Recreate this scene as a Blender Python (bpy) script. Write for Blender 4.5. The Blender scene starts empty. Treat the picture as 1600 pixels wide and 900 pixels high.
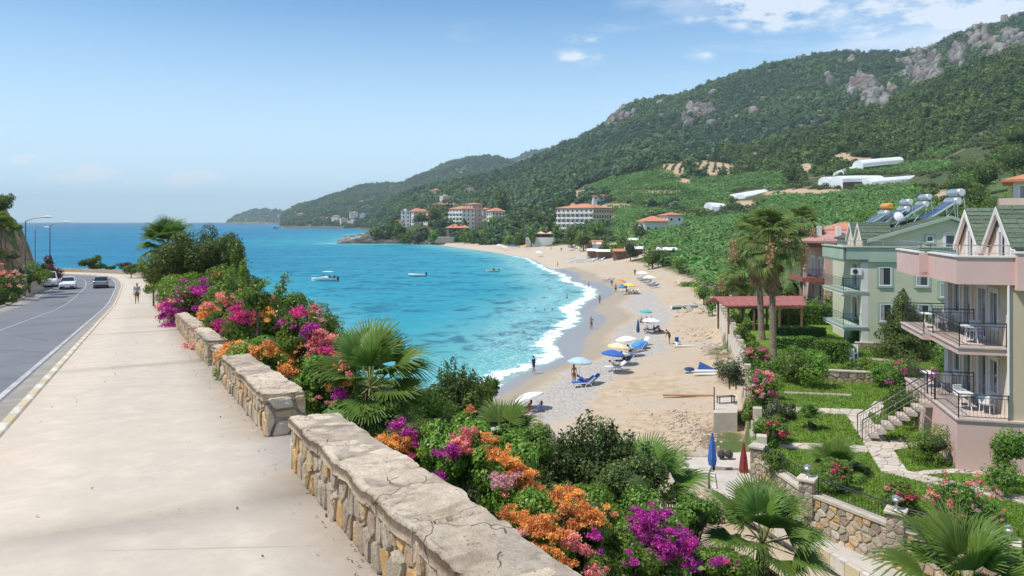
import bpy, bmesh, math, random
import numpy as np
from mathutils import Vector, Matrix, noise as mnoise
from mathutils.bvhtree import BVHTree
random.seed(7); RNG = np.random.default_rng(11)
scene = bpy.context.scene
COL = scene.collection
F = 1200.0; CZ = 14.5; HY = 346.0          # focal length in photo pixels, eye height above the sea, horizon row
# ---------------------------------------------------------------- camera
cam = bpy.data.objects.new('camera', bpy.data.cameras.new('camera')); COL.objects.link(cam)
cam.location = (0, 0, CZ); cam.rotation_euler = (math.pi/2, 0, 0)
cam.data.sensor_width = 36; cam.data.lens = 36*F/1600; cam.data.shift_y = -104/1600
cam.data.clip_start = 0.1; cam.data.clip_end = 60000
scene.camera = cam
# ---------------------------------------------------------------- light
SUN_AZ = math.atan2(-0.36, -1.0)           # the sun stands to the left and a little behind the viewer
SUN_EL = math.radians(58)
sd_ = Vector((math.cos(SUN_EL)*math.cos(SUN_AZ), math.cos(SUN_EL)*math.sin(SUN_AZ), math.sin(SUN_EL)))
sun = bpy.data.objects.new('sun', bpy.data.lights.new('sun', 'SUN')); COL.objects.link(sun)
sun.data.energy = 4.6; sun.data.angle = math.radians(0.5); sun.data.color = (1.0, 0.955, 0.88)
sun.rotation_euler = sd_.to_track_quat('Z', 'Y').to_euler()
world = bpy.data.worlds.new('World'); scene.world = world; world.use_nodes = True
def build_world():
    nt = world.node_tree; nt.nodes.clear(); N = nt.nodes.new; L = nt.links.new
    sky = N('ShaderNodeTexSky'); sky.sky_type = 'NISHITA'; sky.sun_disc = False
    sky.sun_elevation = SUN_EL; sky.sun_rotation = math.pi/2 - SUN_AZ
    sky.air_density = 1.0; sky.dust_density = 0.0; sky.ozone_density = 3.0; sky.altitude = 0
    tc = N('ShaderNodeTexCoord'); sep = N('ShaderNodeSeparateXYZ'); L(tc.outputs['Generated'], sep.inputs[0])
    def m(op, a, b=None, c=None, clamp=False):
        n = N('ShaderNodeMath'); n.operation = op; n.use_clamp = clamp
        for i, v in enumerate((a, b, c)):
            if v is None: continue
            if isinstance(v, (int, float)): n.inputs[i].default_value = v
            else: L(v, n.inputs[i])
        return n.outputs[0]
    zz = m('ADD', m('ABSOLUTE', sep.outputs[2]), 0.06)
    cx = m('DIVIDE', sep.outputs[0], zz); cy = m('DIVIDE', sep.outputs[1], zz)
    cmb = N('ShaderNodeCombineXYZ'); L(cx, cmb.inputs[0]); L(cy, cmb.inputs[1])
    def ns(scale, det, loc, rough=0.55, sx=1.0, dist=0.0):
        mp = N('ShaderNodeMapping'); mp.inputs['Location'].default_value = loc; mp.inputs['Scale'].default_value = (sx, 1, 1)
        mp.inputs['Rotation'].default_value = (0, 0, 0.5)
        L(cmb.outputs[0], mp.inputs[0])
        n = N('ShaderNodeTexNoise'); n.inputs['Scale'].default_value = scale; n.inputs['Detail'].default_value = det
        n.inputs['Roughness'].default_value = rough; n.inputs['Distortion'].default_value = dist
        L(mp.outputs[0], n.inputs['Vector']); return n.outputs['Fac']
    a = ns(0.55, 3, (1.3, 4.1, 0), 0.5); b = ns(1.7, 9, (5.0, 1.2, 0), 0.62, 0.6, 0.5)
    cover = m('ADD', m('MULTIPLY', a, 0.75), m('MULTIPLY', b, 0.5))
    right = m('MULTIPLY', m('SUBTRACT', sep.outputs[0], 0.12), 0.42)       # more cloud over the land on the right
    cl = N('ShaderNodeMapRange'); cl.interpolation_type = 'SMOOTHSTEP'
    L(m('ADD', cover, right), cl.inputs[0]); cl.inputs[1].default_value = 0.64; cl.inputs[2].default_value = 0.92
    up = N('ShaderNodeMapRange'); L(sep.outputs[2], up.inputs[0]); up.inputs[1].default_value = 0.02; up.inputs[2].default_value = 0.22
    f = m('MULTIPLY', m('MULTIPLY', cl.outputs[0], up.outputs[0]), 0.85)
    # small fair-weather puffs low over the sea
    def puffs(az_rows):
        tot = None
        for (px, py, rx, ry, k) in az_rows:
            dx, dz = (px-800)/F, (HY-py)/F
            u = m('DIVIDE', m('SUBTRACT', m('DIVIDE', sep.outputs[0], m('MAXIMUM', sep.outputs[1], 0.05)), dx), rx/F)
            v = m('DIVIDE', m('SUBTRACT', m('DIVIDE', sep.outputs[2], m('MAXIMUM', sep.outputs[1], 0.05)), dz), ry/F)
            d = m('SQRT', m('ADD', m('MULTIPLY', u, u), m('MULTIPLY', v, v)))
            g = m('MULTIPLY', m('SUBTRACT', 1.0, d, clamp=True), k)
            tot = g if tot is None else m('MAXIMUM', tot, g)
        return tot
    n2 = N('ShaderNodeTexNoise'); n2.inputs['Scale'].default_value = 26; n2.inputs['Detail'].default_value = 7; n2.inputs['Roughness'].default_value = 0.6
    mp2 = N('ShaderNodeMapping'); mp2.inputs['Scale'].default_value = (1, 1, 2.6); L(tc.outputs['Generated'], mp2.inputs[0]); L(mp2.outputs[0], n2.inputs['Vector'])
    pf = puffs([(125, 272, 85, 24, 2.0), (45, 250, 45, 14, 1.6), (300, 280, 70, 18, 1.8), (905, 90, 60, 22, 1.0), (915, 60, 50, 14, .9), (205, 282, 50, 10, .7), (1105, 85, 60, 20, .7), (1205, 5, 130, 60, 2.0), (1520, 20, 330, 75, 1.5), (1400, 60, 130, 30, 1.0), (1080, 30, 120, 18, .6)])
    pr = N('ShaderNodeMapRange'); pr.interpolation_type = 'SMOOTHSTEP'; L(m('MULTIPLY', pf, m('SUBTRACT', m('MULTIPLY', n2.outputs['Fac'], 5.0), 1.5)), pr.inputs[0])
    pr.inputs[1].default_value = 0.15; pr.inputs[2].default_value = 1.2
    f = m('MAXIMUM', f, m('MULTIPLY', pr.outputs[0], 0.7))
    mix = N('ShaderNodeMix'); mix.data_type = 'RGBA'; L(f, mix.inputs[0]); L(sky.outputs[0], mix.inputs[6]); mix.inputs[7].default_value = (8.4, 8.8, 9.4, 1)
    hz = N('ShaderNodeMapRange'); hz.interpolation_type = 'SMOOTHSTEP'; L(m('ABSOLUTE', sep.outputs[2]), hz.inputs[0]); hz.inputs[1].default_value = 0.0; hz.inputs[2].default_value = 0.33; hz.inputs[3].default_value = 0.9; hz.inputs[4].default_value = 0.0
    mx2 = N('ShaderNodeMix'); mx2.data_type = 'RGBA'; tn = N('ShaderNodeMix'); tn.data_type = 'RGBA'; tn.blend_type = 'MULTIPLY'; tn.inputs[0].default_value = 1; L(sky.outputs[0], tn.inputs[6]); tn.inputs[7].default_value = (.68, 1.08, 1.28, 1); L(hz.outputs[0], mx2.inputs[0]); L(tn.outputs[2], mx2.inputs[6]); mx2.inputs[7].default_value = (6.9, 8.8, 10.3, 1)
    L(mx2.outputs[2], mix.inputs[6])
    hs = N('ShaderNodeHueSaturation'); hs.inputs['Saturation'].default_value = 1.0; L(mix.outputs[2], hs.inputs['Color'])
    bg = N('ShaderNodeBackground'); bg.inputs['Strength'].default_value = 0.115; L(hs.outputs[0], bg.inputs[0])
    out = N('ShaderNodeOutputWorld'); L(bg.outputs[0], out.inputs[0])
build_world()
scene.view_settings.view_transform = 'Standard'; scene.view_settings.look = 'None'
scene.view_settings.gamma = 1; scene.view_settings.exposure = 0.06; scene.view_settings.use_curve_mapping = False
scene.cycles.use_denoising = True; scene.cycles.max_bounces = 5; scene.cycles.diffuse_bounces = 3
scene.cycles.transparent_max_bounces = 6; scene.cycles.volume_bounces = 0; scene.cycles.transmission_bounces = 3
scene.cycles.caustics_reflective = False; scene.cycles.caustics_refractive = False
# ---------------------------------------------------------------- maths helpers
def W(px, py, D): return Vector(((px-800)/F*D, D, CZ-(py-HY)/F*D))
def GZ(px, py, z=0.0):
    D = (CZ-z)*F/(py-HY); return Vector(((px-800)/F*D, D, z))
def _h(ix, iy, s):
    n = (ix*374761393 + iy*668265263 + s*1274126177) & 0xffffffff
    n = ((n ^ (n >> 13))*1274126177) & 0xffffffff
    return ((n ^ (n >> 16)) & 0xffff)/65535.0
def vnoise(x, y, s=0):
    x = np.asarray(x, float); y = np.asarray(y, float)
    ix = np.floor(x).astype(np.int64); iy = np.floor(y).astype(np.int64); fx = x-ix; fy = y-iy
    fx = fx*fx*(3-2*fx); fy = fy*fy*(3-2*fy)
    a = _h(ix, iy, s); b = _h(ix+1, iy, s); c = _h(ix, iy+1, s); d = _h(ix+1, iy+1, s)
    return (a*(1-fx)+b*fx)*(1-fy)+(c*(1-fx)+d*fx)*fy
def fbm(x, y, s=0, o=4, g=0.5):
    t = 0; a = 1; k = 0
    for i in range(o):
        t = t + a*(vnoise(x*2**i, y*2**i, s+i*7)-0.5)*2; k += a; a *= g
    return t/k
def sstep(v, a, b):
    t = np.clip((np.asarray(v, float)-a)/(b-a), 0, 1); return t*t*(3-2*t)
# ---------------------------------------------------------------- object helpers
def link(o, parent=None):
    COL.objects.link(o)
    if parent is not None: o.parent = parent
    return o
def tag(o, label=None, cat=None, group=None, kind=None):
    if label: o['label'] = label
    if cat: o['category'] = cat
    if group: o['group'] = group
    if kind: o['kind'] = kind
    return o
def thing(name, label, cat, loc=(0, 0, 0), rz=0, group=None):
    o = bpy.data.objects.new(name, None); o.empty_display_size = 0.1; COL.objects.link(o)
    o.location = loc; o.rotation_euler = (0, 0, rz); return tag(o, label, cat, group)
KIDS = {}
def copy_tree(o, parent=None, loc=None, rz=None, label=None, sc=None):
    c = o.copy(); COL.objects.link(c)
    if parent is not None: c.parent = parent
    if loc is not None: c.location = loc
    if rz is not None: c.rotation_euler = (0, 0, rz)
    if sc is not None: c.scale = (sc, sc, sc) if isinstance(sc, (int, float)) else sc
    if label: c['label'] = label
    for ch in o.children: copy_tree(ch, c)
    return c
class MB:
    """collects boxes, tubes, polygons into one mesh"""
    def __init__(s): s.v = []; s.f = []; s.mi = []; s.m = 0
    def add(s, vs, fs, M=None):
        b = len(s.v)
        for v in vs:
            v = Vector(v)
            if M is not None: v = M @ v
            s.v.append(tuple(v))
        for f in fs: s.f.append(tuple(b+i for i in f)); s.mi.append(s.m)
        return s
    def box(s, x0, y0, z0, x1, y1, z1, M=None):
        vs = [(x0, y0, z0), (x1, y0, z0), (x1, y1, z0), (x0, y1, z0), (x0, y0, z1), (x1, y0, z1), (x1, y1, z1), (x0, y1, z1)]
        return s.add(vs, [(0, 3, 2, 1), (4, 5, 6, 7), (0, 1, 5, 4), (1, 2, 6, 5), (2, 3, 7, 6), (3, 0, 4, 7)], M)
    def prism(s, poly, z0, z1, M=None):
        n = len(poly); vs = [(p[0], p[1], z0) for p in poly]+[(p[0], p[1], z1) for p in poly]
        return s.add(vs, [tuple(range(n))[::-1], tuple(range(n, 2*n))]+[(i, (i+1) % n, n+(i+1) % n, n+i) for i in range(n)], M)
    def tube(s, pts, rs, n=8, cap=True, M=None):
        pts = [Vector(p) for p in pts]
        if isinstance(rs, (int, float)): rs = [rs]*len(pts)
        vs = []; ref = Vector((0, 0, 1))
        for i, p in enumerate(pts):
            d = (pts[min(i+1, len(pts)-1)]-pts[max(i-1, 0)])
            d = d.normalized() if d.length > 1e-9 else Vector((0, 0, 1))
            r = ref if abs(d.dot(ref)) < 0.95 else Vector((1, 0, 0))
            a = d.cross(r).normalized(); b = a.cross(d)
            for k in range(n):
                t = 2*math.pi*k/n; vs.append(p+(a*math.cos(t)+b*math.sin(t))*rs[i])
        fs = [(i*n+k, i*n+(k+1) % n, (i+1)*n+(k+1) % n, (i+1)*n+k) for i in range(len(pts)-1) for k in range(n)]
        if cap: fs += [tuple(range(n))[::-1], tuple((len(pts)-1)*n+k for k in range(n))]
        return s.add(vs, fs, M)
    def lathe(s, prof, n=12, c=(0, 0, 0), M=None):
        vs = [(c[0]+r*math.cos(2*math.pi*k/n), c[1]+r*math.sin(2*math.pi*k/n), c[2]+z) for r, z in prof for k in range(n)]
        fs = [(i*n+k, i*n+(k+1) % n, (i+1)*n+(k+1) % n, (i+1)*n+k) for i in range(len(prof)-1) for k in range(n)]
        fs += [tuple(range(n))[::-1], tuple((len(prof)-1)*n+k for k in range(n))]
        return s.add(vs, fs, M)
    def mesh(s, name, mats, smooth=False, bevel=0):
        me = bpy.data.meshes.new(name); me.from_pydata(s.v, [], s.f)
        for m in (mats if isinstance(mats, (list, tuple)) else [mats]): me.materials.append(m)
        if any(s.mi): me.polygons.foreach_set('material_index', s.mi)
        bm = bmesh.new(); bm.from_mesh(me); bmesh.ops.recalc_face_normals(bm, faces=bm.faces)
        if bevel:
            bmesh.ops.bevel(bm, geom=list(bm.edges), offset=bevel, segments=1, affect='EDGES', profile=0.5, clamp_overlap=True)
        bm.to_mesh(me); bm.free()
        if smooth: me.polygons.foreach_set('use_smooth', [True]*len(me.polygons))
        me.update(); return me
    def obj(s, name, mats, parent=None, smooth=False, bevel=0, loc=None):
        o = bpy.data.objects.new(name, s.mesh(name, mats, smooth, bevel))
        if loc is not None: o.location = loc
        return link(o, parent)
def np_mesh(name, V, Q, mats, smooth=False, mi=None):
    me = bpy.data.meshes.new(name); V = np.asarray(V, np.float32); Q = np.asarray(Q, np.int32); k = Q.shape[1]
    me.vertices.add(len(V)); me.vertices.foreach_set('co', V.ravel())
    me.loops.add(Q.size); me.loops.foreach_set('vertex_index', Q.ravel())
    me.polygons.add(len(Q)); me.polygons.foreach_set('loop_start', np.arange(0, Q.size, k, dtype=np.int32))
    if smooth: me.polygons.foreach_set('use_smooth', np.ones(len(Q), bool))
    for m in (mats if isinstance(mats, (list, tuple)) else [mats]): me.materials.append(m)
    if mi is not None: me.polygons.foreach_set('material_index', np.asarray(mi, np.int32))
    me.update(calc_edges=True); me.validate(); return me
def mobj(name, me, parent=None, loc=None, rz=None, sc=None):
    o = bpy.data.objects.new(name, me)
    if loc is not None: o.location = loc
    if rz is not None: o.rotation_euler = (0, 0, rz)
    if sc is not None: o.scale = (sc, sc, sc) if isinstance(sc, (int, float)) else sc
    return link(o, parent)
def vcol(me, name, C):
    C = np.asarray(C, np.float32)
    if C.ndim == 1:
        a = me.attributes.new(name, 'FLOAT', 'POINT'); a.data.foreach_set('value', C)
    else:
        if C.shape[1] == 3: C = np.c_[C, np.ones(len(C), np.float32)]
        a = me.attributes.new(name, 'FLOAT_COLOR', 'POINT'); a.data.foreach_set('color', C.ravel().astype(np.float32))
# ---------------------------------------------------------------- materials
def srgb(r, g, b):
    f = lambda c: (c/255/12.92) if c/255 <= 0.04045 else ((c/255+0.055)/1.055)**2.4
    return (f(r), f(g), f(b))
class NT:
    def __init__(s, m):
        m.use_nodes = True; s.nt = m.node_tree; s.nt.nodes.clear(); s.out = s.nt.nodes.new('ShaderNodeOutputMaterial')
    def N(s, t, **k):
        n = s.nt.nodes.new(t)
        for a, b in k.items(): setattr(n, a, b)
        return n
    def set(s, sock, v):
        if hasattr(v, 'is_output') or isinstance(v, bpy.types.NodeSocket): s.nt.links.new(v, sock)
        elif isinstance(v, (tuple, list)) and len(v) == 3 and sock.type == 'RGBA': sock.default_value = (*v, 1)
        else: sock.default_value = v
    def math(s, op, a, b=None, c=None, clamp=False):
        n = s.N('ShaderNodeMath', operation=op, use_clamp=clamp)
        for i, v in enumerate((a, b, c)):
            if v is not None: s.set(n.inputs[i], v)
        return n.outputs[0]
    def mix(s, f, a, b, mode='MIX'):
        n = s.N('ShaderNodeMix', data_type='RGBA', blend_type=mode, clamp_factor=True); s.set(n.inputs[0], f); s.set(n.inputs[6], a); s.set(n.inputs[7], b); return n.outputs[2]
    def pos(s): return s.N('ShaderNodeNewGeometry').outputs['Position']
    def obj(s): return s.N('ShaderNodeTexCoord').outputs['Object']
    def noise(s, vec, scale, det=4, rough=0.55, dist=0, sc=None):
        if sc:
            mp = s.N('ShaderNodeMapping'); s.set(mp.inputs[0], vec); mp.inputs['Scale'].default_value = sc; vec = mp.outputs[0]
        n = s.N('ShaderNodeTexNoise'); s.set(n.inputs['Vector'], vec); n.inputs['Scale'].default_value = scale
        n.inputs['Detail'].default_value = det; n.inputs['Roughness'].default_value = rough; n.inputs['Distortion'].default_value = dist
        return n.outputs['Fac']
    def vor(s, vec, scale, feature='F1', out='Distance'):
        n = s.N('ShaderNodeTexVoronoi', feature=feature); s.set(n.inputs['Vector'], vec); n.inputs['Scale'].default_value = scale; return n.outputs[out]
    def ramp(s, f, a, b, lo=0., hi=1., smooth=True):
        n = s.N('ShaderNodeMapRange', interpolation_type='SMOOTHSTEP' if smooth else 'LINEAR'); s.set(n.inputs[0], f)
        for i, v in zip((1, 2, 3, 4), (a, b, lo, hi)): n.inputs[i].default_value = v
        return n.outputs[0]
    def attr(s, name, out='Fac'): return s.N('ShaderNodeAttribute', attribute_name=name).outputs[out]
    def bump(s, h, strength=0.5, dist=0.02):
        n = s.N('ShaderNodeBump'); s.set(n.inputs['Height'], h); n.inputs['Strength'].default_value = strength; n.inputs['Distance'].default_value = dist; return n.outputs[0]
    def bsdf(s, col, rough=0.8, normal=None, spec=0.3, metal=0.0, **k):
        n = s.N('ShaderNodeBsdfPrincipled'); s.set(n.inputs['Base Color'], col); s.set(n.inputs['Roughness'], rough)
        n.inputs['Specular IOR Level'].default_value = spec; n.inputs['Metallic'].default_value = metal
        if normal is not None: s.set(n.inputs['Normal'], normal)
        for a, b in k.items(): s.set(n.inputs[a.replace('_', ' ')], b)
        s.nt.links.new(n.outputs[0], s.out.inputs['Surface']); return n.outputs[0]
MATS = {}
def mat(name, c1, c2=None, scale=4, rough=0.8, bump=0.0, bdist=0.01, bscale=None, spec=0.3, rnd=0.0, metal=0.0, det=5, lo=0.3, hi=0.7, sc=None, world=False):
    if name in MATS: return MATS[name]
    m = bpy.data.materials.new(name); t = NT(m); vec = t.pos() if world else t.obj()
    col = c1 if c2 is None else t.mix(t.ramp(t.noise(vec, scale, det, sc=sc), lo, hi), c1, c2)
    if rnd:
        r = t.N('ShaderNodeObjectInfo').outputs['Random']
        hs = t.N('ShaderNodeHueSaturation'); t.set(hs.inputs['Color'], col); t.set(hs.inputs['Value'], t.math('MULTIPLY_ADD', r, 2*rnd, 1-rnd)); col = hs.outputs[0]
    nrm = t.bump(t.noise(vec, bscale or scale*4, 6, 0.6), bump, bdist) if bump else None
    t.bsdf(col, rough, nrm, spec, metal); m.diffuse_color = (*c1, 1); MATS[name] = m; return m
def leafmat(name, c1, c2, c3=None, trans=0.3, rough=0.5, patch=None, pscale=0.05):
    if name in MATS: return MATS[name]
    m = bpy.data.materials.new(name); t = NT(m)
    isl = t.N('ShaderNodeNewGeometry').outputs['Random Per Island']
    col = t.mix(isl, c1, c2)
    if c3: col = t.mix(t.ramp(t.math('FRACT', t.math('MULTIPLY', isl, 7.31)), 0.72, 0.9), col, c3)
    if patch: col = t.mix(t.ramp(t.noise(t.pos(), pscale, 4), 0.4, 0.62), col, t.mix(isl, patch, tuple(v*1.4 for v in patch)))
    r = t.N('ShaderNodeObjectInfo').outputs['Random']
    hs = t.N('ShaderNodeHueSaturation'); t.set(hs.inputs['Color'], col); t.set(hs.inputs['Value'], t.math('MULTIPLY_ADD', r, 0.5, 0.75))
    t.set(hs.inputs['Hue'], t.math('MULTIPLY_ADD', r, 0.03, 0.485)); col = hs.outputs[0]
    p = t.bsdf(col, rough, None, 0.25)
    tr = t.N('ShaderNodeBsdfTranslucent'); t.set(tr.inputs[0], col)
    mx = t.N('ShaderNodeMixShader'); mx.inputs[0].default_value = trans
    t.nt.links.new(p, mx.inputs[1]); t.nt.links.new(tr.outputs[0], mx.inputs[2]); t.nt.links.new(mx.outputs[0], t.out.inputs['Surface'])
    MATS[name] = m; return m
# ================================================================ GROUND PLAN
def catmull(P, step):
    P = [np.array(p, float) for p in P]; out = []
    for i in range(len(P)-1):
        p0 = P[i-1] if i else 2*P[0]-P[1]; p1 = P[i]; p2 = P[i+1]; p3 = P[i+2] if i+2 < len(P) else 2*P[-1]-P[-2]
        n = max(1, int(np.linalg.norm(p2[:2]-p1[:2])/step))
        for k in range(n):
            t = k/n; out.append(0.5*((2*p1)+(p2-p0)*t+(2*p0-5*p1+4*p2-p3)*t*t+(3*p1-p0-3*p2+p3)*t**3))
    out.append(P[-1]); return np.array(out)
def prom_b(D): return np.interp(D, [-30, 65, 75, 85, 100, 140], [2.04-30*.076, 6.98, 7.55, 7.92, 8.2, 8.35])
# outer (wall side) edge of the promenade
_pp = [(1.67-.488*D, D) for D in (-14, -4, 4, 12, 20, 30, 40, 50, 60, 70, 80, 90, 100)]+[(-52.6, 110), (-57.6, 117.5), (-64, 122.5), (-72, 126), (-82, 128.5), (-96, 130), (-130, 131), (-200, 128), (-300, 120)]
PATH = catmull(_pp, 1.0); PATHZ = CZ-prom_b(PATH[:, 1]); PATHZ[PATH[:, 0] < -60] = np.minimum(PATHZ[PATH[:, 0] < -60], PATHZ[np.argmax(PATH[:, 0] < -60)])
_tan = np.gradient(PATH, axis=0); _tan /= np.linalg.norm(_tan, axis=1)[:, None]
PNORM = np.c_[-_tan[:, 1], _tan[:, 0]]                     # points left, towards the road
PS = np.r_[0, np.cumsum(np.linalg.norm(np.diff(PATH, axis=0), axis=1))]
SHORE = np.array([(-600, 140), (-160, 146), (-90, 148), (-66, 142), (-48, 125), (-36, 98), (-25, 74), (-15, 60), (-7, 57), (-2.2, 64.0), (0.3, 71.5), (3.2, 77), (5.6, 82), (5.2, 90), (6.5, 98), (9.6, 108), (10.9, 115),
    (10.8, 123), (13.1, 135), (17.0, 150), (18.2, 160), (17.3, 176), (14.6, 189), (15.5, 205), (11.3, 241), (6.6, 303), (-5.8, 350), (-19.8, 396), (-38, 450), (-50, 486), (-62, 497), (-80, 500), (-92, 496), (-103, 505), (-113, 500), (-117, 512), (-104, 530), (-112, 545),
    (-122, 600), (-165, 850), (-225, 1200), (-300, 1500), (-420, 1600), (-640, 1850), (-900, 2300)], float)
SHORE = np.vstack([catmull(SHORE[:30], 3.0)[:-1], SHORE[29:]])
def poly_dist(X, Y, P, per=False):
    X = X.ravel(); Y = Y.ravel(); best = np.full(X.shape, 1e18); bi = np.zeros(X.shape, int); bt = np.zeros(X.shape)
    for i in range(len(P)-1):
        ax, ay = P[i]; bx, by = P[i+1]; dx, dy = bx-ax, by-ay; L2 = dx*dx+dy*dy+1e-12
        t = np.clip(((X-ax)*dx+(Y-ay)*dy)/L2, 0, 1); d = (X-ax-t*dx)**2+(Y-ay-t*dy)**2
        m = d < best; best[m] = d[m]; bi[m] = i; bt[m] = t[m]
    s = np.empty(X.shape)
    dx = P[bi+1, 0]-P[bi, 0]; dy = P[bi+1, 1]-P[bi, 1]
    s = dx*(Y-P[bi, 1])-dy*(X-P[bi, 0])                    # >0: left of the line
    return np.sqrt(best), s, bi, bt
def in_poly(X, Y, P):
    c = np.zeros(X.shape, bool)
    for i in range(len(P)):
        x1, y1 = P[i]; x2, y2 = P[(i+1) % len(P)]
        if y1 == y2: continue
        m = ((y1 > Y) != (y2 > Y)) & (X < (x2-x1)*(Y-y1)/(y2-y1)+x1); c ^= m
    return c
SEAPOLY = np.vstack([SHORE, [(-900, 9000), (-20000, 9000), (-20000, 140)]])
def shore_sd(X, Y):
    sh = X.shape; X = X.ravel(); Y = Y.ravel()
    d, s, bi, bt = poly_dist(X, Y, SHORE)
    sea = in_poly(X, Y, SEAPOLY)
    return np.where(sea, -d, d).reshape(sh), (bi+bt).reshape(sh)
GARDEN_Z = 4.2
BEACHWALL = [(10.47, 32.7), (11.3, 35.2), (14.4, 47), (17.2, 57.5), (20.8, 73), (24.5, 92)]
FENCE = [(10.47, 32.7), (11.0, 28.6), (12.7, 25.4), (14.8, 22.9), (17.6, 20.2), (24, 14.5), (32, 8)]
GARDEN = [(p[0]+.25, p[1]+.1) for p in FENCE[::-1]]+[(p[0]+.2, p[1]) for p in BEACHWALL]+[(60, 97), (90, 60), (60, 4)]
CTRL = {560: [(520, 375), (600, 368), (800, 358), (1200, 352), (1500, 350)],
 600: [(520, 374), (600, 364), (800, 352), (1100, 338), (1400, 322), (1800, 345)],
 650: [(500, 375), (600, 354), (750, 340), (1000, 322), (1300, 302), (1800, 325)],
 700: [(488, 377), (540, 362), (650, 345), (800, 325), (1000, 308), (1300, 290), (1800, 312)],
 740: [(450, 379), (520, 364), (650, 342), (800, 322), (1000, 303), (1350, 283), (1800, 305)],
 800: [(440, 378), (520, 360), (650, 338), (800, 312), (1000, 292), (1400, 267), (1850, 290)],
 860: [(420, 379), (480, 365), (600, 340), (750, 305), (1000, 275), (1500, 239), (1900, 256)],
 900: [(350, 387), (430, 368), (520, 340), (650, 305), (850, 270), (1100, 247), (1500, 224), (1900, 245)],
 950: [(300, 396), (400, 368), (480, 345), (600, 300), (750, 268), (1000, 235), (1450, 194), (1900, 220)],
 975: [(1450, 172)],
 1000: [(210, 415), (300, 372), (400, 340), (500, 310), (620, 275), (800, 240), (1100, 200), (1400, 162), (1900, 192)],
 1050: [(160, 432), (240, 385), (320, 360), (420, 325), (520, 292), (640, 262), (850, 225), (1150, 180), (1400, 157), (1900, 187)],
 1100: [(125, 462), (170, 412), (240, 377), (330, 350), (420, 322), (540, 290), (660, 258), (850, 225), (1100, 180), (1350, 138), (1800, 167)],
 1150: [(110, 475), (150, 428), (220, 382), (320, 347), (420, 315), (540, 283), (640, 263), (720, 240), (900, 212), (1150, 160), (1350, 121), (1800, 152)],
 1200: [(100, 468), (130, 430), (200, 378), (300, 337), (400, 308), (500, 280), (620, 250), (700, 225), (820, 228), (1000, 185), (1300, 108), (1700, 140)],
 1250: [(700, 212), (1280, 95)],
 1300: [(100, 462), (150, 390), (220, 348), (300, 315), (380, 290), (450, 264), (560, 230), (700, 203), (820, 208), (980, 170), (1250, 88), (1700, 120)],
 1360: [(700, 178), (820, 180), (1250, 90)],
 1400: [(100, 455), (140, 385), (200, 348), (260, 322), (330, 300), (400, 275), (470, 245), (560, 212), (690, 167), (800, 170), (980, 140), (1250, 88), (1700, 122)],
 1450: [(100, 445), (690, 145), (1200, 84)],
 1475: [(1180, 66)],
 1500: [(100, 425), (150, 350), (200, 315), (260, 285), (330, 255), (420, 222), (540, 172), (680, 121), (790, 130), (950, 100), (1150, 58), (1600, 90)],
 1600: [(90, 415), (120, 370), (160, 325), (220, 275), (300, 235), (400, 190), (520, 137), (640, 90), (740, 95), (900, 70), (1100, 31), (1600, 62)],
 1750: [(90, 400), (150, 325), (220, 260), (300, 215), (420, 150), (640, 62), (800, 55), (1100, 0), (1600, 35)],
 1950: [(90, 380), (150, 310), (300, 190), (640, 40), (1100, -30), (1600, 10)]}
_c = [(px, D, py) for px, r in CTRL.items() for D, py in r]
for p in SHORE[::3]:
    if p[1] > 130 and p[0] > -400 and 800+F*p[0]/p[1] > 520: _c.append((800+F*p[0]/p[1], p[1], HY+CZ*F/p[1]))
_c = np.array(_c); 
def _uv(px, D): return np.stack([np.asarray(px)/100.0, 5.0*np.log(np.asarray(D))], -1)
_A = _uv(_c[:, 0], _c[:, 1]); _K = np.sqrt(((_A[:, None]-_A[None])**2).sum(-1)+0.04)
_n = len(_c); _P = np.c_[np.ones(_n), _A]
_w = np.linalg.lstsq(np.block([[_K, _P], [_P.T, np.zeros((3, 3))]]), np.r_[_c[:, 2], 0, 0, 0], rcond=None)[0]
def rbf_py(px, D):
    Q = _uv(px, D); out = np.empty(len(Q))
    for i in range(0, len(Q), 20000):
        q = Q[i:i+20000]; k = np.sqrt(((q[:, None]-_A[None])**2).sum(-1)+0.04); out[i:i+20000] = k @ _w[:_n]+_w[_n]+q @ _w[_n+1:]
    return out
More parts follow.
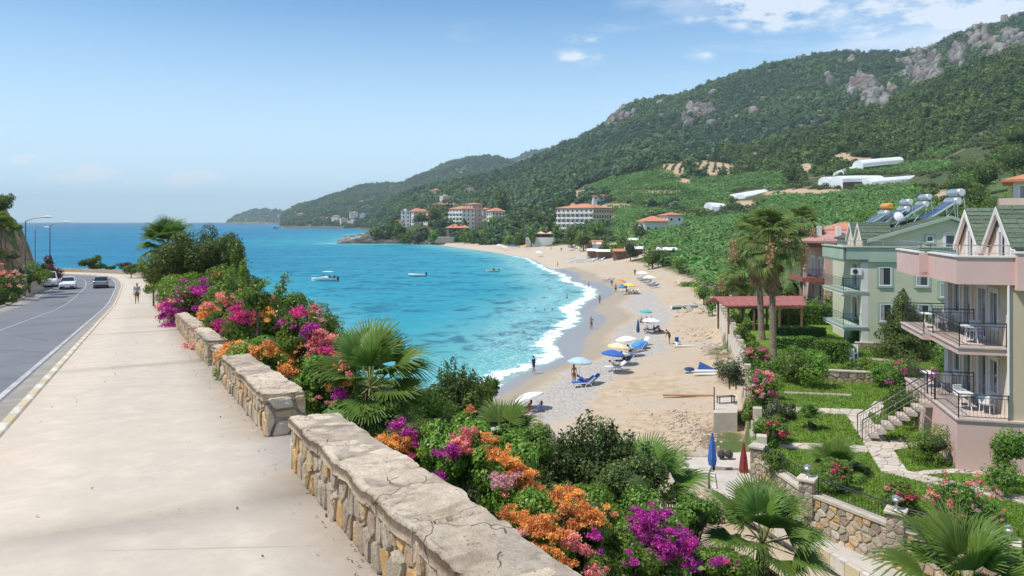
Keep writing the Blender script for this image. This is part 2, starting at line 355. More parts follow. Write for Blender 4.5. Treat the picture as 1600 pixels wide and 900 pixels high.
def H(X, Y, full=False):
    X = np.asarray(X, float).ravel(); Y = np.asarray(Y, float).ravel()
    sd, _ = shore_sd(X, Y)
    beach = np.interp(sd, [-40, -10, 0, 3, 6, 14, 25, 40, 60, 100], [-5, -1.2, 0, .35, .8, 1.35, 1.9, 2.6, 3.0, 3.4])
    px = 800+F*X/np.maximum(Y, 1.0)
    near = beach.copy(); t = np.full(X.shape, 99.)
    m = (Y < 240) & (X < 60)
    d, s, bi, bt = poly_dist(X[m], Y[m], PATH); zp = PATHZ[bi]*(1-bt)+PATHZ[bi+1]*bt; tt = np.where(s > 0, -d, d); t[m] = tt
    n1 = fbm(X[m]*.35, Y[m]*.35, 3, 4)
    slope = zp-.45-np.interp(tt, [0, .8, 5, 10, 18, 30], [0, .2, 1.9, 4.6, 9, 14])+n1*.35*sstep(tt, 1, 3)
    tl = -tt-12.3
    rise = np.interp(tl-np.interp(Y[m], [70, 94], [2.4, 0]), [-1, .3, .8, 1.3, 1.7, 2.4, 3.4, 5, 8, 16, 30, 120], [-.25, .1, .8, 2.8, 4.3, 5.8, 7.4, 9.6, 12.5, 18, 24, 34])
    ro = fbm(X[m]*.22, Y[m]*.22, 9, 5)*2.2+np.abs(fbm(X[m]*.6, Y[m]*.6, 5, 4))*1.4
    left = zp+np.where(tl > -.6, rise+ro*np.clip(rise/8, 0, 1), -.35)
    near[m] = np.where(tt > 0, np.maximum(beach[m], slope), np.where(tl < -.6, zp-.35, left))
    # the road's lee side falls to the sea behind the rock
    g = in_poly(X, Y, GARDEN); near[g] = GARDEN_Z-.06
    n2 = fbm(X*.08, Y*.08, 21, 4)
    near += np.where((t > 20) & ~g, n2*.18*sstep(sd, 4, 14)+fbm(X*.5, Y*.5, 23, 3)*.06*sstep(sd, 2, 5), 0)
    w = sstep(Y, 92, 135)*sstep(px, 330, 450)
    h = near
    k = w > 0
    if k.any():
        D = Y[k]; py = rbf_py(px[k], D); z = CZ-(py-HY)/F*D
        amp = sstep(D, 150, 700)
        z = z+fbm(X[k]*.004, Y[k]*.004, 31, 5, .55)*24*sstep(D, 420, 900)*sstep(1500-D, 0, 700)+fbm(X[k]*.02, Y[k]*.02, 37, 4)*(1.0+4*amp)*sstep(D, 120, 200)
        z = np.where(sd[k] < 40, beach[k]*(1-sstep(sd[k], 8, 40))+z*sstep(sd[k], 8, 40), z)
        rk = (X[k] < -44) & (D > 470) & (D < 700) & (sd[k] > -2)          # rocky point
        z = np.where(rk, np.maximum(z, sstep(sd[k], -1.5, 9)*(2.4+2.2*fbm(X[k]*.11, D*.11, 41, 4))), z)
        z = np.where(sd[k] < -3, np.minimum(z, -1), z)
        h[k] = near[k]*(1-w[k])+z*w[k]
    return (h, sd, t, px) if full else h
def h1(x, y): return float(H([x], [y])[0])
def ground(px, py, D0=20, D1=1800):
    """first point of the terrain on the sight line"""
    Ds = np.exp(np.linspace(math.log(D0), math.log(D1), 700)); X = (px-800)/F*Ds; Z = CZ-(py-HY)/F*Ds
    hh = H(X, Ds); i = np.argmax(hh >= Z)
    if hh[i] < Z[i]: i = len(Ds)-1
    return Vector((X[i], Ds[i], hh[i]))
# ---------------------------------------------------------------- ground sheet near, hillside far
def grid_mesh(name, X, Y, Z, m, smooth=True):
    r, c = X.shape; idx = np.arange(r*c).reshape(r, c)
    Q = np.stack([idx[:-1, :-1], idx[:-1, 1:], idx[1:, 1:], idx[1:, :-1]], -1).reshape(-1, 4)
    return np_mesh(name, np.stack([X, Y, Z], -1).reshape(-1, 3), Q, m, smooth)
def ground_material():
    m = bpy.data.materials.new('beach_and_soil'); t = NT(m); p = t.pos()
    fine = t.noise(p, 9, 6, 0.7); mid = t.noise(p, 1.3, 5); big = t.noise(p, .16, 4)
    sand = t.mix(t.ramp(mid, .3, .7), (.44, .325, .21), (.56, .44, .305)); sand = t.mix(t.ramp(big, .4, .6), sand, (.50, .405, .30)); sand = t.mix(t.math('MULTIPLY', t.attr('damp'), .8), sand, t.mix(fine, (.29, .24, .175), (.38, .325, .25)))
    sand = t.mix(t.ramp(t.noise(p, 3.1, 6, .75), .60, .74), sand, (.34, .25, .165))
    peb = t.N('ShaderNodeTexVoronoi'); t.set(peb.inputs['Vector'], p); peb.inputs['Scale'].default_value = 8.5
    bw = t.N('ShaderNodeSeparateColor'); t.set(bw.inputs[0], peb.outputs['Color'])
    pebble = t.mix(bw.outputs[0], (.37, .335, .29), (.58, .535, .47)); pebble = t.mix(t.ramp(peb.outputs['Distance'], .55, .8), pebble, (.29, .26, .22))
    pm = t.math('MULTIPLY', t.attr('pebbles'), 1.0)
    pm = t.ramp(t.math('ADD', pm, t.math('MULTIPLY', t.math('SUBTRACT', t.noise(p, .8, 6, .7), .5), 1.1)), .35, .65)
    col = t.mix(pm, sand, pebble)
    grass = t.mix(fine, (.045, .085, .018), (.13, .17, .05)); soil = t.mix(mid, (.20, .14, .09), (.34, .25, .17))
    veg = t.attr('veg'); col = t.mix(t.ramp(t.math('ADD', veg, t.math('MULTIPLY', t.math('SUBTRACT', mid, .5), .9)), .3, .55), col, soil)
    col = t.mix(t.ramp(t.math('ADD', veg, t.math('MULTIPLY', t.math('SUBTRACT', t.noise(p, .6, 6, .65), .5), 1.3)), .55, .8), col, grass)
    rock = t.attr('rock'); v2 = t.noise(p, .5, 8, .65); rc = t.mix(t.ramp(v2, .35, .65), (.20, .115, .065), (.42, .28, .19)); rc = t.mix(t.ramp(t.noise(p, 1.6, 6, .7), .52, .66), rc, (.09, .055, .035))
    rc = t.mix(t.ramp(t.noise(p, .33, 5, .6), .50, .58), rc, t.mix(fine, (.05, .09, .02), (.14, .17, .05)))
    col = t.mix(rock, col, rc)
    wet = t.attr('wet'); col = t.mix(wet, col, t.mix(fine, (.27, .26, .26), (.33, .315, .305)))
    h = t.math('ADD', t.math('MULTIPLY', t.noise(p, 2.2, 7, .7), .7), t.math('MULTIPLY', t.math('MULTIPLY', peb.outputs['Distance'], pm), -.35))
    h = t.math('ADD', h, t.math('MULTIPLY', t.math('MULTIPLY', v2, rock), 6))
    nb = t.N('ShaderNodeBump'); t.set(nb.inputs['Height'], h); t.set(nb.inputs['Strength'], t.math('MULTIPLY', t.math('SUBTRACT', 1, wet), .9)); nb.inputs['Distance'].default_value = .12
    t.bsdf(col, t.math('MULTIPLY_ADD', wet, -.62, .95), nb.outputs[0], .3); return m
def near_ground():
    # finer where the beach shows
    xs = np.unique(np.r_[np.arange(-330, -110, 8.), np.arange(-110, -30, .8), np.arange(-30, 50, .55), np.arange(50, 200, 3.)])
    ys = np.unique(np.r_[np.arange(-14, 20, 1.), np.arange(20, 130, .6), np.arange(130, 200, 1.), np.arange(200, 233, 2.)])
    X, Y = np.meshgrid(xs, ys); h, sd, t, px = H(X, Y, True); h = h.reshape(X.shape)
    me = grid_mesh('ground', X, Y, h-.02, ground_material())
    X = X.ravel(); Y = Y.ravel()
    n = fbm(X*.12, Y*.12, 51, 4)
    # pebble band between the wet edge and the dry sand
    c = np.interp(Y, [50, 62, 75, 95, 120, 150], [8, 7, 7.2, 9.5, 10.5, 9]); wdt = np.interp(Y, [50, 60, 75, 95, 120, 150], [4.4, 4, 3.6, 4.2, 4.4, 3])
    peb = np.clip(1-np.abs(sd-c-n*1.5)/wdt, 0, 1)*1.5*sstep(170-Y, 0, 40)
    for (a, b, r, k) in ((19, 60, 3, .5), (12, 43, 3, .55), (21, 82, 4, .5), (4.5, 34, 2.5, .45)):
        peb = np.maximum(peb, k*np.exp(-((X-a)**2+(Y-b)**2)/r**2)*1.1)
    g = in_poly(X, Y, GARDEN)
    veg = sstep(20-t, 0, 3.5)*(t > -.5)*sstep(t, -.5, .3)*.95
    veg = np.maximum(veg, sstep(h.ravel()-beach_top(sd), .3, 1.2)*(t > 30)*.9*(Y > 90))
    for (a, b, rx, ry) in ((9.2, 40.2, 2.6, 2.2), (12.6, 43.5, 1.8, 5), (11.5, 37.5, 2, 1), (14.9, 49.5, 1.5, 3), (19, 62, 2.5, 4), (22, 76, 3, 5), (7.2, 31.5, 1.3, 1.2)):
        veg = np.maximum(veg, .95*np.exp(-((X-a)/rx)**2-((Y-b)/ry)**2))
    veg[g] = 1.0
    rock = sstep(-t-12.3-np.interp(Y, [70, 94], [2.4, 0]), .3, 1)
    cl = (t > 6)&(X < -12)&(sd > -1)&(sd < 12)&(X > -120); rock = np.where(cl, .8, rock)
    wet = sstep(np.interp(Y, [66, 80, 92, 108, 125, 150], [2.4, 2.6, 4.6, 4.4, 2.6, 3.6])-sd-1.0*n, 0, 1.4)*(1-rock)*(t > 12)
    damp = sstep(c-wdt*.6-sd+n*1.2, 0, 2)*(t > 12)
    for nm, v in (('damp', damp), ('pebbles', peb), ('veg', veg), ('rock', rock), ('wet', wet)): vcol(me, nm, v)
    return tag(mobj('ground', me), kind='structure')
def beach_top(sd): return np.interp(sd, [0, 6, 14, 25, 40, 60, 100], [0, .8, 1.35, 1.9, 2.6, 3.0, 3.4])
near_ground()
def hillside_material():
    m = bpy.data.materials.new('hillside_soil'); t = NT(m); p = t.pos()
    a = t.noise(p, .03, 6, .6); b = t.noise(p, .25, 6, .7)
    scrub = t.mix(b, (.05, .075, .03), (.10, .12, .05)); earth = t.mix(b, (.22, .165, .11), (.36, .29, .20))
    col = t.mix(t.ramp(a, .5, .62), scrub, t.mix(.6, scrub, earth))
    col = t.mix(t.attr('sand'), col, t.mix(b, (.50, .40, .29), (.60, .50, .385)))
    col = t.mix(t.attr('earth'), col, t.mix(b, (.42, .29, .18), (.55, .41, .27)))
    rk = t.mix(t.ramp(t.noise(p, .10, 9, .7, sc=(1, 1, .45)), .38, .62), (.10, .095, .085), (.30, .285, .26)); rk = t.mix(t.ramp(t.noise(p, .05, 5, .6), .52, .64), rk, (.34, .22, .16)); rk = t.mix(t.ramp(t.noise(p, .12, 7, .7, 1.0, sc=(1.6, 1.6, .25)), .52, .62), rk, (.06, .055, .05))
    rk = t.mix(t.ramp(t.noise(p, .045, 6, .65), .56, .64), rk, scrub)
    col = t.mix(t.attr('rock'), col, rk)
    hgt = t.math('MULTIPLY', t.noise(p, .22, 9, .72, sc=(1, 1, .5)), t.math('MULTIPLY_ADD', t.attr('rock'), 9, 1))
    t.bsdf(col, .95, t.bump(hgt, .9, 1.0), .1); return m
ROCKS = [(1095, 172, 26, 16), (1075, 190, 12, 10), (972, 182, 26, 9), (1350, 140, 26, 20), (1370, 160, 22, 10), (1440, 112, 34, 30), (1455, 100, 24, 22), (1495, 92, 16, 24), (1535, 65, 32, 15), (1592, 68, 34, 26), (1566, 88, 20, 14), (1380, 165, 16, 7), (1560, 85, 30, 12), (950, 190, 16, 10), (735, 300, 12, 9), (1395, 145, 10, 6)]
EARTH = [(1092, 263, 58, 11), (905, 303, 34, 5), (800, 297, 16, 7), (770, 297, 10, 6), (1170, 320, 30, 6), (1300, 300, 46, 4), (1270, 305, 46, 4), (1250, 300, 30, 5), (1470, 308, 12, 12), (1500, 305, 22, 6), (1070, 285, 10, 6), (1340, 250, 26, 5), (1320, 244, 14, 5), (1180, 243, 12, 4), (1260, 262, 10, 6), (1020, 300, 40, 2.2), (880, 322, 50, 3), (965, 322, 30, 3), (1220, 302, 24, 4), (1390, 290, 60, 2.5)]
def hillside():
    pxs = np.arange(500, 1960, 2.6); Ds = np.exp(np.linspace(math.log(215), math.log(2000), 330))
    P, D = np.meshgrid(pxs, Ds); X = (P-800)/F*D; h, sd, t, px = H(X, D, True)
    h = h.reshape(X.shape); PYv = HY-(h-CZ)/D*F
    rock = np.zeros(X.shape); earth = np.zeros(X.shape)
    for (a, b, rx, ry) in ROCKS: rock = np.maximum(rock, np.exp(-(((P-a)/rx)**2+((PYv-b)/ry)**2))*1.5*(D > 700))
    for (a, b, rx, ry) in EARTH: earth = np.maximum(earth, sstep(1.35-np.sqrt(((P-a)/rx)**2+((PYv-b)/ry)**2), 0, .5)*(D < 900))
    n = fbm(X*.02, D*.02, 61, 5); rock = sstep(rock+n*.5, .45, .75)
    cr = np.abs(fbm(X*.025, D*.012, 71, 5)); h = h+rock*(cr*26-3)
    rp = (X < -42)&(D > 470)&(D < 640)&(sd.reshape(X.shape) > -3)&(sd.reshape(X.shape) < 16); rock = np.where(rp, 1.0, rock)
    s2 = sd.reshape(X.shape); back = np.interp(D, [150, 200, 267, 343, 430, 480], [30, 38, 44, 42, 36, 14])
    sand = sstep(back-s2+n*6, 0, 5)*(1-rp)*(D < 500)*(X > -52)
    me = grid_mesh('hillside', X, D, h-.05, hillside_material())
    vcol(me, 'rock', rock.ravel()); vcol(me, 'earth', earth.ravel()); vcol(me, 'sand', sand.ravel())
    return tag(mobj('hillside', me), kind='structure')
hillside()
# far ridges beyond the bay
def ridge(name, rows, z_by_depth, pxr, seed, amp):
    """rows: list of (depth offset factor rows) each a profile [(px,py)] with depth"""
    pxs = np.arange(pxr[0], pxr[1], 1.5); R = []
    ks = np.linspace(0, len(rows)-1, 50)
    prof = []
    for D0, D1, pts in rows:
        q = np.array(pts, float); py = np.interp(pxs, q[:, 0], q[:, 1]); D = np.interp(pxs, [pxr[0], pxr[1]], [D0, D1]); prof.append((D, CZ-(py-HY)/F*D))
    X = []; Y = []; Z = []
    for k in ks:
        i = min(int(k), len(rows)-2); f = k-i; f2 = f
        D = prof[i][0]*(1-f)+prof[i+1][0]*f; z = prof[i][1]*(1-f2)+prof[i+1][1]*f2
        X.append((pxs-800)/F*D); Y.append(D); Z.append(z)
    X = np.array(X); Y = np.array(Y); Z = np.array(Z); edge = np.sin(np.linspace(0, math.pi, 50))[:, None]
    Z = Z+fbm(X*.006, Y*.006, seed, 5, .55)*amp*edge*np.clip(Z/40, 0, 1)
    me = grid_mesh(name, X, Y, Z, bpy.data.materials['hillside_soil'])
    for nm in ('rock', 'earth', 'sand'):
        v = np.zeros(X.shape)
        if nm == 'rock': v = sstep(6-Z+fbm(X*.02, Y*.02, 5)*4, 0, 4)
        vcol(me, nm, v.ravel())
    return tag(mobj(name, me), kind='structure'), (X, Y, Z)
RIDGES = [
 ridge('headland', [(4000, 4000, [(352, 350.6), (490, 350.6)]), (4150, 4150, [(352, 349), (362, 344), (380, 336), (410, 333), (440, 336), (490, 346)]), (4400, 4400, [(352, 350), (362, 341), (372, 336), (388, 329.5), (410, 326.5), (430, 328.5), (446, 333), (470, 345), (490, 350)]), (4900, 4900, [(352, 351), (410, 338), (490, 351)])], None, (352, 490), 3, 14),
 ridge('hill_beyond_bay', [(1600, 1560, [(430, 359), (560, 357.3), (700, 357), (960, 357)]), (1750, 1700, [(430, 358), (447, 352), (480, 347), (520, 344), (600, 336), (700, 322), (960, 320)]), (2200, 2000, [(430, 356), (447, 346), (480, 332), (520, 322), (600, 312), (700, 292), (800, 280), (960, 290)]), (2900, 2500, [(430, 352), (445, 331), (460, 326), (490, 317), (510, 306), (530, 300), (560, 291), (590, 289), (612, 289), (630, 290), (652, 280), (680, 265), (700, 257), (718, 250), (740, 245), (760, 243), (776, 244), (800, 253), (840, 268), (960, 300)]), (3500, 3100, [(430, 356), (740, 270), (960, 320)])], None, (436, 960), 5, 34),
 ridge('far_ridge', [(3300, 3200, [(640, 330), (1000, 330)]), (4000, 3900, [(640, 310), (735, 275), (780, 252), (800, 247), (815, 239), (835, 234), (860, 235.5), (885, 242), (1000, 280)]), (4600, 4600, [(640, 325), (835, 255), (1000, 300)])], None, (650, 990), 9, 30)]
# ---------------------------------------------------------------- sea
def sea():
    pxs = np.r_[np.arange(-900, -40, 12.), np.arange(-40, 1000, 2.4), np.arange(1000, 1300, 10.)]; Ds = np.unique(np.r_[np.arange(58, 200, .55), np.exp(np.linspace(math.log(200), math.log(11000), 230))])
    P, D = np.meshgrid(pxs, Ds); X = (P-800)/F*D; sd, par = shore_sd(X, D); off = -sd
    n = fbm(X*.13, D*.13, 81, 3)
    z = .28*np.exp(-((off-6.5-n*2)/1.3)**2)*sstep(300-D, 0, 150)+.16*np.exp(-((off-13-n*3)/1.6)**2)*sstep(300-D, 0, 150)
    z = z+(fbm(X*.4+D*.1, D*.55, 83, 3)*.10)*sstep(off, 6, 30)*sstep(260-D, 0, 100)-.03*sstep(2-off, 0, 3)
    m = bpy.data.materials.new('sea_water'); t = NT(m); p = t.pos(); a = t.attr('off')
    cd = t.N('ShaderNodeSeparateXYZ'); t.set(cd.inputs[0], p)
    dist = cd.outputs[1]
    c = t.mix(t.ramp(a, 0, 26), (.16, .43, .42), (.028, .275, .35))
    c = t.mix(t.ramp(a, 18, 120, smooth=False), c, (.008, .17, .295))
    c = t.mix(t.ramp(a, 100, 700, smooth=False), c, (.002, .125, .27)); c = t.mix(t.ramp(a, 600, 3000, smooth=False), c, (.003, .065, .18))
    # ripples: light and shade of the wave facets painted into the water colour
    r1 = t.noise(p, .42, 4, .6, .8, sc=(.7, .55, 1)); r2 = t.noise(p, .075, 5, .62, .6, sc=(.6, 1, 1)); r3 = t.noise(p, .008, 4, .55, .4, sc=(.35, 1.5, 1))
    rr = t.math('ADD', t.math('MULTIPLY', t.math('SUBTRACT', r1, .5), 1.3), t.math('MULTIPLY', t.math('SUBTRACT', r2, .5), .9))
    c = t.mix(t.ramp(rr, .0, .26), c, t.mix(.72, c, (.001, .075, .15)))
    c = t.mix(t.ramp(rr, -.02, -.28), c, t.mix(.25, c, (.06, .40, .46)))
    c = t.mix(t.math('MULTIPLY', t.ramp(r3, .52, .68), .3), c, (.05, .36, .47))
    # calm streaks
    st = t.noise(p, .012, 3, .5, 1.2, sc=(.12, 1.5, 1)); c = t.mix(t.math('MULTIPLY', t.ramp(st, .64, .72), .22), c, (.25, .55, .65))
    # foam
    fn = t.noise(p, .9, 8, .72, .8); fn2 = t.noise(p, .16, 4, .6)
    aw = t.math('ADD', a, t.math('MULTIPLY', t.math('SUBTRACT', fn2, .5), 7))
    band = t.math('MAXIMUM', t.math('MULTIPLY', t.math('MULTIPLY', t.ramp(aw, -.5, 1.2), t.ramp(aw, 5.2, 1.2)), t.attr('surf')), t.math('MULTIPLY', t.math('MULTIPLY', t.ramp(aw, 8.0, 9.2), t.ramp(aw, 11.5, 10)), t.math('MULTIPLY', t.attr('surf'), .4)))
    foam = t.ramp(t.math('ADD', band, t.math('MULTIPLY', t.math('SUBTRACT', fn, .5), 2.1)), .55, .80)
    foam = t.math('MULTIPLY', foam, t.ramp(band, .02, .3))
    lace = t.ramp(t.vor(p, 1.1, 'DISTANCE_TO_EDGE'), .1, .02); foam = t.math('MAXIMUM', foam, t.math('MULTIPLY', t.math('MULTIPLY', lace, t.ramp(aw, 17, 9)), t.math('MULTIPLY', t.attr('surf'), .3)))
    c = t.mix(foam, c, (.80, .83, .84))
    swash = t.math('MULTIPLY', t.ramp(a, 2.2, .2), t.math('SUBTRACT', 1, foam)); c = t.mix(t.math('MULTIPLY', swash, .7), c, (.33, .34, .31))
    hh = t.math('ADD', t.math('MULTIPLY', t.noise(p, .9, 6, .62, .5, sc=(.6, 1.2, 1)), .5), t.math('MULTIPLY', t.noise(p, .16, 4, .55, .3, sc=(.5, 1.3, 1)), 1.6))
    nb = t.bump(hh, .85, .55)
    s = t.bsdf(c, t.math('MULTIPLY_ADD', foam, .45, .4), nb, .05)
    me = grid_mesh('sea', X, D, z, m); off = off+np.clip(D-900, 0, None)*.25; vcol(me, 'off', off.ravel())
    surf = np.interp(D.ravel(), [58, 150, 200, 300, 500, 520, 900], [1, 1, .9, .8, .55, .3, 0])*(X.ravel() > -56)*(.25+.75*sstep(X.ravel(), -6, -1))+(X.ravel() <= -56)*.35*(D.ravel() > 300)*(D.ravel() < 900)
    vcol(me, 'surf', surf)
    # open sea to the horizon on either side
    return tag(mobj('sea', me), kind='structure')
sea()
# ================================================================ PROMENADE, ROAD AND STONE WALLS
def path_at(s):
    x = np.interp(s, PS, PATH[:, 0]); y = np.interp(s, PS, PATH[:, 1]); z = np.interp(s, PS, PATHZ)
    nx = np.interp(s, PS, PNORM[:, 0]); ny = np.interp(s, PS, PNORM[:, 1]); l = np.hypot(nx, ny)
    return x, y, z, nx/l, ny/l
def PP(s, w, dz=0.0):
    x, y, z, nx, ny = path_at(s); return (float(x+nx*w), float(y+ny*w), float(z+dz))
def s_of_D(D): return float(np.interp(D, PATH[:160, 1], PS[:160]))
def strip(name, s0, s1, w0, w1, dz, m, step=1.0, nw=1, parent=None, skirt=0.0, kind=None):
    ss = np.linspace(s0, s1, max(2, int((s1-s0)/step)+1)); x, y, z, nx, ny = path_at(ss); ws = np.linspace(w0, w1, nw+1)
    X = x[:, None]+nx[:, None]*ws; Y = y[:, None]+ny[:, None]*ws; Z = np.repeat(z[:, None]+dz, nw+1, 1)
    r, c = X.shape; V = np.stack([X, Y, Z], -1).reshape(-1, 3); idx = np.arange(r*c).reshape(r, c)
    Q = np.stack([idx[:-1, :-1], idx[1:, :-1], idx[1:, 1:], idx[:-1, 1:]], -1).reshape(-1, 4)[:, ::-1]
    if skirt:
        ring = np.r_[idx[:, 0], idx[-1, 1:], idx[-2::-1, -1], idx[0, -2:0:-1]]; b = len(V); V = np.vstack([V, V[ring]-[0, 0, skirt]]); k = np.arange(len(ring))
        Q = np.vstack([Q, np.c_[ring, np.roll(ring, -1), b+np.roll(k, -1), b+k]])
    me = np_mesh(name, V, Q, m); o = mobj(name, me, parent)
    if kind: o['kind'] = kind
    return o
def concrete_mat():
    m = bpy.data.materials.new('promenade_concrete'); t = NT(m); p = t.pos()
    a = t.noise(p, .35, 5, .6); b = t.noise(p, 2.5, 7, .65); c = t.noise(p, 40, 4, .7)
    col = t.mix(t.ramp(a, .3, .7), (.545, .475, .385), (.51, .45, .37)); col = t.mix(t.ramp(b, .4, .75), col, (.61, .53, .435))
    col = t.mix(t.ramp(t.noise(p, 1.6, 7, .7, 1.0), .58, .8), col, (.50, .41, .31)); col = t.mix(t.math('MULTIPLY', t.ramp(t.noise(p, 7, 6, .75), .58, .70), .45), col, (.40, .345, .28)); col = t.mix(t.math('MULTIPLY', t.ramp(c, .6, .8), .3), col, (.38, .33, .28))
    w = t.N('ShaderNodeTexWave', wave_type='BANDS'); col = t.mix(t.math('MULTIPLY', t.ramp(t.noise(p, 1.1, 6, .6, .3, sc=(.35, 1.9, 1)), .5, .72), .18), col, (.44, .385, .315))
    col = t.mix(t.math('MULTIPLY', t.ramp(t.vor(p, .55, 'DISTANCE_TO_EDGE'), .006, .0015), t.math('MULTIPLY', t.ramp(a, .52, .62), .5)), col, (.2, .17, .14))
    t.bsdf(col, .9, t.bump(t.math('ADD', t.math('MULTIPLY', b, .5), t.math('MULTIPLY', c, .25)), .35, .02), .2); return m
def asphalt_mat():
    m = bpy.data.materials.new('worn_asphalt'); t = NT(m); p = t.pos()
    a = t.noise(p, .25, 5, .6); c = t.noise(p, 60, 3, .7); tr = t.noise(p, .5, 6, .6, .3, sc=(1, .3, 1))
    col = t.mix(t.ramp(a, .3, .7), (.165, .17, .182), (.20, .203, .212)); col = t.mix(t.math('MULTIPLY', t.ramp(c, .5, .8), .35), col, (.30, .30, .30)); col = t.mix(t.math('MULTIPLY', t.ramp(tr, .5, .7), .35), col, (.125, .128, .138))
    # tar seams
    col = t.mix(t.math('MULTIPLY', t.ramp(t.vor(p, .16, 'DISTANCE_TO_EDGE'), .008, .003), .5), col, (.05, .05, .05))
    t.bsdf(col, .75, t.bump(c, .3, .01), .35); return m
MC = concrete_mat(); MA = asphalt_mat()
Mgut = mat('dusty_gutter', (.27, .245, .215), (.36, .325, .28), 1.2, .95, .3, world=True)
Mline = mat('worn_white_paint', (.50, .50, .485), (.26, .26, .265), 3.5, .8, lo=.42, hi=.66, world=True)
Mstone_kerb = mat('kerb_concrete', (.42, .38, .33), (.52, .47, .41), 3, .9, .4, world=True)
Mky = mat('kerb_yellow', (.60, .45, .18), (.52, .46, .38), 5, .85, .3, lo=.36, hi=.56, rnd=.08); Mkw = mat('kerb_white', (.66, .61, .52), (.50, .45, .38), 5, .85, .3, lo=.45, hi=.65, rnd=.08)
Smax = PS[-1]-5; S0 = s_of_D(-10)
def roads():
    base = strip('pavement', S0, Smax, -.5, 3.2, -.06, mat('joint_dirt', (.12, .10, .08)), kind='structure')
    sj = s_of_D(7.35); js = [sj-13.35, sj]+[sj+13.35*k for k in range(1, 16)]
    for a, b in zip(js[:-1], js[1:]): strip('concrete_slab', a+.014, b-.014, -.48, 3.17, 0, MC, 1.0, 3, base, .08)
    strip('concrete_slab', js[-1]+.009, Smax, -.48, 3.17, 0, MC, 1.0, 3, base, .08)
    strip('road', S0, Smax, 3.2, 12.2, -.14, MA, kind='structure')
    strip('gutter', S0, Smax, 3.38, 3.80, -.136, Mgut, kind='structure')
    strip('road_marking', S0, Smax, 3.86, 3.99, -.132, Mline, kind='structure')
    strip('road_marking', S0, Smax, 7.37, 7.46, -.132, Mline, kind='structure')
    strip('road_marking', S0, Smax, 10.95, 11.07, -.132, Mline, kind='structure')
    strip('shoulder', S0, Smax, 11.2, 12.15, -.135, Mgut, kind='structure')
    k = bpy.data.objects.new('kerb', None); COL.objects.link(k); k['kind'] = 'structure'
    b = MB().box(-.395, -.085, -.2, .395, .085, .008); mes = [b.mesh('kerbstone', Mky, bevel=.02), b.mesh('kerbstone', Mkw, bevel=.02)]
    def stones(mes, w, s0, s1, dz, par, L=.8, alt=True):
        s = s0; i = 0
        while s < s1 and i < 295:
            p = Vector(PP(s, w, dz)); q = Vector(PP(s+L, w, dz)); d = q-p; o = bpy.data.objects.new('kerbstone', mes[(i % 2) if alt else 0]); link(o, par)
            X = d.normalized(); Yv = Vector((0, 0, 1)).cross(X).normalized(); Zv = X.cross(Yv)
            o.matrix_local = Matrix.Translation((p+q)/2+Vector((0, 0, random.uniform(-.006, .006)))) @ Matrix((X, Yv, Zv)).transposed().to_4x4() @ Matrix.Rotation(random.uniform(-.012, .012), 4, 'Z'); s += L; i += 1
        return s
    e = stones(mes, 3.285, s_of_D(3), 400, -.0, k)
    strip('kerb_run', e, Smax, 3.2, 3.37, .005, Mkw, 1, 1, k, .2)
    k2 = bpy.data.objects.new('kerb', None); COL.objects.link(k2); k2['kind'] = 'structure'
    mk = [MB().box(-.49, -.09, -.2, .49, .09, .008).mesh('kerbstone', Mstone_kerb, bevel=.02)]
    stones(mk, 12.25, s_of_D(50), s_of_D(99)+40, .0, k2, 1.0, False)
roads()
# ---- rubble stones
def clip(poly, a, b, c):
    out = []
    for i in range(len(poly)):
        p, q = poly[i], poly[(i+1) % len(poly)]; dp = a*p[0]+b*p[1]-c; dq = a*q[0]+b*q[1]-c
        if dp <= 0: out.append(p)
        if dp*dq < 0: t = dp/(dp-dq); out.append((p[0]+(q[0]-p[0])*t, p[1]+(q[1]-p[1])*t))
    return out
def cells(w, h, cw, ch, rnd, jit=.42, gap=.012):
    nx = max(1, round(w/cw)); ny = max(1, round(h/ch)); S = {}
    for j in range(ny):
        for i in range(nx):
            off = .25*(-1)**j; S[i, j] = ((i+.5+off*(nx > 1)+rnd.uniform(-jit, jit)*.8)*w/nx, (j+.5+rnd.uniform(-jit, jit)*.8)*h/ny)
    out = []
    for (i, j), p in S.items():
        poly = [(0, 0), (w, 0), (w, h), (0, h)]
        for di in range(-3, 4):
            for dj in range(-2, 3):
                q = S.get((i+di, j+dj))
                if q is None or q == p: continue
                a, b = q[0]-p[0], q[1]-p[1]; L = math.hypot(a, b); a /= L; b /= L
                poly = clip(poly, a, b, a*(p[0]+q[0])/2+b*(p[1]+q[1])/2-gap*rnd.uniform(.4, 2.3))
                if len(poly) < 3: break
            if len(poly) < 3: break
        if len(poly) >= 3 and abs(sum(poly[k][0]*poly[(k+1) % len(poly)][1]-poly[(k+1) % len(poly)][0]*poly[k][1] for k in range(len(poly)))) > 2e-3*cw*ch*8: out.append(poly)
    return out
def round_poly(poly, k=.13):
    out = []
    for i in range(len(poly)):
        p = poly[i]; q = poly[(i+1) % len(poly)]
        out.append((p[0]+(q[0]-p[0])*k, p[1]+(q[1]-p[1])*k)); out.append((p[0]+(q[0]-p[0])*(1-k), p[1]+(q[1]-p[1])*(1-k)))
    return out
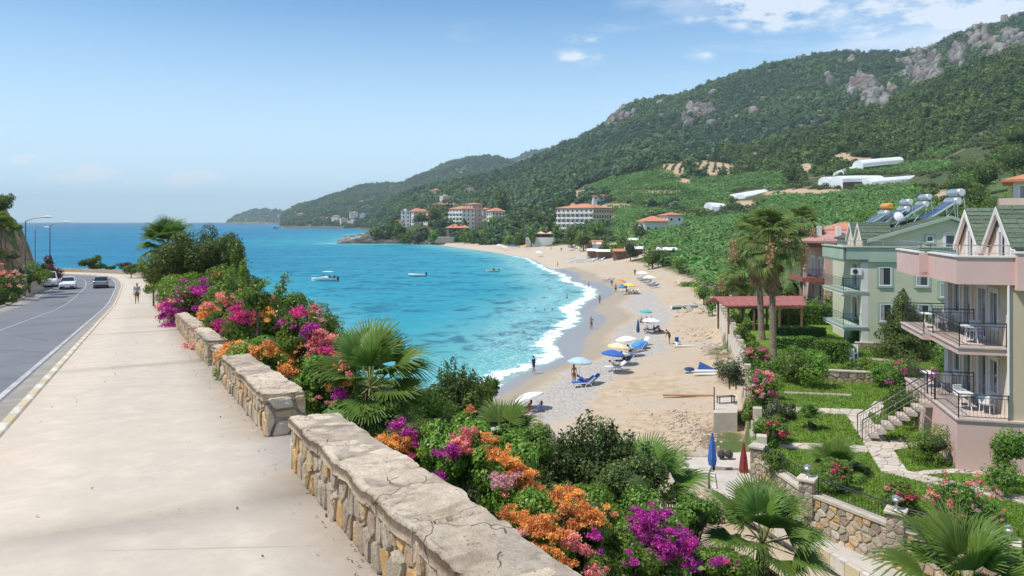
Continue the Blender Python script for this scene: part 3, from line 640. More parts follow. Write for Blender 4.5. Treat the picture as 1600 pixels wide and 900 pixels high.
def stone_mesh(name, poly, fn, depth, m, rnd, rough=.2):
    """fn(u, v, out) -> world point; a proud, rounded stone"""
    poly = round_poly(poly); n = len(poly); cx = sum(p[0] for p in poly)/n; cy = sum(p[1] for p in poly)/n
    vs = []; 
    for (f, d) in ((1.0, -.03), (1.0, .55*depth), (.93, .9*depth), (.55, 1.0*depth)):
        for p in poly: vs.append(fn(cx+(p[0]-cx)*f, cy+(p[1]-cy)*f, d*(1+rnd.uniform(-rough, rough)) if d > 0 else d))
    vs.append(fn(cx, cy, depth*(1+rnd.uniform(-rough, rough))))
    fs = []
    for r in range(3): fs += [(r*n+i, r*n+(i+1) % n, (r+1)*n+(i+1) % n, (r+1)*n+i) for i in range(n)]
    fs += [(3*n+i, 3*n+(i+1) % n, 4*n) for i in range(n)]
    b = MB(); b.add(vs, fs); return b.mesh(name, m, smooth=False)
def rubble(name, c1, c2, c3=None):
    m = bpy.data.materials.new(name); t = NT(m); p = t.pos(); a = t.noise(p, 6, 6, .65); b = t.noise(p, 28, 5, .7)
    col = t.mix(t.ramp(a, .3, .7), c1, c2)
    if c3: col = t.mix(t.ramp(t.noise(p, 3.3, 4, .6), .52, .66), col, c3)
    col = t.mix(t.math('MULTIPLY', t.ramp(b, .56, .75), .5), col, tuple(v*.45 for v in c1)); r = t.N('ShaderNodeObjectInfo').outputs['Random']
    hs = t.N('ShaderNodeHueSaturation'); t.set(hs.inputs['Color'], col); t.set(hs.inputs['Value'], t.math('MULTIPLY_ADD', r, .4, .8))
    if 'capping' in name:
        q = t.N('ShaderNodeVectorMath', operation='ADD'); t.set(q.inputs[0], p); sc_ = t.N('ShaderNodeVectorMath', operation='SCALE'); ns_ = t.N('ShaderNodeTexNoise'); t.set(ns_.inputs[0], p); ns_.inputs['Scale'].default_value = 3.5; t.set(sc_.inputs[0], ns_.outputs['Color']); sc_.inputs['Scale'].default_value = .3; t.set(q.inputs[1], sc_.outputs[0]); cr = t.vor(q.outputs[0], 1.9, 'DISTANCE_TO_EDGE'); k = t.ramp(cr, .012, .002); pit = t.ramp(t.noise(p, 22, 3, .6), .66, .74); k = t.math('MAXIMUM', t.math('MULTIPLY', k, t.ramp(t.noise(p, 1.5, 3), .42, .55)), t.math('MULTIPLY', pit, .7)); t.set(hs.inputs['Color'], t.mix(t.math('MULTIPLY', k, .75), col, (.13, .105, .08))); a = t.math('SUBTRACT', a, t.math('MULTIPLY', k, .5))
    t.bsdf(hs.outputs[0], .9, t.bump(t.math('ADD', t.math('MULTIPLY', a, 1.0), t.math('MULTIPLY', b, .7)), 1.0, .035), .2); MATS[name] = m; return m
Mst = [rubble('limestone_grey', (.36, .30, .23), (.52, .45, .35), (.44, .32, .20)), rubble('limestone_pale', (.48, .42, .33), (.62, .55, .44), (.50, .38, .25)), rubble('limestone_tan', (.44, .32, .19), (.58, .46, .32), (.50, .30, .13)), rubble('limestone_ochre', (.52, .31, .12), (.64, .44, .22), (.42, .22, .08)), rubble('limestone_brown', (.27, .20, .15), (.42, .34, .26))]
Mmortar = rubble('old_mortar', (.33, .27, .21), (.46, .39, .31), (.26, .21, .16)); Mcap = rubble('weathered_capping', (.49, .395, .29), (.66, .56, .43), (.40, .315, .23))
WST = [0, 0, 0, 0, 1, 2, 2, 3, 4]
def promenade_wall(s0, s1, hgt, thick, label, cw, ch, seed, res=.05, hole=0, coplen=.75):
    rnd = random.Random(seed); x0, y0, z0 = PP(s0, 0); root = thing('stone_wall', label, 'wall', (x0, y0, z0), 0, 'stone walls along the promenade'); O = Vector((x0, y0, z0))
    def P(s, w, z): 
        a = PP(s, w, z); return Vector(a)-O
    L = s1-s0; ct = .07
    # mortar core, slightly lumpy
    n = max(4, int(L/.12)) if L < 8 else max(4, int(L/.4)); b = MB(); vs = []; nv = 5; rows = [(-.02, -.12)]+[(-.02, hgt*k/nv) for k in range(nv+1)]+[(-thick+.02, hgt), (-thick+.02, -.3)]
    for i in range(n+1):
        s = s0+.02+(L-.04)*i/n
        for (w, z) in rows: vs.append(P(s, w+(rnd.uniform(-.008, .012) if w > -.1 else 0), z-.01))
    k = len(rows); fs = [(i*k+j, i*k+j+1, (i+1)*k+j+1, (i+1)*k+j) for i in range(n) for j in range(k-1)]+[tuple(range(k)), tuple(n*k+j for j in range(k))[::-1]]
    b.add(vs, fs); b.obj('mortar_core', Mmortar, root, smooth=False)
    H0 = hgt-ct+.01
    def put(w, h, fn, dep, cw=cw, ch=ch):
        for poly in cells(w, h, cw, ch, rnd, gap=.014 if cw < .3 else .018):
            m = Mst[rnd.choice(WST)]; link(bpy.data.objects.new('stone', stone_mesh('stone', poly, fn, dep*rnd.uniform(.45, 1.25), m, rnd)), root)
    put(L, H0, lambda u, v, d: P(s0+u, d-.02, v), .038)
    def endf(u, v, d, near=True):
        return P(s0-d+.02, -u, v)
    WS_ = WST[:]; WST[:] = [1, 1, 0, 2, 1]; put(thick, H0, endf, .045, thick/2.2, H0/2.6); WST[:] = WS_
    put(thick, H0, lambda u, v, d: P(s1+d-.02, -u, v), .035)
    # capping stones: ragged, cracked pieces laid end to end
    cuts = [0]
    while cuts[-1] < L-coplen*.8: cuts.append(cuts[-1]+coplen*rnd.uniform(.6, 1.35))
    cuts[-1] = L
    for a, c in zip(cuts[:-1], cuts[1:]):
        nu = max(3, int((c-a)/res)); nw = max(4, int(thick/res)); dz0 = rnd.uniform(-.012, .012); V = []; sk = rnd.uniform(-.12, .12)
        for i in range(nu+1):
            for j in range(nw+1):
                fu, fw = i/nu, j/nw; s = a+(c-a)*fu; w = .035-(thick+.05)*fw; q = s+s0
                e = min(fu*(c-a), (1-fu)*(c-a), fw*thick, (1-fw)*thick)
                s += (sk*(fw-.5)*(1 if 0 < a else 0) if fu < .5 else sk*(fw-.5)*(1 if c < L else 0))*(1-2*min(fu, 1-fu))
                sgn = 1 if fw < .5 else -1; rag = float(fbm(q*3.1, sgn*9+seed, 5, 3))*.035; edge = max(0, 1-min(fw, 1-fw)*5)
                w += rag*edge*sgn
                z = hgt+dz0+float(fbm(q*2.2, w*2.2, seed, 2))*.022+float(fbm(q*8, w*8, seed+3, 4))*.02-.02*max(0, 1-abs(float(fbm(q*2.6+4, w*2.6, seed+5, 2)))*16)
                if c-a > 0: z -= .018*max(0, 1-e/.025)+(.012 if (0 < a and fu*(c-a) < .02) or (c < L and (1-fu)*(c-a) < .02) else 0)
                V.append(P(s0+min(max(s, .006), L-.006) if 0 < fu < 1 else s0+s+(.006 if fu == 0 else -.006), w, z))
        nV = len(V); idx = np.arange(nV).reshape(nu+1, nw+1); Q = np.stack([idx[:-1, :-1], idx[:-1, 1:], idx[1:, 1:], idx[1:, :-1]], -1).reshape(-1, 4)
        ring = np.r_[idx[:, 0], idx[-1, 1:], idx[-2::-1, -1], idx[0, -2:0:-1]]; V = np.array(V); bot = V[ring].copy(); bot[:, 2] -= ct+.02
        kk = np.arange(len(ring)); Q = np.vstack([Q, np.c_[ring, nV+kk, nV+np.roll(kk, -1), np.roll(ring, -1)]])
        me = np_mesh('capping_stone', np.vstack([V, bot]), Q, Mcap); me.polygons.foreach_set('use_smooth', [True]*len(me.polygons)); link(bpy.data.objects.new('capping_stone', me), root)
    return root
def prom_walls():
    promenade_wall(s_of_D(1.6), s_of_D(8.33), .56, .50, 'long low rubble wall nearest the camera with ochre stones and cracked grey capping', .18, .235, 3, .025)
    promenade_wall(s_of_D(9.95), s_of_D(15.2), .56, .50, 'short rubble wall with one rounded white end stone, behind the nearest wall', .17, .22, 5, .035)
    promenade_wall(s_of_D(15.6), s_of_D(17.0), .62, .34, 'narrow stub of stone wall half under orange flowers', .22, .2, 7, .05)
    promenade_wall(s_of_D(18.2), s_of_D(33.5), .60, .45, 'stone wall overgrown by pink and orange bougainvillea halfway along the hedge', .24, .22, 9, .12, coplen=1.1)
    promenade_wall(s_of_D(39), s_of_D(62), .6, .45, 'low stone wall beside the walking man', .42, .3, 11, .3, coplen=1.6)
prom_walls()
def far_wall():
    m = rubble('coursed_rubble_far', (.30, .24, .18), (.42, .35, .27)); b = MB(); ss = np.arange(s_of_D(70), Smax-20, 2.0); vs = []
    for s in ss:
        for (w, z) in ((0, -.2), (0, .55+.05*math.sin(s*1.7)), (-.4, .55), (-.4, -.8)): vs.append(PP(s, w, z))
    n = len(ss); fs = [(i*4+j, i*4+j+1, (i+1)*4+j+1, (i+1)*4+j) for i in range(n-1) for j in range(3)]+[(0, 1, 2, 3), tuple((n-1)*4+j for j in (3, 2, 1, 0))]
    o = b.add(vs, fs).obj('stone_wall', m); tag(o, 'low stone parapet curving round the seaward bend of the road', 'wall', 'stone walls along the promenade')
far_wall()
# ================================================================ LEAVES, FORESTS AND PLANTATIONS
def leaf_cloud(C, N, S, rng, asp=.55, fold=.25, droop=0.0):
    """C centres, N outward dirs, S sizes -> one kite-shaped leaf (a folded quad) each"""
    n = len(C); N = N/np.maximum(np.linalg.norm(N, axis=1), 1e-6)[:, None]
    r = rng.normal(size=(n, 3)); d = r-(r*N).sum(1)[:, None]*N*.45; d[:, 2] -= droop; d /= np.linalg.norm(d, axis=1)[:, None]
    s = np.cross(N, d); s /= np.maximum(np.linalg.norm(s, axis=1), 1e-6)[:, None]; u = np.cross(d, s)
    S = np.asarray(S)[:, None]; w = s*S*asp*.5
    V = np.stack([C-d*S*.5, C+w+u*S*fold*.5, C+d*S*.5, C-w+u*S*fold*.5], 1).reshape(-1, 3)
    return V, np.arange(4*n).reshape(n, 4)
def crown_points(n, rng, rad=(1, 1, 1), clumps=14, cs=.42, inner=.25, flat=1.0):
    """leaf centres gathered on uneven clumps spread over an ellipsoid"""
    cc = rng.normal(size=(clumps, 3)); cc /= np.linalg.norm(cc, axis=1)[:, None]; cc *= rng.uniform(.35, .82, (clumps, 1)); cc[:, 2] = np.where(cc[:, 2] < -flat, cc[:, 2]*.5, cc[:, 2])
    k = rng.integers(0, clumps, n); p = rng.normal(size=(n, 3)); p /= np.linalg.norm(p, axis=1)[:, None]
    r = rng.uniform(inner, 1, (n, 1))**.5; sz = rng.uniform(.7, 1.2, clumps)[k][:, None]*cs
    P = (cc[k]+p*r*sz)*1.18; Nn = p*.7+P*.5
    rad = np.array(rad); return P*rad, Nn
def lumpy(n, rng, rad, seed, sub=2):
    bm = bmesh.new(); bmesh.ops.create_icosphere(bm, subdivisions=sub, radius=1)
    V = []
    for v in bm.verts:
        k = 1+.28*mnoise.noise(v.co*1.7+Vector((seed, 0, 0)))+.12*mnoise.noise(v.co*4+Vector((0, seed, 0))); V.append(tuple(Vector((v.co.x*rad[0], v.co.y*rad[1], v.co.z*rad[2]))*k))
    Fc = [[q.index for q in f.verts] for f in bm.faces]; bm.free(); return np.array(V), np.array(Fc)
Lforest = leafmat('forest_leaves', (.05, .105, .055), (.095, .165, .075), (.13, .175, .085), .28, .6, patch=(.11, .17, .06), pscale=.006)
Lscrub = leafmat('scrub_leaves', (.075, .12, .028), (.16, .21, .055), (.21, .20, .08), .25, .6)
Lbanana = leafmat('banana_leaves', (.06, .18, .028), (.14, .31, .06), (.24, .36, .11), .35, .4)
Lpine = leafmat('pine_needles', (.065, .12, .022), (.14, .21, .042), (.20, .25, .06), .28, .5)
Lbroad = leafmat('broad_leaves', (.075, .16, .02), (.165, .28, .045), (.24, .34, .07), .32, .42)
Lgray = leafmat('olive_leaves', (.08, .10, .05), (.15, .165, .085), (.2, .2, .1), .2, .6)
Lbright = leafmat('fresh_leaves', (.13, .24, .025), (.23, .36, .06), (.30, .40, .08), .38, .45)
Lhedge = leafmat('hedge_leaves', (.09, .20, .018), (.18, .32, .04), (.24, .37, .06), .3, .5)
Mcore = mat('crown_shade', (.03, .055, .015), (.055, .08, .025), 6, 1, rnd=.2)  # solid crown cores; the shade inside the leaves is put into this dark green
Mbark = mat('bark', (.11, .08, .06), (.22, .17, .13), 6, .95, .7, .03, bscale=14, sc=(1, 1, .3))
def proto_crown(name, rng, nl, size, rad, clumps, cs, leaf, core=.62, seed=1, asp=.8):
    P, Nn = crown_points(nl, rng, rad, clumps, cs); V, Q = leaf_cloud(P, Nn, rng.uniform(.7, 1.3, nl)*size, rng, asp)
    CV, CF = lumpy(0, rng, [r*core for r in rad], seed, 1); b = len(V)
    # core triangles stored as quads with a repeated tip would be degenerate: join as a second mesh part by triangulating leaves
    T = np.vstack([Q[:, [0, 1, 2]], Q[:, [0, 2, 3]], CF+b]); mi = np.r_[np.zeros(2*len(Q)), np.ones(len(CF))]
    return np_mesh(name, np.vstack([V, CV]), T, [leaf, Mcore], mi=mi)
def protos(name, meshes):
    c = bpy.data.collections.new(name)
    for i, me in enumerate(meshes): c.objects.link(bpy.data.objects.new(name+'_form', me))
    return c
def scatter(name, pts, scl, coll, label=None, tilt=.1, cat=None):
    n = len(pts); me = bpy.data.meshes.new(name); me.vertices.add(n); me.vertices.foreach_set('co', np.asarray(pts, np.float32).ravel())
    rg = np.random.default_rng(n); a = me.attributes.new('scl', 'FLOAT_VECTOR', 'POINT'); sv = np.asarray(scl, np.float32); sv = np.repeat(sv[:, None], 3, 1) if sv.ndim == 1 else sv
    a.data.foreach_set('vector', sv.ravel()); a = me.attributes.new('rot', 'FLOAT_VECTOR', 'POINT')
    a.data.foreach_set('vector', np.c_[rg.normal(0, tilt, n), rg.normal(0, tilt, n), rg.uniform(0, 6.283, n)].astype(np.float32).ravel())
    a = me.attributes.new('pick', 'INT', 'POINT'); a.data.foreach_set('value', rg.integers(0, len(coll.objects), n).astype(np.int32)); me.update()
    ng = bpy.data.node_groups.new('spread_'+name, 'GeometryNodeTree'); ng.interface.new_socket('Geometry', in_out='INPUT', socket_type='NodeSocketGeometry'); ng.interface.new_socket('Geometry', in_out='OUTPUT', socket_type='NodeSocketGeometry')
    N = ng.nodes.new; L = ng.links.new; gi = N('NodeGroupInput'); go = N('NodeGroupOutput'); ip = N('GeometryNodeInstanceOnPoints'); ci = N('GeometryNodeCollectionInfo')
    ci.inputs['Collection'].default_value = coll; ci.inputs['Separate Children'].default_value = True; ci.inputs['Reset Children'].default_value = True
    def na(nm, ty):
        q = N('GeometryNodeInputNamedAttribute'); q.data_type = ty; q.inputs['Name'].default_value = nm; return q.outputs['Attribute']
    L(gi.outputs[0], ip.inputs['Points']); L(ci.outputs[0], ip.inputs['Instance']); ip.inputs['Pick Instance'].default_value = True
    L(na('pick', 'INT'), ip.inputs['Instance Index']); L(na('rot', 'FLOAT_VECTOR'), ip.inputs['Rotation']); L(na('scl', 'FLOAT_VECTOR'), ip.inputs['Scale']); L(ip.outputs[0], go.inputs[0])
    o = mobj(name, me); md = o.modifiers.new('spread', 'NODES'); md.node_group = ng; return tag(o, label, cat, kind='stuff')
def banana_mesh(name, rng, nleaf=9, seg=4, L=2.6, wid=.55, h=1.6):
    V = []; Q = []
    for i in range(nleaf):
        a = 2.4*i+rng.uniform(-.3, .3); el = rng.uniform(.55, 1.35); l = L*rng.uniform(.75, 1.1); p = np.array([0, 0, h*rng.uniform(.75, 1.0)]); out = np.array([math.cos(a), math.sin(a), 0]); side = np.array([-math.sin(a), math.cos(a), 0])
        e = el; prev = None
        for k in range(seg+1):
            f = k/seg; w = wid*.5*math.sin(min(1, .12+f*1.1)*math.pi*.93)**.6 if 0 < k < seg else .04
            q = [p+side*w-np.array([0, 0, w*.35]), p.copy(), p-side*w-np.array([0, 0, w*.35])]; b = len(V); V += q
            if prev is not None: Q += [(prev, prev+1, b+1, b), (prev+1, prev+2, b+2, b+1)]
            prev = b; d = out*math.cos(e)+np.array([0, 0, math.sin(e)]); p = p+d*l/seg; e -= rng.uniform(.35, .6)
    b = len(V)
    for k in range(5): t = k*2*math.pi/5; V += [np.array([math.cos(t)*.13, math.sin(t)*.13, -.3]), np.array([math.cos(t)*.08, math.sin(t)*.08, h])]
    nq = len(Q); Q += [(b+2*k, b+2*((k+1) % 5), b+2*((k+1) % 5)+1, b+2*k+1) for k in range(5)]
    return np_mesh(name, np.array(V), np.array(Q), [Lbanana, Mstem], mi=[0]*nq+[1]*5)
Mstem = mat('banana_stem', (.16, .17, .06), (.30, .24, .12), 3, .7)
rg = np.random.default_rng(5)
FOREST = protos('forest_tree', [proto_crown('forest_tree', rg, 150, .5, (1, 1, [.9, 1.3, .8, 1.0, 1.5][i]), 8, .5, Lforest, .62, i) for i in range(5)]); Lfor2 = leafmat('near_forest_leaves', (.08, .135, .028), (.16, .225, .045), (.20, .24, .07), .28, .6, patch=(.06, .10, .03), pscale=.02)
FOREST2 = protos('near_forest_tree', [proto_crown('near_forest_tree', rg, 260, .36, (1, 1, [.9, 1.2, .8, 1.0, 1.4][i]), 9, .5, Lfor2, .62, i+30) for i in range(5)])
SCRUB = protos('scrub_bush', [proto_crown('scrub_bush', rg, 170, .36, (1, 1, .8), 9, .5, Lscrub if i < 3 else Lforest, .6, i+9) for i in range(5)])
BANANA = protos('banana_plant', [banana_mesh('banana_plant', rg) for i in range(5)])
PLANT = [[(895, 293), (950, 280), (1040, 266), (1065, 282), (1225, 270), (1225, 298), (1150, 304), (1130, 330), (1100, 334), (1020, 322), (935, 312)],
 [(925, 322), (1000, 326), (1100, 345), (1160, 340), (1190, 355), (1175, 450), (1120, 470), (1070, 430), (1000, 395), (960, 372), (955, 340)],
 [(1200, 306), (1350, 296), (1430, 292), (1460, 320), (1470, 345), (1400, 380), (1200, 400), (1175, 350)],
 [(1335, 262), (1420, 255), (1490, 257), (1485, 272), (1370, 279), (1315, 275)],
 [(1445, 236), (1560, 232), (1560, 250), (1450, 250)]]
Mcrag = bpy.data.materials.new('cliff_rock')
def crag_setup():
    t = NT(Mcrag); p = t.pos(); a = t.noise(p, .12, 7, .7, .5, sc=(1, 1, .4)); c = t.mix(t.ramp(a, .35, .65), (.10, .095, .085), (.30, .28, .25)); c = t.mix(t.ramp(t.noise(p, .05, 5), .54, .64), c, (.26, .19, .15)); t.bsdf(c, .95, t.bump(t.noise(p, .5, 6, .7), .9, 1.0), .1)
    ms = []
    for i in range(4):
        V, Fc = lumpy(0, None, (1, .8, 1.1), i*5+2, 2); V = V*.5+np.round(V*2.2)/2.2*.5; ms.append(np_mesh('crag', V, Fc, Mcrag))
    return protos('crag', ms)
CRAGS = crag_setup()
KEEPOUT = []   # (x, y, r)
def cloud_pts(D0, D1, px0, px1, dens, rng, jit=True):
    """uniform points per square metre over a wedge"""
    A = (px1-px0)/F*(D1**2-D0**2)/2; n = int(A*dens); D = np.sqrt(rng.uniform(D0**2, D1**2, n)); px = rng.uniform(px0, px1, n); return (px-800)/F*D, D
def pyof(X, Y, Z): return 800+F*X/Y, HY-(Z-CZ)/Y*F
def inpolys(px, py, polys):
    r = np.zeros(px.shape, bool)
    for P in polys: r |= in_poly(px, py, P)
    return r
def ell(px, py, E, k=1.0):
    r = np.zeros(px.shape, bool)
    for (a, b, rx, ry) in E: r |= ((px-a)/rx)**2+((py-b)/ry)**2 < k
    return r
CLEAR = [(917, 340, 48, 15), (650, 351, 30, 15), (745, 349, 44, 19), (1037, 348, 34, 11), (1278, 281, 22, 9), (1425, 243, 20, 7), (1385, 283, 108, 9), (1372, 257, 36, 6), (1520, 253, 34, 4), (1175, 306, 34, 9), (1115, 328, 16, 8), (860, 370, 30, 6), (1580, 300, 40, 30)]
def forests():
    rng = np.random.default_rng(3)
    X, Y = cloud_pts(420, 1750, 540, 1900, 1/34., rng); Z, sd, t, px = H(X, Y, True); px, py = pyof(X, Y, Z)
    n = fbm(X*.012, Y*.012, 91, 4); ok = (sd > 14)&~inpolys(px, py, PLANT)&~ell(px, py, ROCKS, .55)&~ell(px, py, EARTH, 1.1)&~ell(px, py, CLEAR)
    dens = np.where((Y < 1150)&(px > 930)&(px < 1350)&(py > 150)&(n > .12), .5, 1.0); ok &= rng.uniform(size=len(X)) < dens
    X, Y, Z = X[ok], Y[ok], Z[ok]; s = np.clip(rng.lognormal(1.22, .3, len(X)), 1.8, 6.5)*(1+.25*fbm(X*.01, Y*.01, 7, 3)); k = Y < 480; s[k] *= .8
    sv = np.stack([s, s, s*rng.uniform(.8, 1.15, len(s))], 1)
    nr = (Y < 770)&(pyof(X, Y, Z)[0] > 1130); q = np.c_[X, Y, Z+s*.45]; scatter('pine_forest', q[~nr], sv[~nr], FOREST, 'dark blue-green forest covering the mountain above the bay'); scatter('near_forest', q[nr], sv[nr]*1.05, FOREST2, 'brighter yellow-green forest on the nearer spur on the right')
    Xr, Yr = cloud_pts(700, 1700, 930, 1700, 1/120., rng); Zr = H(Xr, Yr); a_, b_ = pyof(Xr, Yr, Zr); nn = fbm(Xr*.02, Yr*.02, 99, 3); k = ell(a_, b_, ROCKS, .8)&(nn > -.15)|((rng.uniform(size=len(Xr)) < .012)&(b_ < 230)); Xr, Yr, Zr = Xr[k], Yr[k], Zr[k]; n_ = len(Xr); s_ = rng.uniform(3, 9, n_)
    scatter('crags', np.c_[Xr, Yr, Zr], np.stack([s_, s_, s_*rng.uniform(.8, 1.9, n_)], 1), CRAGS, 'grey and rust cliffs and crags breaking through the forest', tilt=.25)
    # scrub and small trees between shore and forest
    X, Y = cloud_pts(150, 520, 545, 1900, 1/16., rng); Z, sd, t, px = H(X, Y, True); px, py = pyof(X, Y, Z); back = np.interp(Y, [150, 200, 267, 343, 430, 480], [30, 38, 44, 42, 36, 14])
    ok = (sd > back+1)&~inpolys(px, py, PLANT)&~ell(px, py, EARTH, 1.1)&~ell(px, py, CLEAR)&(rng.uniform(size=len(X)) < .8)&~((X > 18)&(Y < 98)); X, Y, Z = X[ok], Y[ok], Z[ok]
    s = rng.uniform(1.0, 2.6, len(X)); scatter('hillside_scrub', np.c_[X, Y, Z+s*.35], s, SCRUB, 'mixed green scrub and small trees on the lower slope')
    for nm, (zx, zy, zz), rgx, sz, pxr in (('far_forest', RIDGES[1][1], 0, 5.0, (440, 960)), ('headland_forest', RIDGES[0][1], 0, 7.0, (355, 485)), ('distant_forest', RIDGES[2][1], 0, 8.0, (660, 980))):
        me = RIDGES[['far_forest', 'headland_forest', 'distant_forest'].index(nm) if nm == 'x' else {'far_forest': 1, 'headland_forest': 0, 'distant_forest': 2}[nm]][0].data; bvh = BVHTree.FromPolygons([v.co[:] for v in me.vertices], [p.vertices[:] for p in me.polygons])
        D0, D1 = zy.min(), zy.max()*.88; Xa, Ya = cloud_pts(D0, D1, pxr[0], pxr[1], {'far_forest': 1/115., 'headland_forest': 1/190., 'distant_forest': 1/260.}[nm], rng); P = []
        for x, y in zip(Xa, Ya):
            h = bvh.ray_cast(Vector((x, y, 900)), Vector((0, 0, -1)))[0]
            if h is not None and h.z > (5 if nm != 'headland_forest' else 11): P.append((x, y, h.z+sz*.35))
        P = np.array(P); s = rng.uniform(.75, 1.25, len(P))*sz; scatter(nm, P, s, FOREST, {'far_forest': 'blue-green woods on the hills beyond the bay', 'headland_forest': 'woods on the farthest headland in the sea', 'distant_forest': 'woods on the farthest ridge behind the bay'}[nm])
    # banana plantations in rows
    for i, (P, lab) in enumerate(zip(PLANT, ['banana plantation on the terrace under the tan orchard', 'banana plantation behind the beach trees', 'banana plantation above the garden houses', 'banana field between the long white greenhouses', 'highest banana field at the right edge'])):
        q = np.array(P); D0, D1 = {0: (380, 680), 1: (118, 520), 2: (118, 520), 3: (330, 480), 4: (400, 600)}[i]
        xs = np.arange((q[:, 0].min()-800)/F*D0-10-(D1-D0)*.25, (q[:, 0].max()-800)/F*D1+10, 2.1); ys = np.arange(D0, D1, 2.9); X, Y = np.meshgrid(xs, ys); X = X+(Y-D0)*.25+rng.uniform(-.5, .5, X.shape); Y = Y+rng.uniform(-.35, .35, Y.shape); X = X.ravel(); Y = Y.ravel()
        px = 800+F*X/Y; m = (px > q[:, 0].min())&(px < q[:, 0].max()); X, Y = X[m], Y[m]; Z = H(X, Y); px, py = pyof(X, Y, Z)
        ok = in_poly(px, py, P)&~ell(px, py, CLEAR)&~ell(px, py, EARTH)&~((X > 18)&(Y < 100)); X, Y, Z = X[ok], Y[ok], Z[ok]; s = rng.uniform(.8, 1.25, len(X))
        if i == 1:
            order = np.argsort(Y); near, rest = order[:70], order[70:]
            g0 = list(BANANA.objects)
            for j in near:
                o = bpy.data.objects.new('banana_plant', g0[j % 5].data); link(o); o.location = (X[j], Y[j], Z[j]-.1); o.rotation_euler = (0, 0, rng.uniform(0, 6)); o.scale = [s[j]*1.15]*3
                tag(o, 'banana plant with long arching leaves along the beach edge of the plantation', 'banana plant', 'banana plants at the edge of the plantation')
            X, Y, Z, s = X[rest], Y[rest], Z[rest], s[rest]
        scatter('banana_plantation', np.c_[X, Y, Z-.1], s, BANANA, lab)
    # young orchard: dots of small trees on tan earth
    X, Y = np.meshgrid(np.arange(80, 260, 6.5), np.arange(520, 760, 9.)); X = (X+(Y-600)*.28).ravel(); Y = Y.ravel(); Z = H(X, Y); px, py = pyof(X, Y, Z); ok = ell(px, py, [(1092, 263, 56, 11)]); X, Y, Z = X[ok], Y[ok], Z[ok]
    scatter('orchard_rows', np.c_[X, Y, Z+.7], rng.uniform(1.0, 1.5, len(X)), SCRUB, 'rows of young trees on bare tan earth on the hillside')
forests()
# ================================================================ FAR BUILDINGS
Mwhite = mat('white_render', (.70, .67, .61), (.78, .76, .71), 1.2, .85, rnd=.06); Mcream = mat('cream_render', (.62, .50, .38), (.68, .57, .45), .8, .85); Mrose = mat('rose_render', (.60, .42, .35), (.66, .48, .40), .8, .85)
Mtile = mat('terracotta_tiles', (.46, .17, .09), (.58, .26, .15), 3, .85, .5, .05, bscale=5, rnd=.1); Mglass = mat('window_glass', (.03, .04, .05), None, rough=.12, spec=.6); Mframe = mat('window_frame_white', (.78, .78, .76), None, rough=.5)
Mdark = mat('dark_opening', (.05, .045, .04), None, rough=.8); Mgrey = mat('grey_concrete', (.36, .34, .31), (.46, .43, .39), 1.5, .9, .3); Mbrown = mat('brown_timber', (.17, .10, .06), (.26, .16, .10), 5, .8)
def win_mesh(w, h): 
    b = MB(); b.box(-w/2, -.06, 0, w/2, .10, h); b.m = 1; b.box(-w/2+.12, -.09, .12, w/2-.12, .02, h-.1); return b.mesh('window', [Mframe, Mglass])
WM = {k: win_mesh(*k) for k in ((1.3, 1.4), (1.6, 2.1), (1.0, 1.2))}
def hip(b, x0, y0, x1, y1, z, h, e=.7):
    x0 -= e; y0 -= e; x1 += e; y1 += e; w, d = x1-x0, y1-y0; r = min(w, d)/2
    if w >= d: A, B = (x0+r, (y0+y1)/2, z+h), (x1-r, (y0+y1)/2, z+h)
    else: A, B = ((x0+x1)/2, y0+r, z+h), ((x0+x1)/2, y1-r, z+h)
    vs = [(x0, y0, z), (x1, y0, z), (x1, y1, z), (x0, y1, z), A, B, (x0, y0, z-.25), (x1, y0, z-.25), (x1, y1, z-.25), (x0, y1, z-.25)]
    fs = [(0, 1, 5, 4), (1, 2, 5), (2, 3, 4, 5), (3, 0, 4)] if w >= d else [(0, 1, 4), (1, 2, 5, 4), (2, 3, 5), (3, 0, 4, 5)]
    b.add(vs, fs+[(0, 6, 7, 1), (1, 7, 8, 2), (2, 8, 9, 3), (3, 9, 6, 0), (9, 8, 7, 6)]); return b
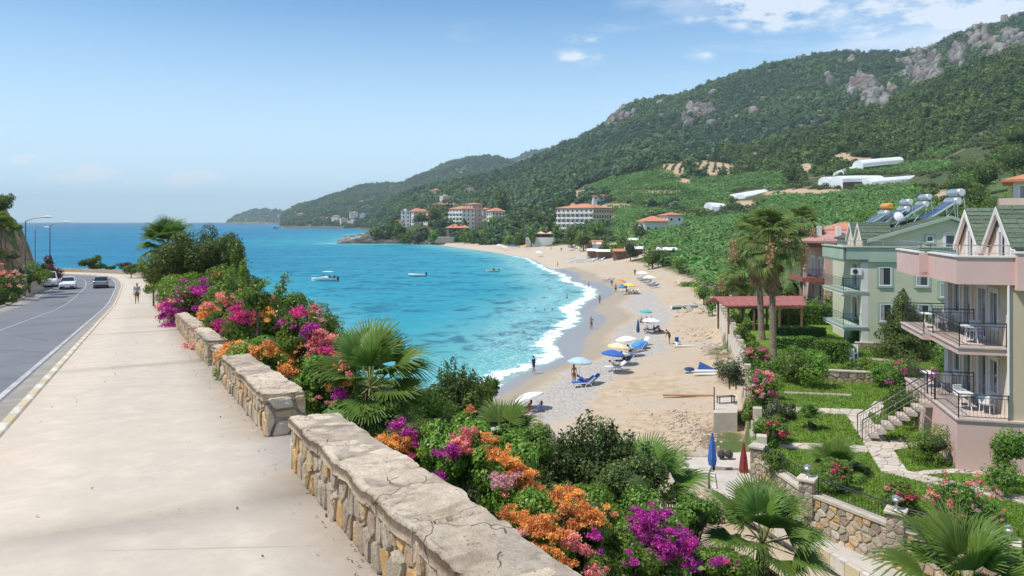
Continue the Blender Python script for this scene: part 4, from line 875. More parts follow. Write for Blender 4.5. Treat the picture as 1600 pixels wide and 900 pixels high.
def block(name, label, P, rz, w, d, floors, wall, roof='hip', rh=2.2, fh=3.0, win=(1.3, 1.4), step=3.2, balc='', group=None, roofm=None, faces='fl', cat='building', base=6.0):
    """P: nearest bottom corner; w runs along local +x, d along +y. Faces: f (front, y=0), l (left, x=0), r (right, x=w)"""
    r = thing(name, label, cat, P, rz, group); H0 = floors*fh
    MB().box(0, 0, -base, w, d, H0).obj('wall', wall, r)
    if roof == 'hip': hip(MB(), 0, 0, w, d, H0+.3, rh).obj('roof', roofm or Mtile, r)
    elif roof == 'flat': b = MB(); b.box(-.2, -.2, H0+.01, w+.2, d+.2, H0+.35); b.box(w*.3, d*.3, H0+.35, w*.6, d*.7, H0+2.0); b.obj('roof', roofm or wall, r)
    for f in faces:
        L = w if f == 'f' else d; n = max(1, int(L/step)); 
        for k in range(floors):
            for i in range(n):
                c = (i+.5)*L/n; o = bpy.data.objects.new('window', WM[win]); link(o, r)
                z = k*fh+(.9 if win[1] < 2 else .15)
                if f == 'f': o.location = (c, 0, z)
                elif f == 'l': o.location = (0, c, z); o.rotation_euler = (0, 0, -math.pi/2)
                else: o.location = (w, c, z); o.rotation_euler = (0, 0, math.pi/2)
        if f in balc:
            for k in range(1, floors):
                b = MB()
                for i in range(0, n):
                    c0, c1 = i*L/n+.25, (i+1)*L/n-.25; z = k*fh
                    if f == 'f': b.box(c0, -1.2, z-.15, c1, .05, z); b.box(c0, -1.2, z, c1, -1.1, z+.9); 
                    elif f == 'l': b.box(-1.2, c0, z-.15, .05, c1, z); b.box(-1.2, c0, z, -1.1, c1, z+.9)
                b.obj('balcony', Mwhite, r)
    return r
def B(px, py, D):
    p = W(px, py, D)
    if 620 < D < 1300: p.z = min(p.z, max(2.0, h1(p.x, p.y)+.3))
    return p
def far_buildings():
    # large hotel at the back of the beach
    a = math.radians(37)
    p = B(927, 366, 440); r = thing('hotel', 'long cream five-storey hotel with rows of balconies and a red hipped roof', 'hotel', p, 0)
    # left wing goes back-left from the near corner, right wing back-right
    ax = Vector((-math.cos(a), math.sin(a), 0)); rz = math.atan2(ax.y, ax.x)
    h = block('hotel', 'long cream five-storey hotel with rows of balconies behind the beach trees', p, 0, 21, 25, 5, Mcream, balc='l', win=(1.6, 2.1), step=3.0, faces='lf', rh=2.6, cat='hotel')
    bpy.data.objects.remove(r); h.rotation_euler = (0, 0, math.pi/2-a-math.radians(0)); h.rotation_euler = (0, 0, math.radians(53))
    def bb(nm, lab, px, py, D, ang, *k, **q): return block(nm, lab, B(px, py, D), math.radians(ang), *k, **q)
    bb('hotel', 'white four-storey hotel with a stepped red roof above the rocky point', 646, 355, 600, 32, 15, 10, 4, Mwhite, balc='f', cat='hotel', faces='fl')
    bb('apartment_tower', 'narrow white block with flat top, left end of the hotel above the point', 627, 354, 602, 10, 7, 8, 4, Mwhite, 'flat', cat='hotel')
    bb('apartment_block', 'pale four-storey block with red roof, left wing of the twin red-roofed hotel', 722, 359, 540, 45, 12, 14, 5, Mwhite, balc='l', fh=2.9)
    bb('hotel_tower', 'tall beige central tower with flat tiled eaves between two hotel wings', 738, 360, 552, 40, 9, 9, 6, Mrose, fh=3.1, rh=1.2)
    bb('apartment_block', 'white four-storey block with dark window bands, right wing of the twin hotel', 769, 359, 520, 30, 10, 8, 4, Mwhite, balc='f', win=(1.6, 2.1), step=2.4, fh=3.1, faces='fl')
    bb('apartment_block', 'grey-shaded annex at the right end of the twin hotel', 778, 356, 545, 20, 5, 8, 4, Mgrey, 'flat', fh=3)
    bb('restaurant', 'two-storey beach restaurant with brown tiled roof and open dark terrace', 700, 374, 498, 12, 14, 8, 2, Mbrown, rh=2.4, win=(1.6, 2.1), step=2.2, fh=3.6)
    MB().box(-15, -5, -4, 2, 8, 3.2).obj('terrace_wall', Mgrey, None, loc=B(706, 378, 494)); tag(bpy.data.objects['terrace_wall'], 'grey concrete terrace under the beach restaurant', 'wall')
    hs = bb('villa', 'white seaside villa with low orange roof and taller square wing on the right', 1043, 361, 300, 12, 6.5, 8, 2, Mwhite, rh=1.1, win=(1.0, 1.2), cat='house')
    bb('villa', 'low front wing of the white seaside villa under a wide orange roof', 1007, 364, 297, 8, 9.2, 8, 1, Mwhite, rh=2.0, fh=4.3, win=(1.3, 1.4), step=2.6, cat='house')
    bb('hill_house', 'red-roofed hillside villa with white balconies beside the greenhouses', 1259, 296, 480, 10, 14, 9, 2, Mwhite, balc='f', rh=3.2, win=(1.6, 2.1), cat='house')
    bb('hill_house', 'low house under a wide orange roof at the foot of the forest', 1410, 248, 480, 5, 12, 7, 1, Mrose, rh=1.8, fh=2.6, cat='house')
    bb('hill_house', 'white house at the top left corner of the banana terrace', 862, 293, 640, 10, 11, 7, 1, Mwhite, 'flat', fh=3.5, cat='house')
    bb('hill_house', 'small white house half buried in trees above the large hotel', 927, 313, 540, 15, 12, 7, 1, Mwhite, 'hip', rh=1.2, cat='house')
    bb('hill_house', 'white cube house at the left end of the bare earth cut', 754, 299, 760, 15, 8, 8, 2, Mwhite, 'hip', rh=1.5, cat='house')
    bb('hill_house', 'house with pale pink walls at the right edge of the bare earth cut', 813, 256, 1600, 15, 22, 14, 2, Mrose, 'flat', fh=4, cat='house')
    V = [(655, 322, 800), (664, 320, 830), (673, 321, 820), (680, 318, 850), (694, 321, 800), (701, 308, 950), (692, 310, 960), (708, 309, 940), (672, 303, 1100), (644, 327, 780), (585, 337, 1500), (562, 339, 1700), (547, 340, 1700), (510, 345, 1750), (518, 346, 1700), (525, 346, 1750), (533, 349, 1650), (543, 350, 1640), (555, 351, 1640), (464, 341, 2000), (472, 344, 1950), (562, 318, 2100), (575, 316, 2100), (594, 308, 2300), (600, 345, 1000), (610, 352, 720), (592, 353, 760), (668, 362, 570), (690, 332, 700), (820, 258, 1560)]
    VW = ['just above the white four-storey hotel', 'on the lower left of the row above the hotels', 'in the middle of the row above the hotels', 'right in the row above the hotels', 'above the tall beige tower', 'highest of the group over the twin hotel', 'second highest over the twin hotel', 'at the right end over the twin hotel', 'alone in the forest above the hotels', 'level with the white hotel roof on its left', 'at the right end of the far shore village', 'above the far shore village by the road', 'in the middle of the far shore village', 'at the left end of the far shore village', 'second in the far shore village', 'third in the far shore village', 'down near the water of the far shore', 'low behind the far beach', 'last behind the far beach', 'on the bare hump beside the headland', 'beside the one on the bare hump', 'high on the far hill, left one', 'high on the far hill, right one', 'at the very top of the far hill track', 'behind the rocky point, upper one', 'at the foot of the wooded point', 'by the trees of the wooded point', 'between the two hotels at the shore', 'in the gap left of the twin hotel', 'below the farthest ridge']
    rnd = random.Random(4)
    for i, (px, py, D) in enumerate(V):
        q = ground(px, py, 480, 1500) if D < 1450 else None
        P = W(px, py, D); k = D/700
        if D < 1300: P.z = h1(P.x, P.y)+2.5
        else: P.z += 3
        w = rnd.uniform(8, 13)*min(k, 1.8); cream = rnd.random() < .3; red = rnd.random() < .55
        block('village_house', 'small %s house %s %s' % ('cream' if cream else 'white', 'under red tiles' if red else 'with flat roof', VW[i]), P, math.radians(rnd.uniform(-10, 40)), w, w*.8, rnd.choice([1, 2]) if k > .8 else 1, Mcream if cream else Mwhite, 'hip' if red else 'flat', rh=2.0, fh=3.2*min(k, 1.3) if k > 1 else 3, cat='house', group='village houses across the bay', win=(1.3, 1.4), base=8)
    b = MB(); b.lathe([(4, -8), (3.6, 6), (3, 12), (3.6, 12.2), (2.4, 15), (.3, 19)], 10); b.obj('lighthouse', Mwhite, loc=W(435, 340, 4080)); tag(bpy.data.objects['lighthouse'], 'tiny white tower standing on the farthest headland', 'tower')
far_buildings()
Mearthb = mat('earth_bank', (.20, .15, .09), (.10, .12, .05), .4, .95)
Mpoly = mat('greenhouse_plastic', (.68, .70, .70), (.80, .81, .80), .4, .45, .2, spec=.4)
def greenhouse(label, a, b, D0, D1, n, r=4.0, h=3.2):
    """n parallel tunnels from a to b (photo points on the slope)"""
    A = W(a[0], a[1], D0); Bp = W(b[0], b[1], D1); d = Bp-A; L = math.hypot(d.x, d.y); t = thing('greenhouse', label, 'greenhouse', A, math.atan2(d.y, d.x)); sl = d.z/L
    for k in range(n):
        bm = MB(); seg = max(2, int(L/12)); vs = []; m = 9
        for i in range(seg+1):
            x = L*i/seg
            for j in range(m): q = math.pi*j/(m-1); vs.append((x, (k-.5*(n-1))*r*2-math.cos(q)*r, sl*x+h*math.sin(q)**.7+ (.12 if i % 2 else 0)))
        vs += [(x, y, z) for x in (0,) for y, z in ()]
        fs = [(i*m+j, i*m+j+1, (i+1)*m+j+1, (i+1)*m+j) for i in range(seg) for j in range(m-1)]+[tuple(range(m)), tuple(seg*m+j for j in range(m))[::-1]]
        bm.add(vs, fs); bm.box(0, (k-.5*(n-1))*r*2-r, -7, .4, (k-.5*(n-1))*r*2+r, .05); bm.obj('tunnel', Mpoly, t, smooth=False)
    MB().box(0, -r*n-.3, -3, L, r*n+.3, -.2, Matrix.Rotation(-math.atan(sl), 4, 'Y')).obj('earth_base', Mearthb, t)
    return t
greenhouse('broad white plastic greenhouse beside the red-roofed hillside villa', (1297, 286), (1362, 285), 372, 380, 2, 4.2, 3.2)
greenhouse('long white greenhouse climbing to the right above the banana field', (1352, 290), (1492, 278), 366, 392, 1, 4, 3.0)
greenhouse('narrow white greenhouse along the upper edge of the banana field', (1340, 262), (1404, 256), 430, 440, 1, 4, 4)
greenhouse('highest thin strip of white greenhouse near the forest on the right', (1488, 255), (1548, 253), 440, 450, 1, 3.4, 3)
greenhouse('tilted pale greenhouse roof at the end of the lower terrace', (1148, 312), (1203, 303), 440, 455, 2, 4, 3)
greenhouse('short arched greenhouse sheltering under the lower terrace', (1106, 331), (1130, 333), 400, 402, 1, 5, 5)
greenhouse('small greenhouse stacked behind the villa on the hill', (1310, 276), (1334, 268), 420, 440, 1, 3, 3)
greenhouse('low white tunnel in the bananas behind the seaside villa', (1102, 342), (1119, 342), 360, 362, 1, 2.4, 2.8)
def haze():
    b = MB(); b.box(-9000, -60, -6, 9000, 12000, 420); m = bpy.data.materials.new('sea_haze'); t = NT(m); v = t.N('ShaderNodeVolumePrincipled')
    v.inputs['Color'].default_value = (.74, .92, 1.0, 1); v.inputs['Density'].default_value = 1.2e-4; v.inputs['Anisotropy'].default_value = 0.0
    t.nt.links.new(v.outputs[0], t.out.inputs['Volume']); o = b.obj('haze', m); o['kind'] = 'stuff'; return o
haze()
# ================================================================ HOUSES BY THE GARDEN
Mpink = mat('pink_render', (.66, .45, .40), (.70, .50, .45), .7, .8, .1, world=True); Mpinkwall = mat('peach_render', (.70, .57, .44), (.75, .63, .49), .5, .85, .12, world=True); Msage = mat('sage_render', (.53, .54, .38), (.59, .59, .44), .5, .85, .12, world=True)
Mgreenband = mat('green_band_render', (.34, .43, .35), (.40, .48, .40), .6, .85, world=True); Mtan = mat('shaded_peach_render', (.52, .42, .30), (.57, .47, .35), .5, .85, .12, world=True); Mrose2 = mat('salmon_render', (.62, .41, .33), (.66, .45, .37), .5, .85, world=True)
Mmaroon = mat('maroon_paint', (.27, .085, .065), (.33, .12, .09), 2, .7); Miron = mat('black_iron', (.025, .025, .028), None, rough=.45, spec=.5); Mchrome = mat('galvanised_steel', (.45, .46, .47), (.6, .61, .62), 8, .35, metal=.8)
Mshingle = mat('green_shingle', (.085, .125, .08), (.14, .175, .12), 9, .9, .5, rnd=.18); Mpvc = mat('white_plastic', (.80, .80, .79), None, rough=.35, spec=.5); Mcurt = mat('net_curtain', (.42, .42, .40), (.30, .30, .29), 6, .9, sc=(8, 8, .4))
Msolar = mat('solar_panel_glass', (.035, .05, .085), (.06, .08, .13), 3, .12, spec=.7); Mtank = mat('tank_steel', (.60, .61, .62), None, rough=.3, metal=.7); Morange = mat('orange_paint', (.75, .33, .04), None, rough=.4); Mpinkroof = mat('dusty_pink_tiles', (.42, .22, .19), (.50, .28, .24), 4, .85, .5, .04, bscale=8)
Mdeck = mat('deck_tiles', (.50, .40, .34), (.60, .50, .43), 3, .7)
def F3(P0, rz): return Matrix.Translation(Vector(P0)) @ Matrix.Rotation(rz, 4, 'Z')
def window(parent, M, w, h, surround=None, curtain=True, split=1, arch=False):
    """M places the opening's bottom centre on the wall, local -y outwards"""
    b = MB()
    if surround:
        s = .16; b.m = 2; b.box(-w/2-s, -.035, -s, -w/2, .05, h+s, M); b.box(w/2, -.035, -s, w/2+s, .05, h+s, M); b.box(-w/2, -.035, h, w/2, .05, h+s, M); b.box(-w/2-.05, -.10, -s, w/2+.05, .05, 0, M)
    f = .075; b.m = 0; b.box(-w/2, -.03, 0, -w/2+f, .05, h, M); b.box(w/2-f, -.03, 0, w/2, .05, h, M); b.box(-w/2+f, -.03, h-f, w/2-f, .05, h, M); b.box(-w/2+f, -.03, 0, w/2-f, .05, f, M)
    for i in range(1, split+1 if split > 1 else 1):
        if i < split: x = -w/2+w*i/split; b.box(x-.03, -.028, f, x+.03, .04, h-f, M)
    o = b.obj('window', [Mframe, Mframe, surround or Mframe], parent)
    MB().box(-w/2+f, -.006, f, w/2-f, .03, h-f, M).obj('pane', Mglass, o)
    if curtain: MB().box(-w/2+f+.02, -.012, f+.02, -w/2+f+.02+w*.28, -.007, h-f-.02, M).obj('curtain', Mcurt, o)
    return o
def railing(parent, pts, h=1.0, step=.14, belly=.07, m=None, name='railing', mid=True):
    m = m or Miron; b = MB(); bal = MB(); pts = [Vector(p) for p in pts]
    for p, q in zip(pts[:-1], pts[1:]):
        d = q-p; L = d.length; u = d/L; nrm = Vector((u.y, -u.x, 0)); up = Vector((0, 0, h))
        b.tube([p+up, q+up], .024, 6); b.tube([p+Vector((0, 0, .09)), q+Vector((0, 0, .09))], .014, 4)
        if mid: b.tube([p+up*.86, q+up*.86], .012, 4)
        for e in (p, q): b.tube([e, e+up*1.03], .022, 6)
        n = max(1, int(L/step))
        for i in range(1, n):
            c = p+d*(i/n); k = belly
            bal.tube([c+Vector((0, 0, .09)), c+Vector((0, 0, h*.3))+nrm*k, c+Vector((0, 0, h*.55))+nrm*k*.4, c+Vector((0, 0, h*.86))], .009, 3, False)
    o = b.obj(name, m, parent); o2 = bal.obj('balusters', m, o); return o
def shingles(parent, A, Bv, Cv, Dv, rows, name='roof'):
    """roof plane A(eave l) B(eave r) C(ridge r) D(ridge l): courses of shingles lapped over each other"""
    A, Bv, Cv, Dv = map(Vector, (A, Bv, Cv, Dv)); n = (Bv-A).cross(Dv-A).normalized(); 
    if n.z < 0: n = -n
    b = MB(); b.add([A, Bv, Cv, Dv, A-n*.12, Bv-n*.12, Cv-n*.12, Dv-n*.12], [(0, 1, 2, 3), (7, 6, 5, 4), (0, 4, 5, 1), (1, 5, 6, 2), (2, 6, 7, 3), (3, 7, 4, 0)]); o = b.obj(name, Mshingle, parent); rnd = random.Random(rows)
    for i in range(rows):
        f0, f1 = i/rows, min(1, (i+1.25)/rows); p0 = A.lerp(Dv, f0); q0 = Bv.lerp(Cv, f0); p1 = A.lerp(Dv, f1); q1 = Bv.lerp(Cv, f1); L = (q0-p0).length
        if L < .3: continue
        k = max(1, int(L/.55)); s = MB()
        for j in range(k):
            a, c = j/k+.004, (j+1)/k-.004; h = .018+rnd.uniform(0, .02); u = [p0.lerp(q0, a)+n*(h+.012), p0.lerp(q0, c)+n*(h+.012), p1.lerp(q1, c)+n*.006, p1.lerp(q1, a)+n*.006]
            s.add(u+[v-n*.02 for v in u[:2]], [(0, 1, 2, 3), (0, 4, 5, 1)])
        s.obj('shingle_course', Mshingle, o)
    return o
def gable_house(name, label, P0, rz, dims, walls, band, z, gables, mats):
    pass
def Lf(M, *pts): return [M @ Vector(p) for p in pts]
def ac_unit(parent, M):
    b = MB(); b.box(-.4, -.3, 0, .4, 0, .55, M); b.m = 1; b.lathe([(.2, 0), (.2, .02)], 12, M=M @ Matrix.Translation((-.1, -.31, .28)) @ Matrix.Rotation(math.pi/2, 4, 'X')); return b.obj('air_conditioner', [Mpvc, Mdark], parent)
def house_near():
    rz = -math.atan2(.25, .97); P0 = Vector((20.4, 31.5, 0)); r = thing('apartment_house', 'peach and pink three-storey house with black iron balconies and green gabled roof, nearest the camera', 'house', P0, rz)
    I = Matrix.Identity(4); LW = Matrix.Rotation(-math.pi/2, 4, 'Z')   # opening facing -x
    MB().box(0, 0, 3.6, 14, 8.2, 12.02).obj('wall', Mpinkwall, r)
    MB().box(.03, -.05, 6.3, 14, -.001, 12.0).obj('wall', Mtan, r)  # face turned from the sun: its shade is painted as a darker tan render
    b = MB(); b.box(-2.0, -.25, 3.6, 5.5, 8.3, 6.28); b.obj('plinth', Mpink, r)
    b = MB(); b.box(-2.06, -.31, 6.28, -.002, 8.34, 6.36); b.box(-.002, -.31, 6.28, 5.6, -.052, 6.36); b.obj('terrace_floor', Mdeck, r)
    # first-floor balcony, wider beyond the divider
    b = MB(); b.box(-1.88, .02, 8.97, -.003, 4.0, 9.22); b.box(-2.25, 4.0, 8.97, -.003, 8.2, 9.22); b.obj('balcony_slab', Mpink, r)
    b = MB(); b.box(-1.93, -.03, 9.22, -.003, 4.0, 9.28); b.box(-2.3, 4.0, 9.22, -.003, 8.25, 9.28); b.obj('balcony_floor', Mdeck, r)
    railing(r, [(-.08, .08, 9.28), (-1.82, .08, 9.28), (-1.82, 4.0, 9.28), (-2.2, 4.0, 9.28), (-2.2, 8.1, 9.28), (-.1, 8.1, 9.28)])
    railing(r, [(-1.8, 4.05, 9.28), (-.1, 4.05, 9.28)], 1.15)
    railing(r, [(-.08, -.18, 6.36), (-1.92, -.18, 6.36), (-1.92, 3.2, 6.36)]); railing(r, [(-1.92, 4.5, 6.36), (-1.92, 8.2, 6.36)]); railing(r, [(-1.86, 4.05, 6.36), (-.1, 4.05, 6.36)], 1.15)
    # roof terrace parapet
    b = MB(); b.box(-1.95, -.1, 12.02, 14, 8.4, 12.14); b.box(-2.35, 4.0, 12.02, -1.95, 8.4, 12.14); b.obj('terrace_slab', Mpink, r)
    b = MB(); b.box(-2.0, -.16, 11.9, -1.82, 4.0, 13.02); b.box(-2.4, 4.0, 11.9, -2.22, 8.45, 13.02); b.box(-2.22, 4.0, 11.9, -2.0, 4.15, 13.02); b.box(-1.82, -.16, 11.9, .15, .02, 13.02); b.obj('parapet', Mpink, r)
    b = MB(); b.box(-2.06, -.22, 13.02, -1.76, 4.02, 13.09); b.box(-2.46, 4.02, 13.02, -2.16, 8.5, 13.09); b.box(-1.76, -.22, 13.02, .15, .08, 13.09); b.obj('coping', Mwhite, r)
    b = MB(); b.box(.15, -.42, 11.7, 14, .02, 13.2); b.obj('parapet', Mpink, r); MB().box(.11, -.47, 13.2, 14, .07, 13.28).obj('coping', Mwhite, r)
    railing(r, [(.1, -.05, 13.09), (-1.9, -.05, 13.09), (-1.9, 4.1, 13.09), (-2.3, 4.1, 13.09), (-2.3, 8.3, 13.09)], .42, .5, 0, Mchrome, mid=False)
    # downpipe at the corner
    b = MB(); b.tube([(-.07, -.12, 6.4), (-.07, -.12, 11.9)], .05, 8); 
    for z in (7.5, 9.0, 10.6): b.box(-.14, -.13, z, .0, -.04, z+.05)
    b.obj('downpipe', Mpvc, r)
    for z0 in (6.36, 9.28):
        window(r, Matrix.Translation((0, 1.75, z0+.7)) @ LW, .95, 1.5, Mframe, split=2); window(r, Matrix.Translation((0, 3.2, z0+.02)) @ LW, 1.1, 2.25, Mframe, split=2)
        window(r, Matrix.Translation((0, 5.3, z0+.02)) @ LW, 1.1, 2.25, Mframe, split=2); window(r, Matrix.Translation((0, 6.9, z0+.7)) @ LW, .9, 1.5, Mframe)
    b = MB(); b.box(-.22, 7.6, 6.36, -.003, 8.22, 11.9); b.obj('pilaster', Mwhite, r)
    # attic with two steep gables towards the sea
    MB().box(.35, .05, 12.14, 12, 8.2, 13.6).obj('attic_wall', Mpinkwall, r)
    for (y0, y1, zt) in ((-.05, 3.35, 15.05), (4.15, 7.45, 15.0)):
        yc = (y0+y1)/2; b = MB(); b.add([(.28, y0+.1, 12.14), (.28, y1-.1, 12.14), (.28, y1-.1, 13.55), (.28, yc, zt-.15), (.28, y0+.1, 13.55), (.5, y0+.1, 12.14), (.5, y1-.1, 12.14), (.5, y1-.1, 13.55), (.5, yc, zt-.15), (.5, y0+.1, 13.55)],
            [(0, 1, 2, 3, 4), (9, 8, 7, 6, 5), (0, 5, 6, 1), (1, 6, 7, 2), (2, 7, 8, 3), (3, 8, 9, 4), (4, 9, 5, 0)]); g = b.obj('gable', Mpinkwall, r)
        b = MB()
        for s, ye in ((-1, y0), (1, y1)):
            e = Vector((.0, ye-s*-.12, 13.35)); t = Vector((.0, yc, zt+.08)); d = (t-e); w = Vector((0, 0, -.30))
            vs = [e, t, t+w, e+w]; vs2 = [v+Vector((.16, 0, 0)) for v in vs]; b.add(vs+vs2, [(0, 1, 2, 3), (7, 6, 5, 4), (0, 4, 5, 1), (1, 5, 6, 2), (2, 6, 7, 3), (3, 7, 4, 0)])
        b.obj('bargeboard', Mwhite, g); window(g, Matrix.Translation((.28, yc, 12.5)) @ LW, .85, 1.6, Mframe, split=2)
        for s, ye in ((-1, y0-.12), (1, y1+.12)):
            A, Bq, C, Dq = (.03, ye, 13.42), (9, ye, 13.42), (9, yc, zt+.15), (.03, yc, zt+.15); shingles(r, A, Bq, C, Dq, 9)
    MB().box(.4, 3.3, 13.0, 9, 4.2, 13.44).obj('valley_gutter', Mgrey, r)
    # tall roof running back behind the gables
    # stairs from the terrace down to the path
    for i in range(9): MB().box(-2.0-(i+1)*.33, 3.25, 6.2-(i+1)*.225, -2.0-i*.33+.02, 4.45, 6.34-(i+1)*.225).obj('step', Mdeck, r)
    for y in (3.25, 4.45): railing(r, [(-1.95, y, 6.36), (-5.0, y, 4.25)], .95, .16, 0)
    return r
def solar(P, rz, orange=False, label='', group='solar water heaters on the green roof'):
    t = thing('solar_water_heater', label, 'solar heater', P, rz, group)
    # panel slopes down to local -x, tank at the top
    b = MB()
    for y in (-.85, -.4, .05, .5): b.box(0, 0, -.03, 2.1, .40, .03, Matrix.Translation((-2.1, y, .15)) @ Matrix.Rotation(-.62, 4, 'Y') @ Matrix.Identity(4))
    b = MB(); R = Matrix.Translation((-1.9, -1.0, .12)) @ Matrix.Rotation(-math.radians(33), 4, 'Y')
    b.box(0, 0, 0, 2.15, .95, .08, R); b.box(0, 1.0, 0, 2.15, 1.95, .08, R); p = b.obj('panel', Msolar, t)
    b = MB(); 
    for y in (0, .95, 1.0, 1.93): b.box(-.02, y-.02, -.02, 2.17, y+.03, .1, R)
    b.box(-.04, 0, -.02, 0, 1.95, .1, R); b.box(2.15, 0, -.02, 2.19, 1.95, .1, R); b.obj('panel_frame', Mtank, t)
    b = MB(); 
    for y in (-.9, .8): b.tube([(.1, y, -.1), (.1, y, 1.7)], .03, 5); b.tube([(-.9, y, -.1), (.1, y, 1.3)], .025, 5); b.tube([(.75, y, -.1), (.5, y, 1.7)], .03, 5)
    b.obj('stand', Mtank, t)
    for nm, z, x, m in (('tank', 1.45, .15, Mtank), ('tank', 2.05, .35, Morange if orange else Mtank)):
        b = MB(); b.tube([(x, -.95, z), (x, -.88, z), (x, .82, z), (x, .9, z)], [.2, .29, .29, .2], 14); b.obj(nm, m, t, smooth=False)
    return t
def house_green():
    rz = -math.radians(7.5); P0 = Vector((28.6, 61.7, 0)); r = thing('apartment_house', 'sage green three-storey house with solar heaters on its roof, second house along the garden', 'house', P0, rz)
    LW = Matrix.Rotation(-math.pi/2, 4, 'Z'); I = Matrix.Identity(4)
    MB().box(0, 0, 3.6, 14, 10, 11.5).obj('wall', Msage, r)
    for z in (5.75, 8.6):
        b = MB(); b.box(-1.9, -.02, z-.02, -.003, 6, z+.16); b.obj('balcony_slab', Mwhite, r); MB().box(-1.95, -.07, z+.16, -.003, 6.05, z+.30).obj('balcony_edge', Mgreenband, r)
        railing(r, [(-.05, .05, z+.3), (-1.85, .05, z+.3), (-1.85, 6, z+.3)], 1.0, .2)
        window(r, Matrix.Translation((0, 1.4, z+.32)) @ LW, 1.0, 2.1, Mframe, split=2); window(r, Matrix.Translation((0, 3.4, z+.32)) @ LW, 1.4, 2.1, Mframe, split=2)
    MB().box(-.5, 0.0, 4.0, -.003, .5, 11.4).obj('pilaster', Mwhite, r)
    ac_unit(r, Matrix.Translation((-.9, .2, 10.2)))
    b = MB(); b.box(-1.9, -.15, 11.25, -1.7, 6.2, 12.42); b.box(-1.9, -.15, 11.25, 6.6, .0, 12.42); b.box(-1.9, -.15, 11.25, 0, 6.2, 11.45); b.obj('parapet', Mgreenband, r); MB().box(-2.0, -.25, 12.42, 6.7, .05, 12.50).obj('coping', Msage, r)
    MB().box(-2.0, .05, 12.42, -1.62, 6.2, 12.5).obj('coping', Msage, r)
    railing(r, [(1.2, .1, 12.5), (-1.8, .1, 12.5), (-1.8, 6, 12.5)], .45, .45, 0, Mchrome, mid=False)
    # broad asymmetric gable towards the camera
    zl, zp, zr = 13.05, 14.85, 14.2; x0, xp, x1 = .4, 6.4, 8.1
    b = MB(); g = [(x0, 11.5), (14, 11.5), (14, 12.6), (x1, zr-.15), (xp, zp-.15), (x0, zl-.1)]; y = .55
    b.add([(a, y, c) for a, c in g]+[(a, 10, c) for a, c in g], [(0, 1, 2, 3, 4, 5), (11, 10, 9, 8, 7, 6)]+[(i, (i+1) % 6, 6+(i+1) % 6, 6+i) for i in range(6)]); b.obj('gable_wall', Msage, r)
    shingles(r, (x0-.3, .3, zl-.05), (x0-.3, 10, zl-.05), (xp, 10, zp+.05), (xp, .3, zp+.05), 14); shingles(r, (14.2, .3, 11.9), (14.2, 10, 11.9), (xp, 10, zp+.05), (xp, .3, zp+.05), 10)
    b = MB()
    for (a, c, d, e) in ((x0-.35, zl-.02, xp, zp+.12), (xp, zp+.12, 14.2, 11.95)):
        vs = [(a, .2, c), (d, .2, e), (d, .2, e-.26), (a, .2, c-.26)]; b.add(vs+[(p[0], .36, p[2]) for p in vs], [(0, 1, 2, 3), (7, 6, 5, 4), (0, 4, 5, 1), (1, 5, 6, 2), (2, 6, 7, 3), (3, 7, 4, 0)])
    b.obj('bargeboard', Mgreenband, r)
    for (y0, y1) in ((.9, 2.7), (3.1, 4.9)):
        yc = (y0+y1)/2; b = MB(); b.add([(-.15, y0, 12.0), (-.15, y1, 12.0), (-.15, y1, 13.1), (-.15, yc, 14.2), (-.15, y0, 13.1), (1.8, y0, 12.0), (1.8, y1, 12.0), (1.8, y1, 13.1), (1.8, yc, 14.2), (1.8, y0, 13.1)], [(0, 1, 2, 3, 4), (9, 8, 7, 6, 5), (0, 5, 6, 1), (1, 6, 7, 2), (2, 7, 8, 3), (3, 8, 9, 4), (4, 9, 5, 0)]); d_ = b.obj('dormer', Mpinkwall, r)
        b = MB()
        for ye in (y0-.15, y1+.15):
            vs = [(-.3, ye, 13.0), (-.3, yc, 14.4), (-.3, yc, 14.15), (-.3, ye, 12.75)]; b.add(vs+[(p[0]+.14, p[1], p[2]) for p in vs], [(0, 1, 2, 3), (7, 6, 5, 4), (0, 4, 5, 1), (1, 5, 6, 2), (2, 6, 7, 3), (3, 7, 4, 0)])
        b.obj('bargeboard', Mwhite, d_)
        for ye in (y0-.18, y1+.18): shingles(r, (-.28, ye, 13.02), (2.2, ye, 13.02), (2.2, yc, 14.45), (-.28, yc, 14.45), 5)
    for (x, z, w, h) in ((1.3, 9.35, .95, 1.5), (1.35, 6.5, .9, 1.4), (4.1, 9.35, .95, 1.5), (6.0, 8.5, 1.2, 1.1), (4.2, 6.5, .9, 1.4)): window(r, Matrix.Translation((x, 0, z)), w, h, Mgreenband)
    window(r, Matrix.Translation((4.9, .55, 12.85)), .55, .5, Mgreenband, curtain=False)
    o = window(r, Matrix.Translation((6.4, .55, 12.1)), .75, 1.35, Mframe, curtain=False); MB().box(5.95, .25, 13.6, 6.85, .55, 13.68).obj('door_canopy', Mgrey, r)
    M = F3(P0, rz)
    labs = ['solar heater with an orange tank, leftmost of four on the green roof', 'solar heater with grey tanks beside the orange one', 'third solar heater from the left on the green roof', 'largest solar heater at the right end of the green roof']
    for i, (x, y, z) in enumerate([(2.9, 5.5, 13.75), (4.4, 5.2, 14.1), (5.8, 4.9, 14.5), (8.0, 4.4, 14.45)]):
        t = solar(M @ Vector((x, y, z)), rz, i == 0, labs[i])
        t.scale = (1.0 if i < 3 else 1.2,)*3
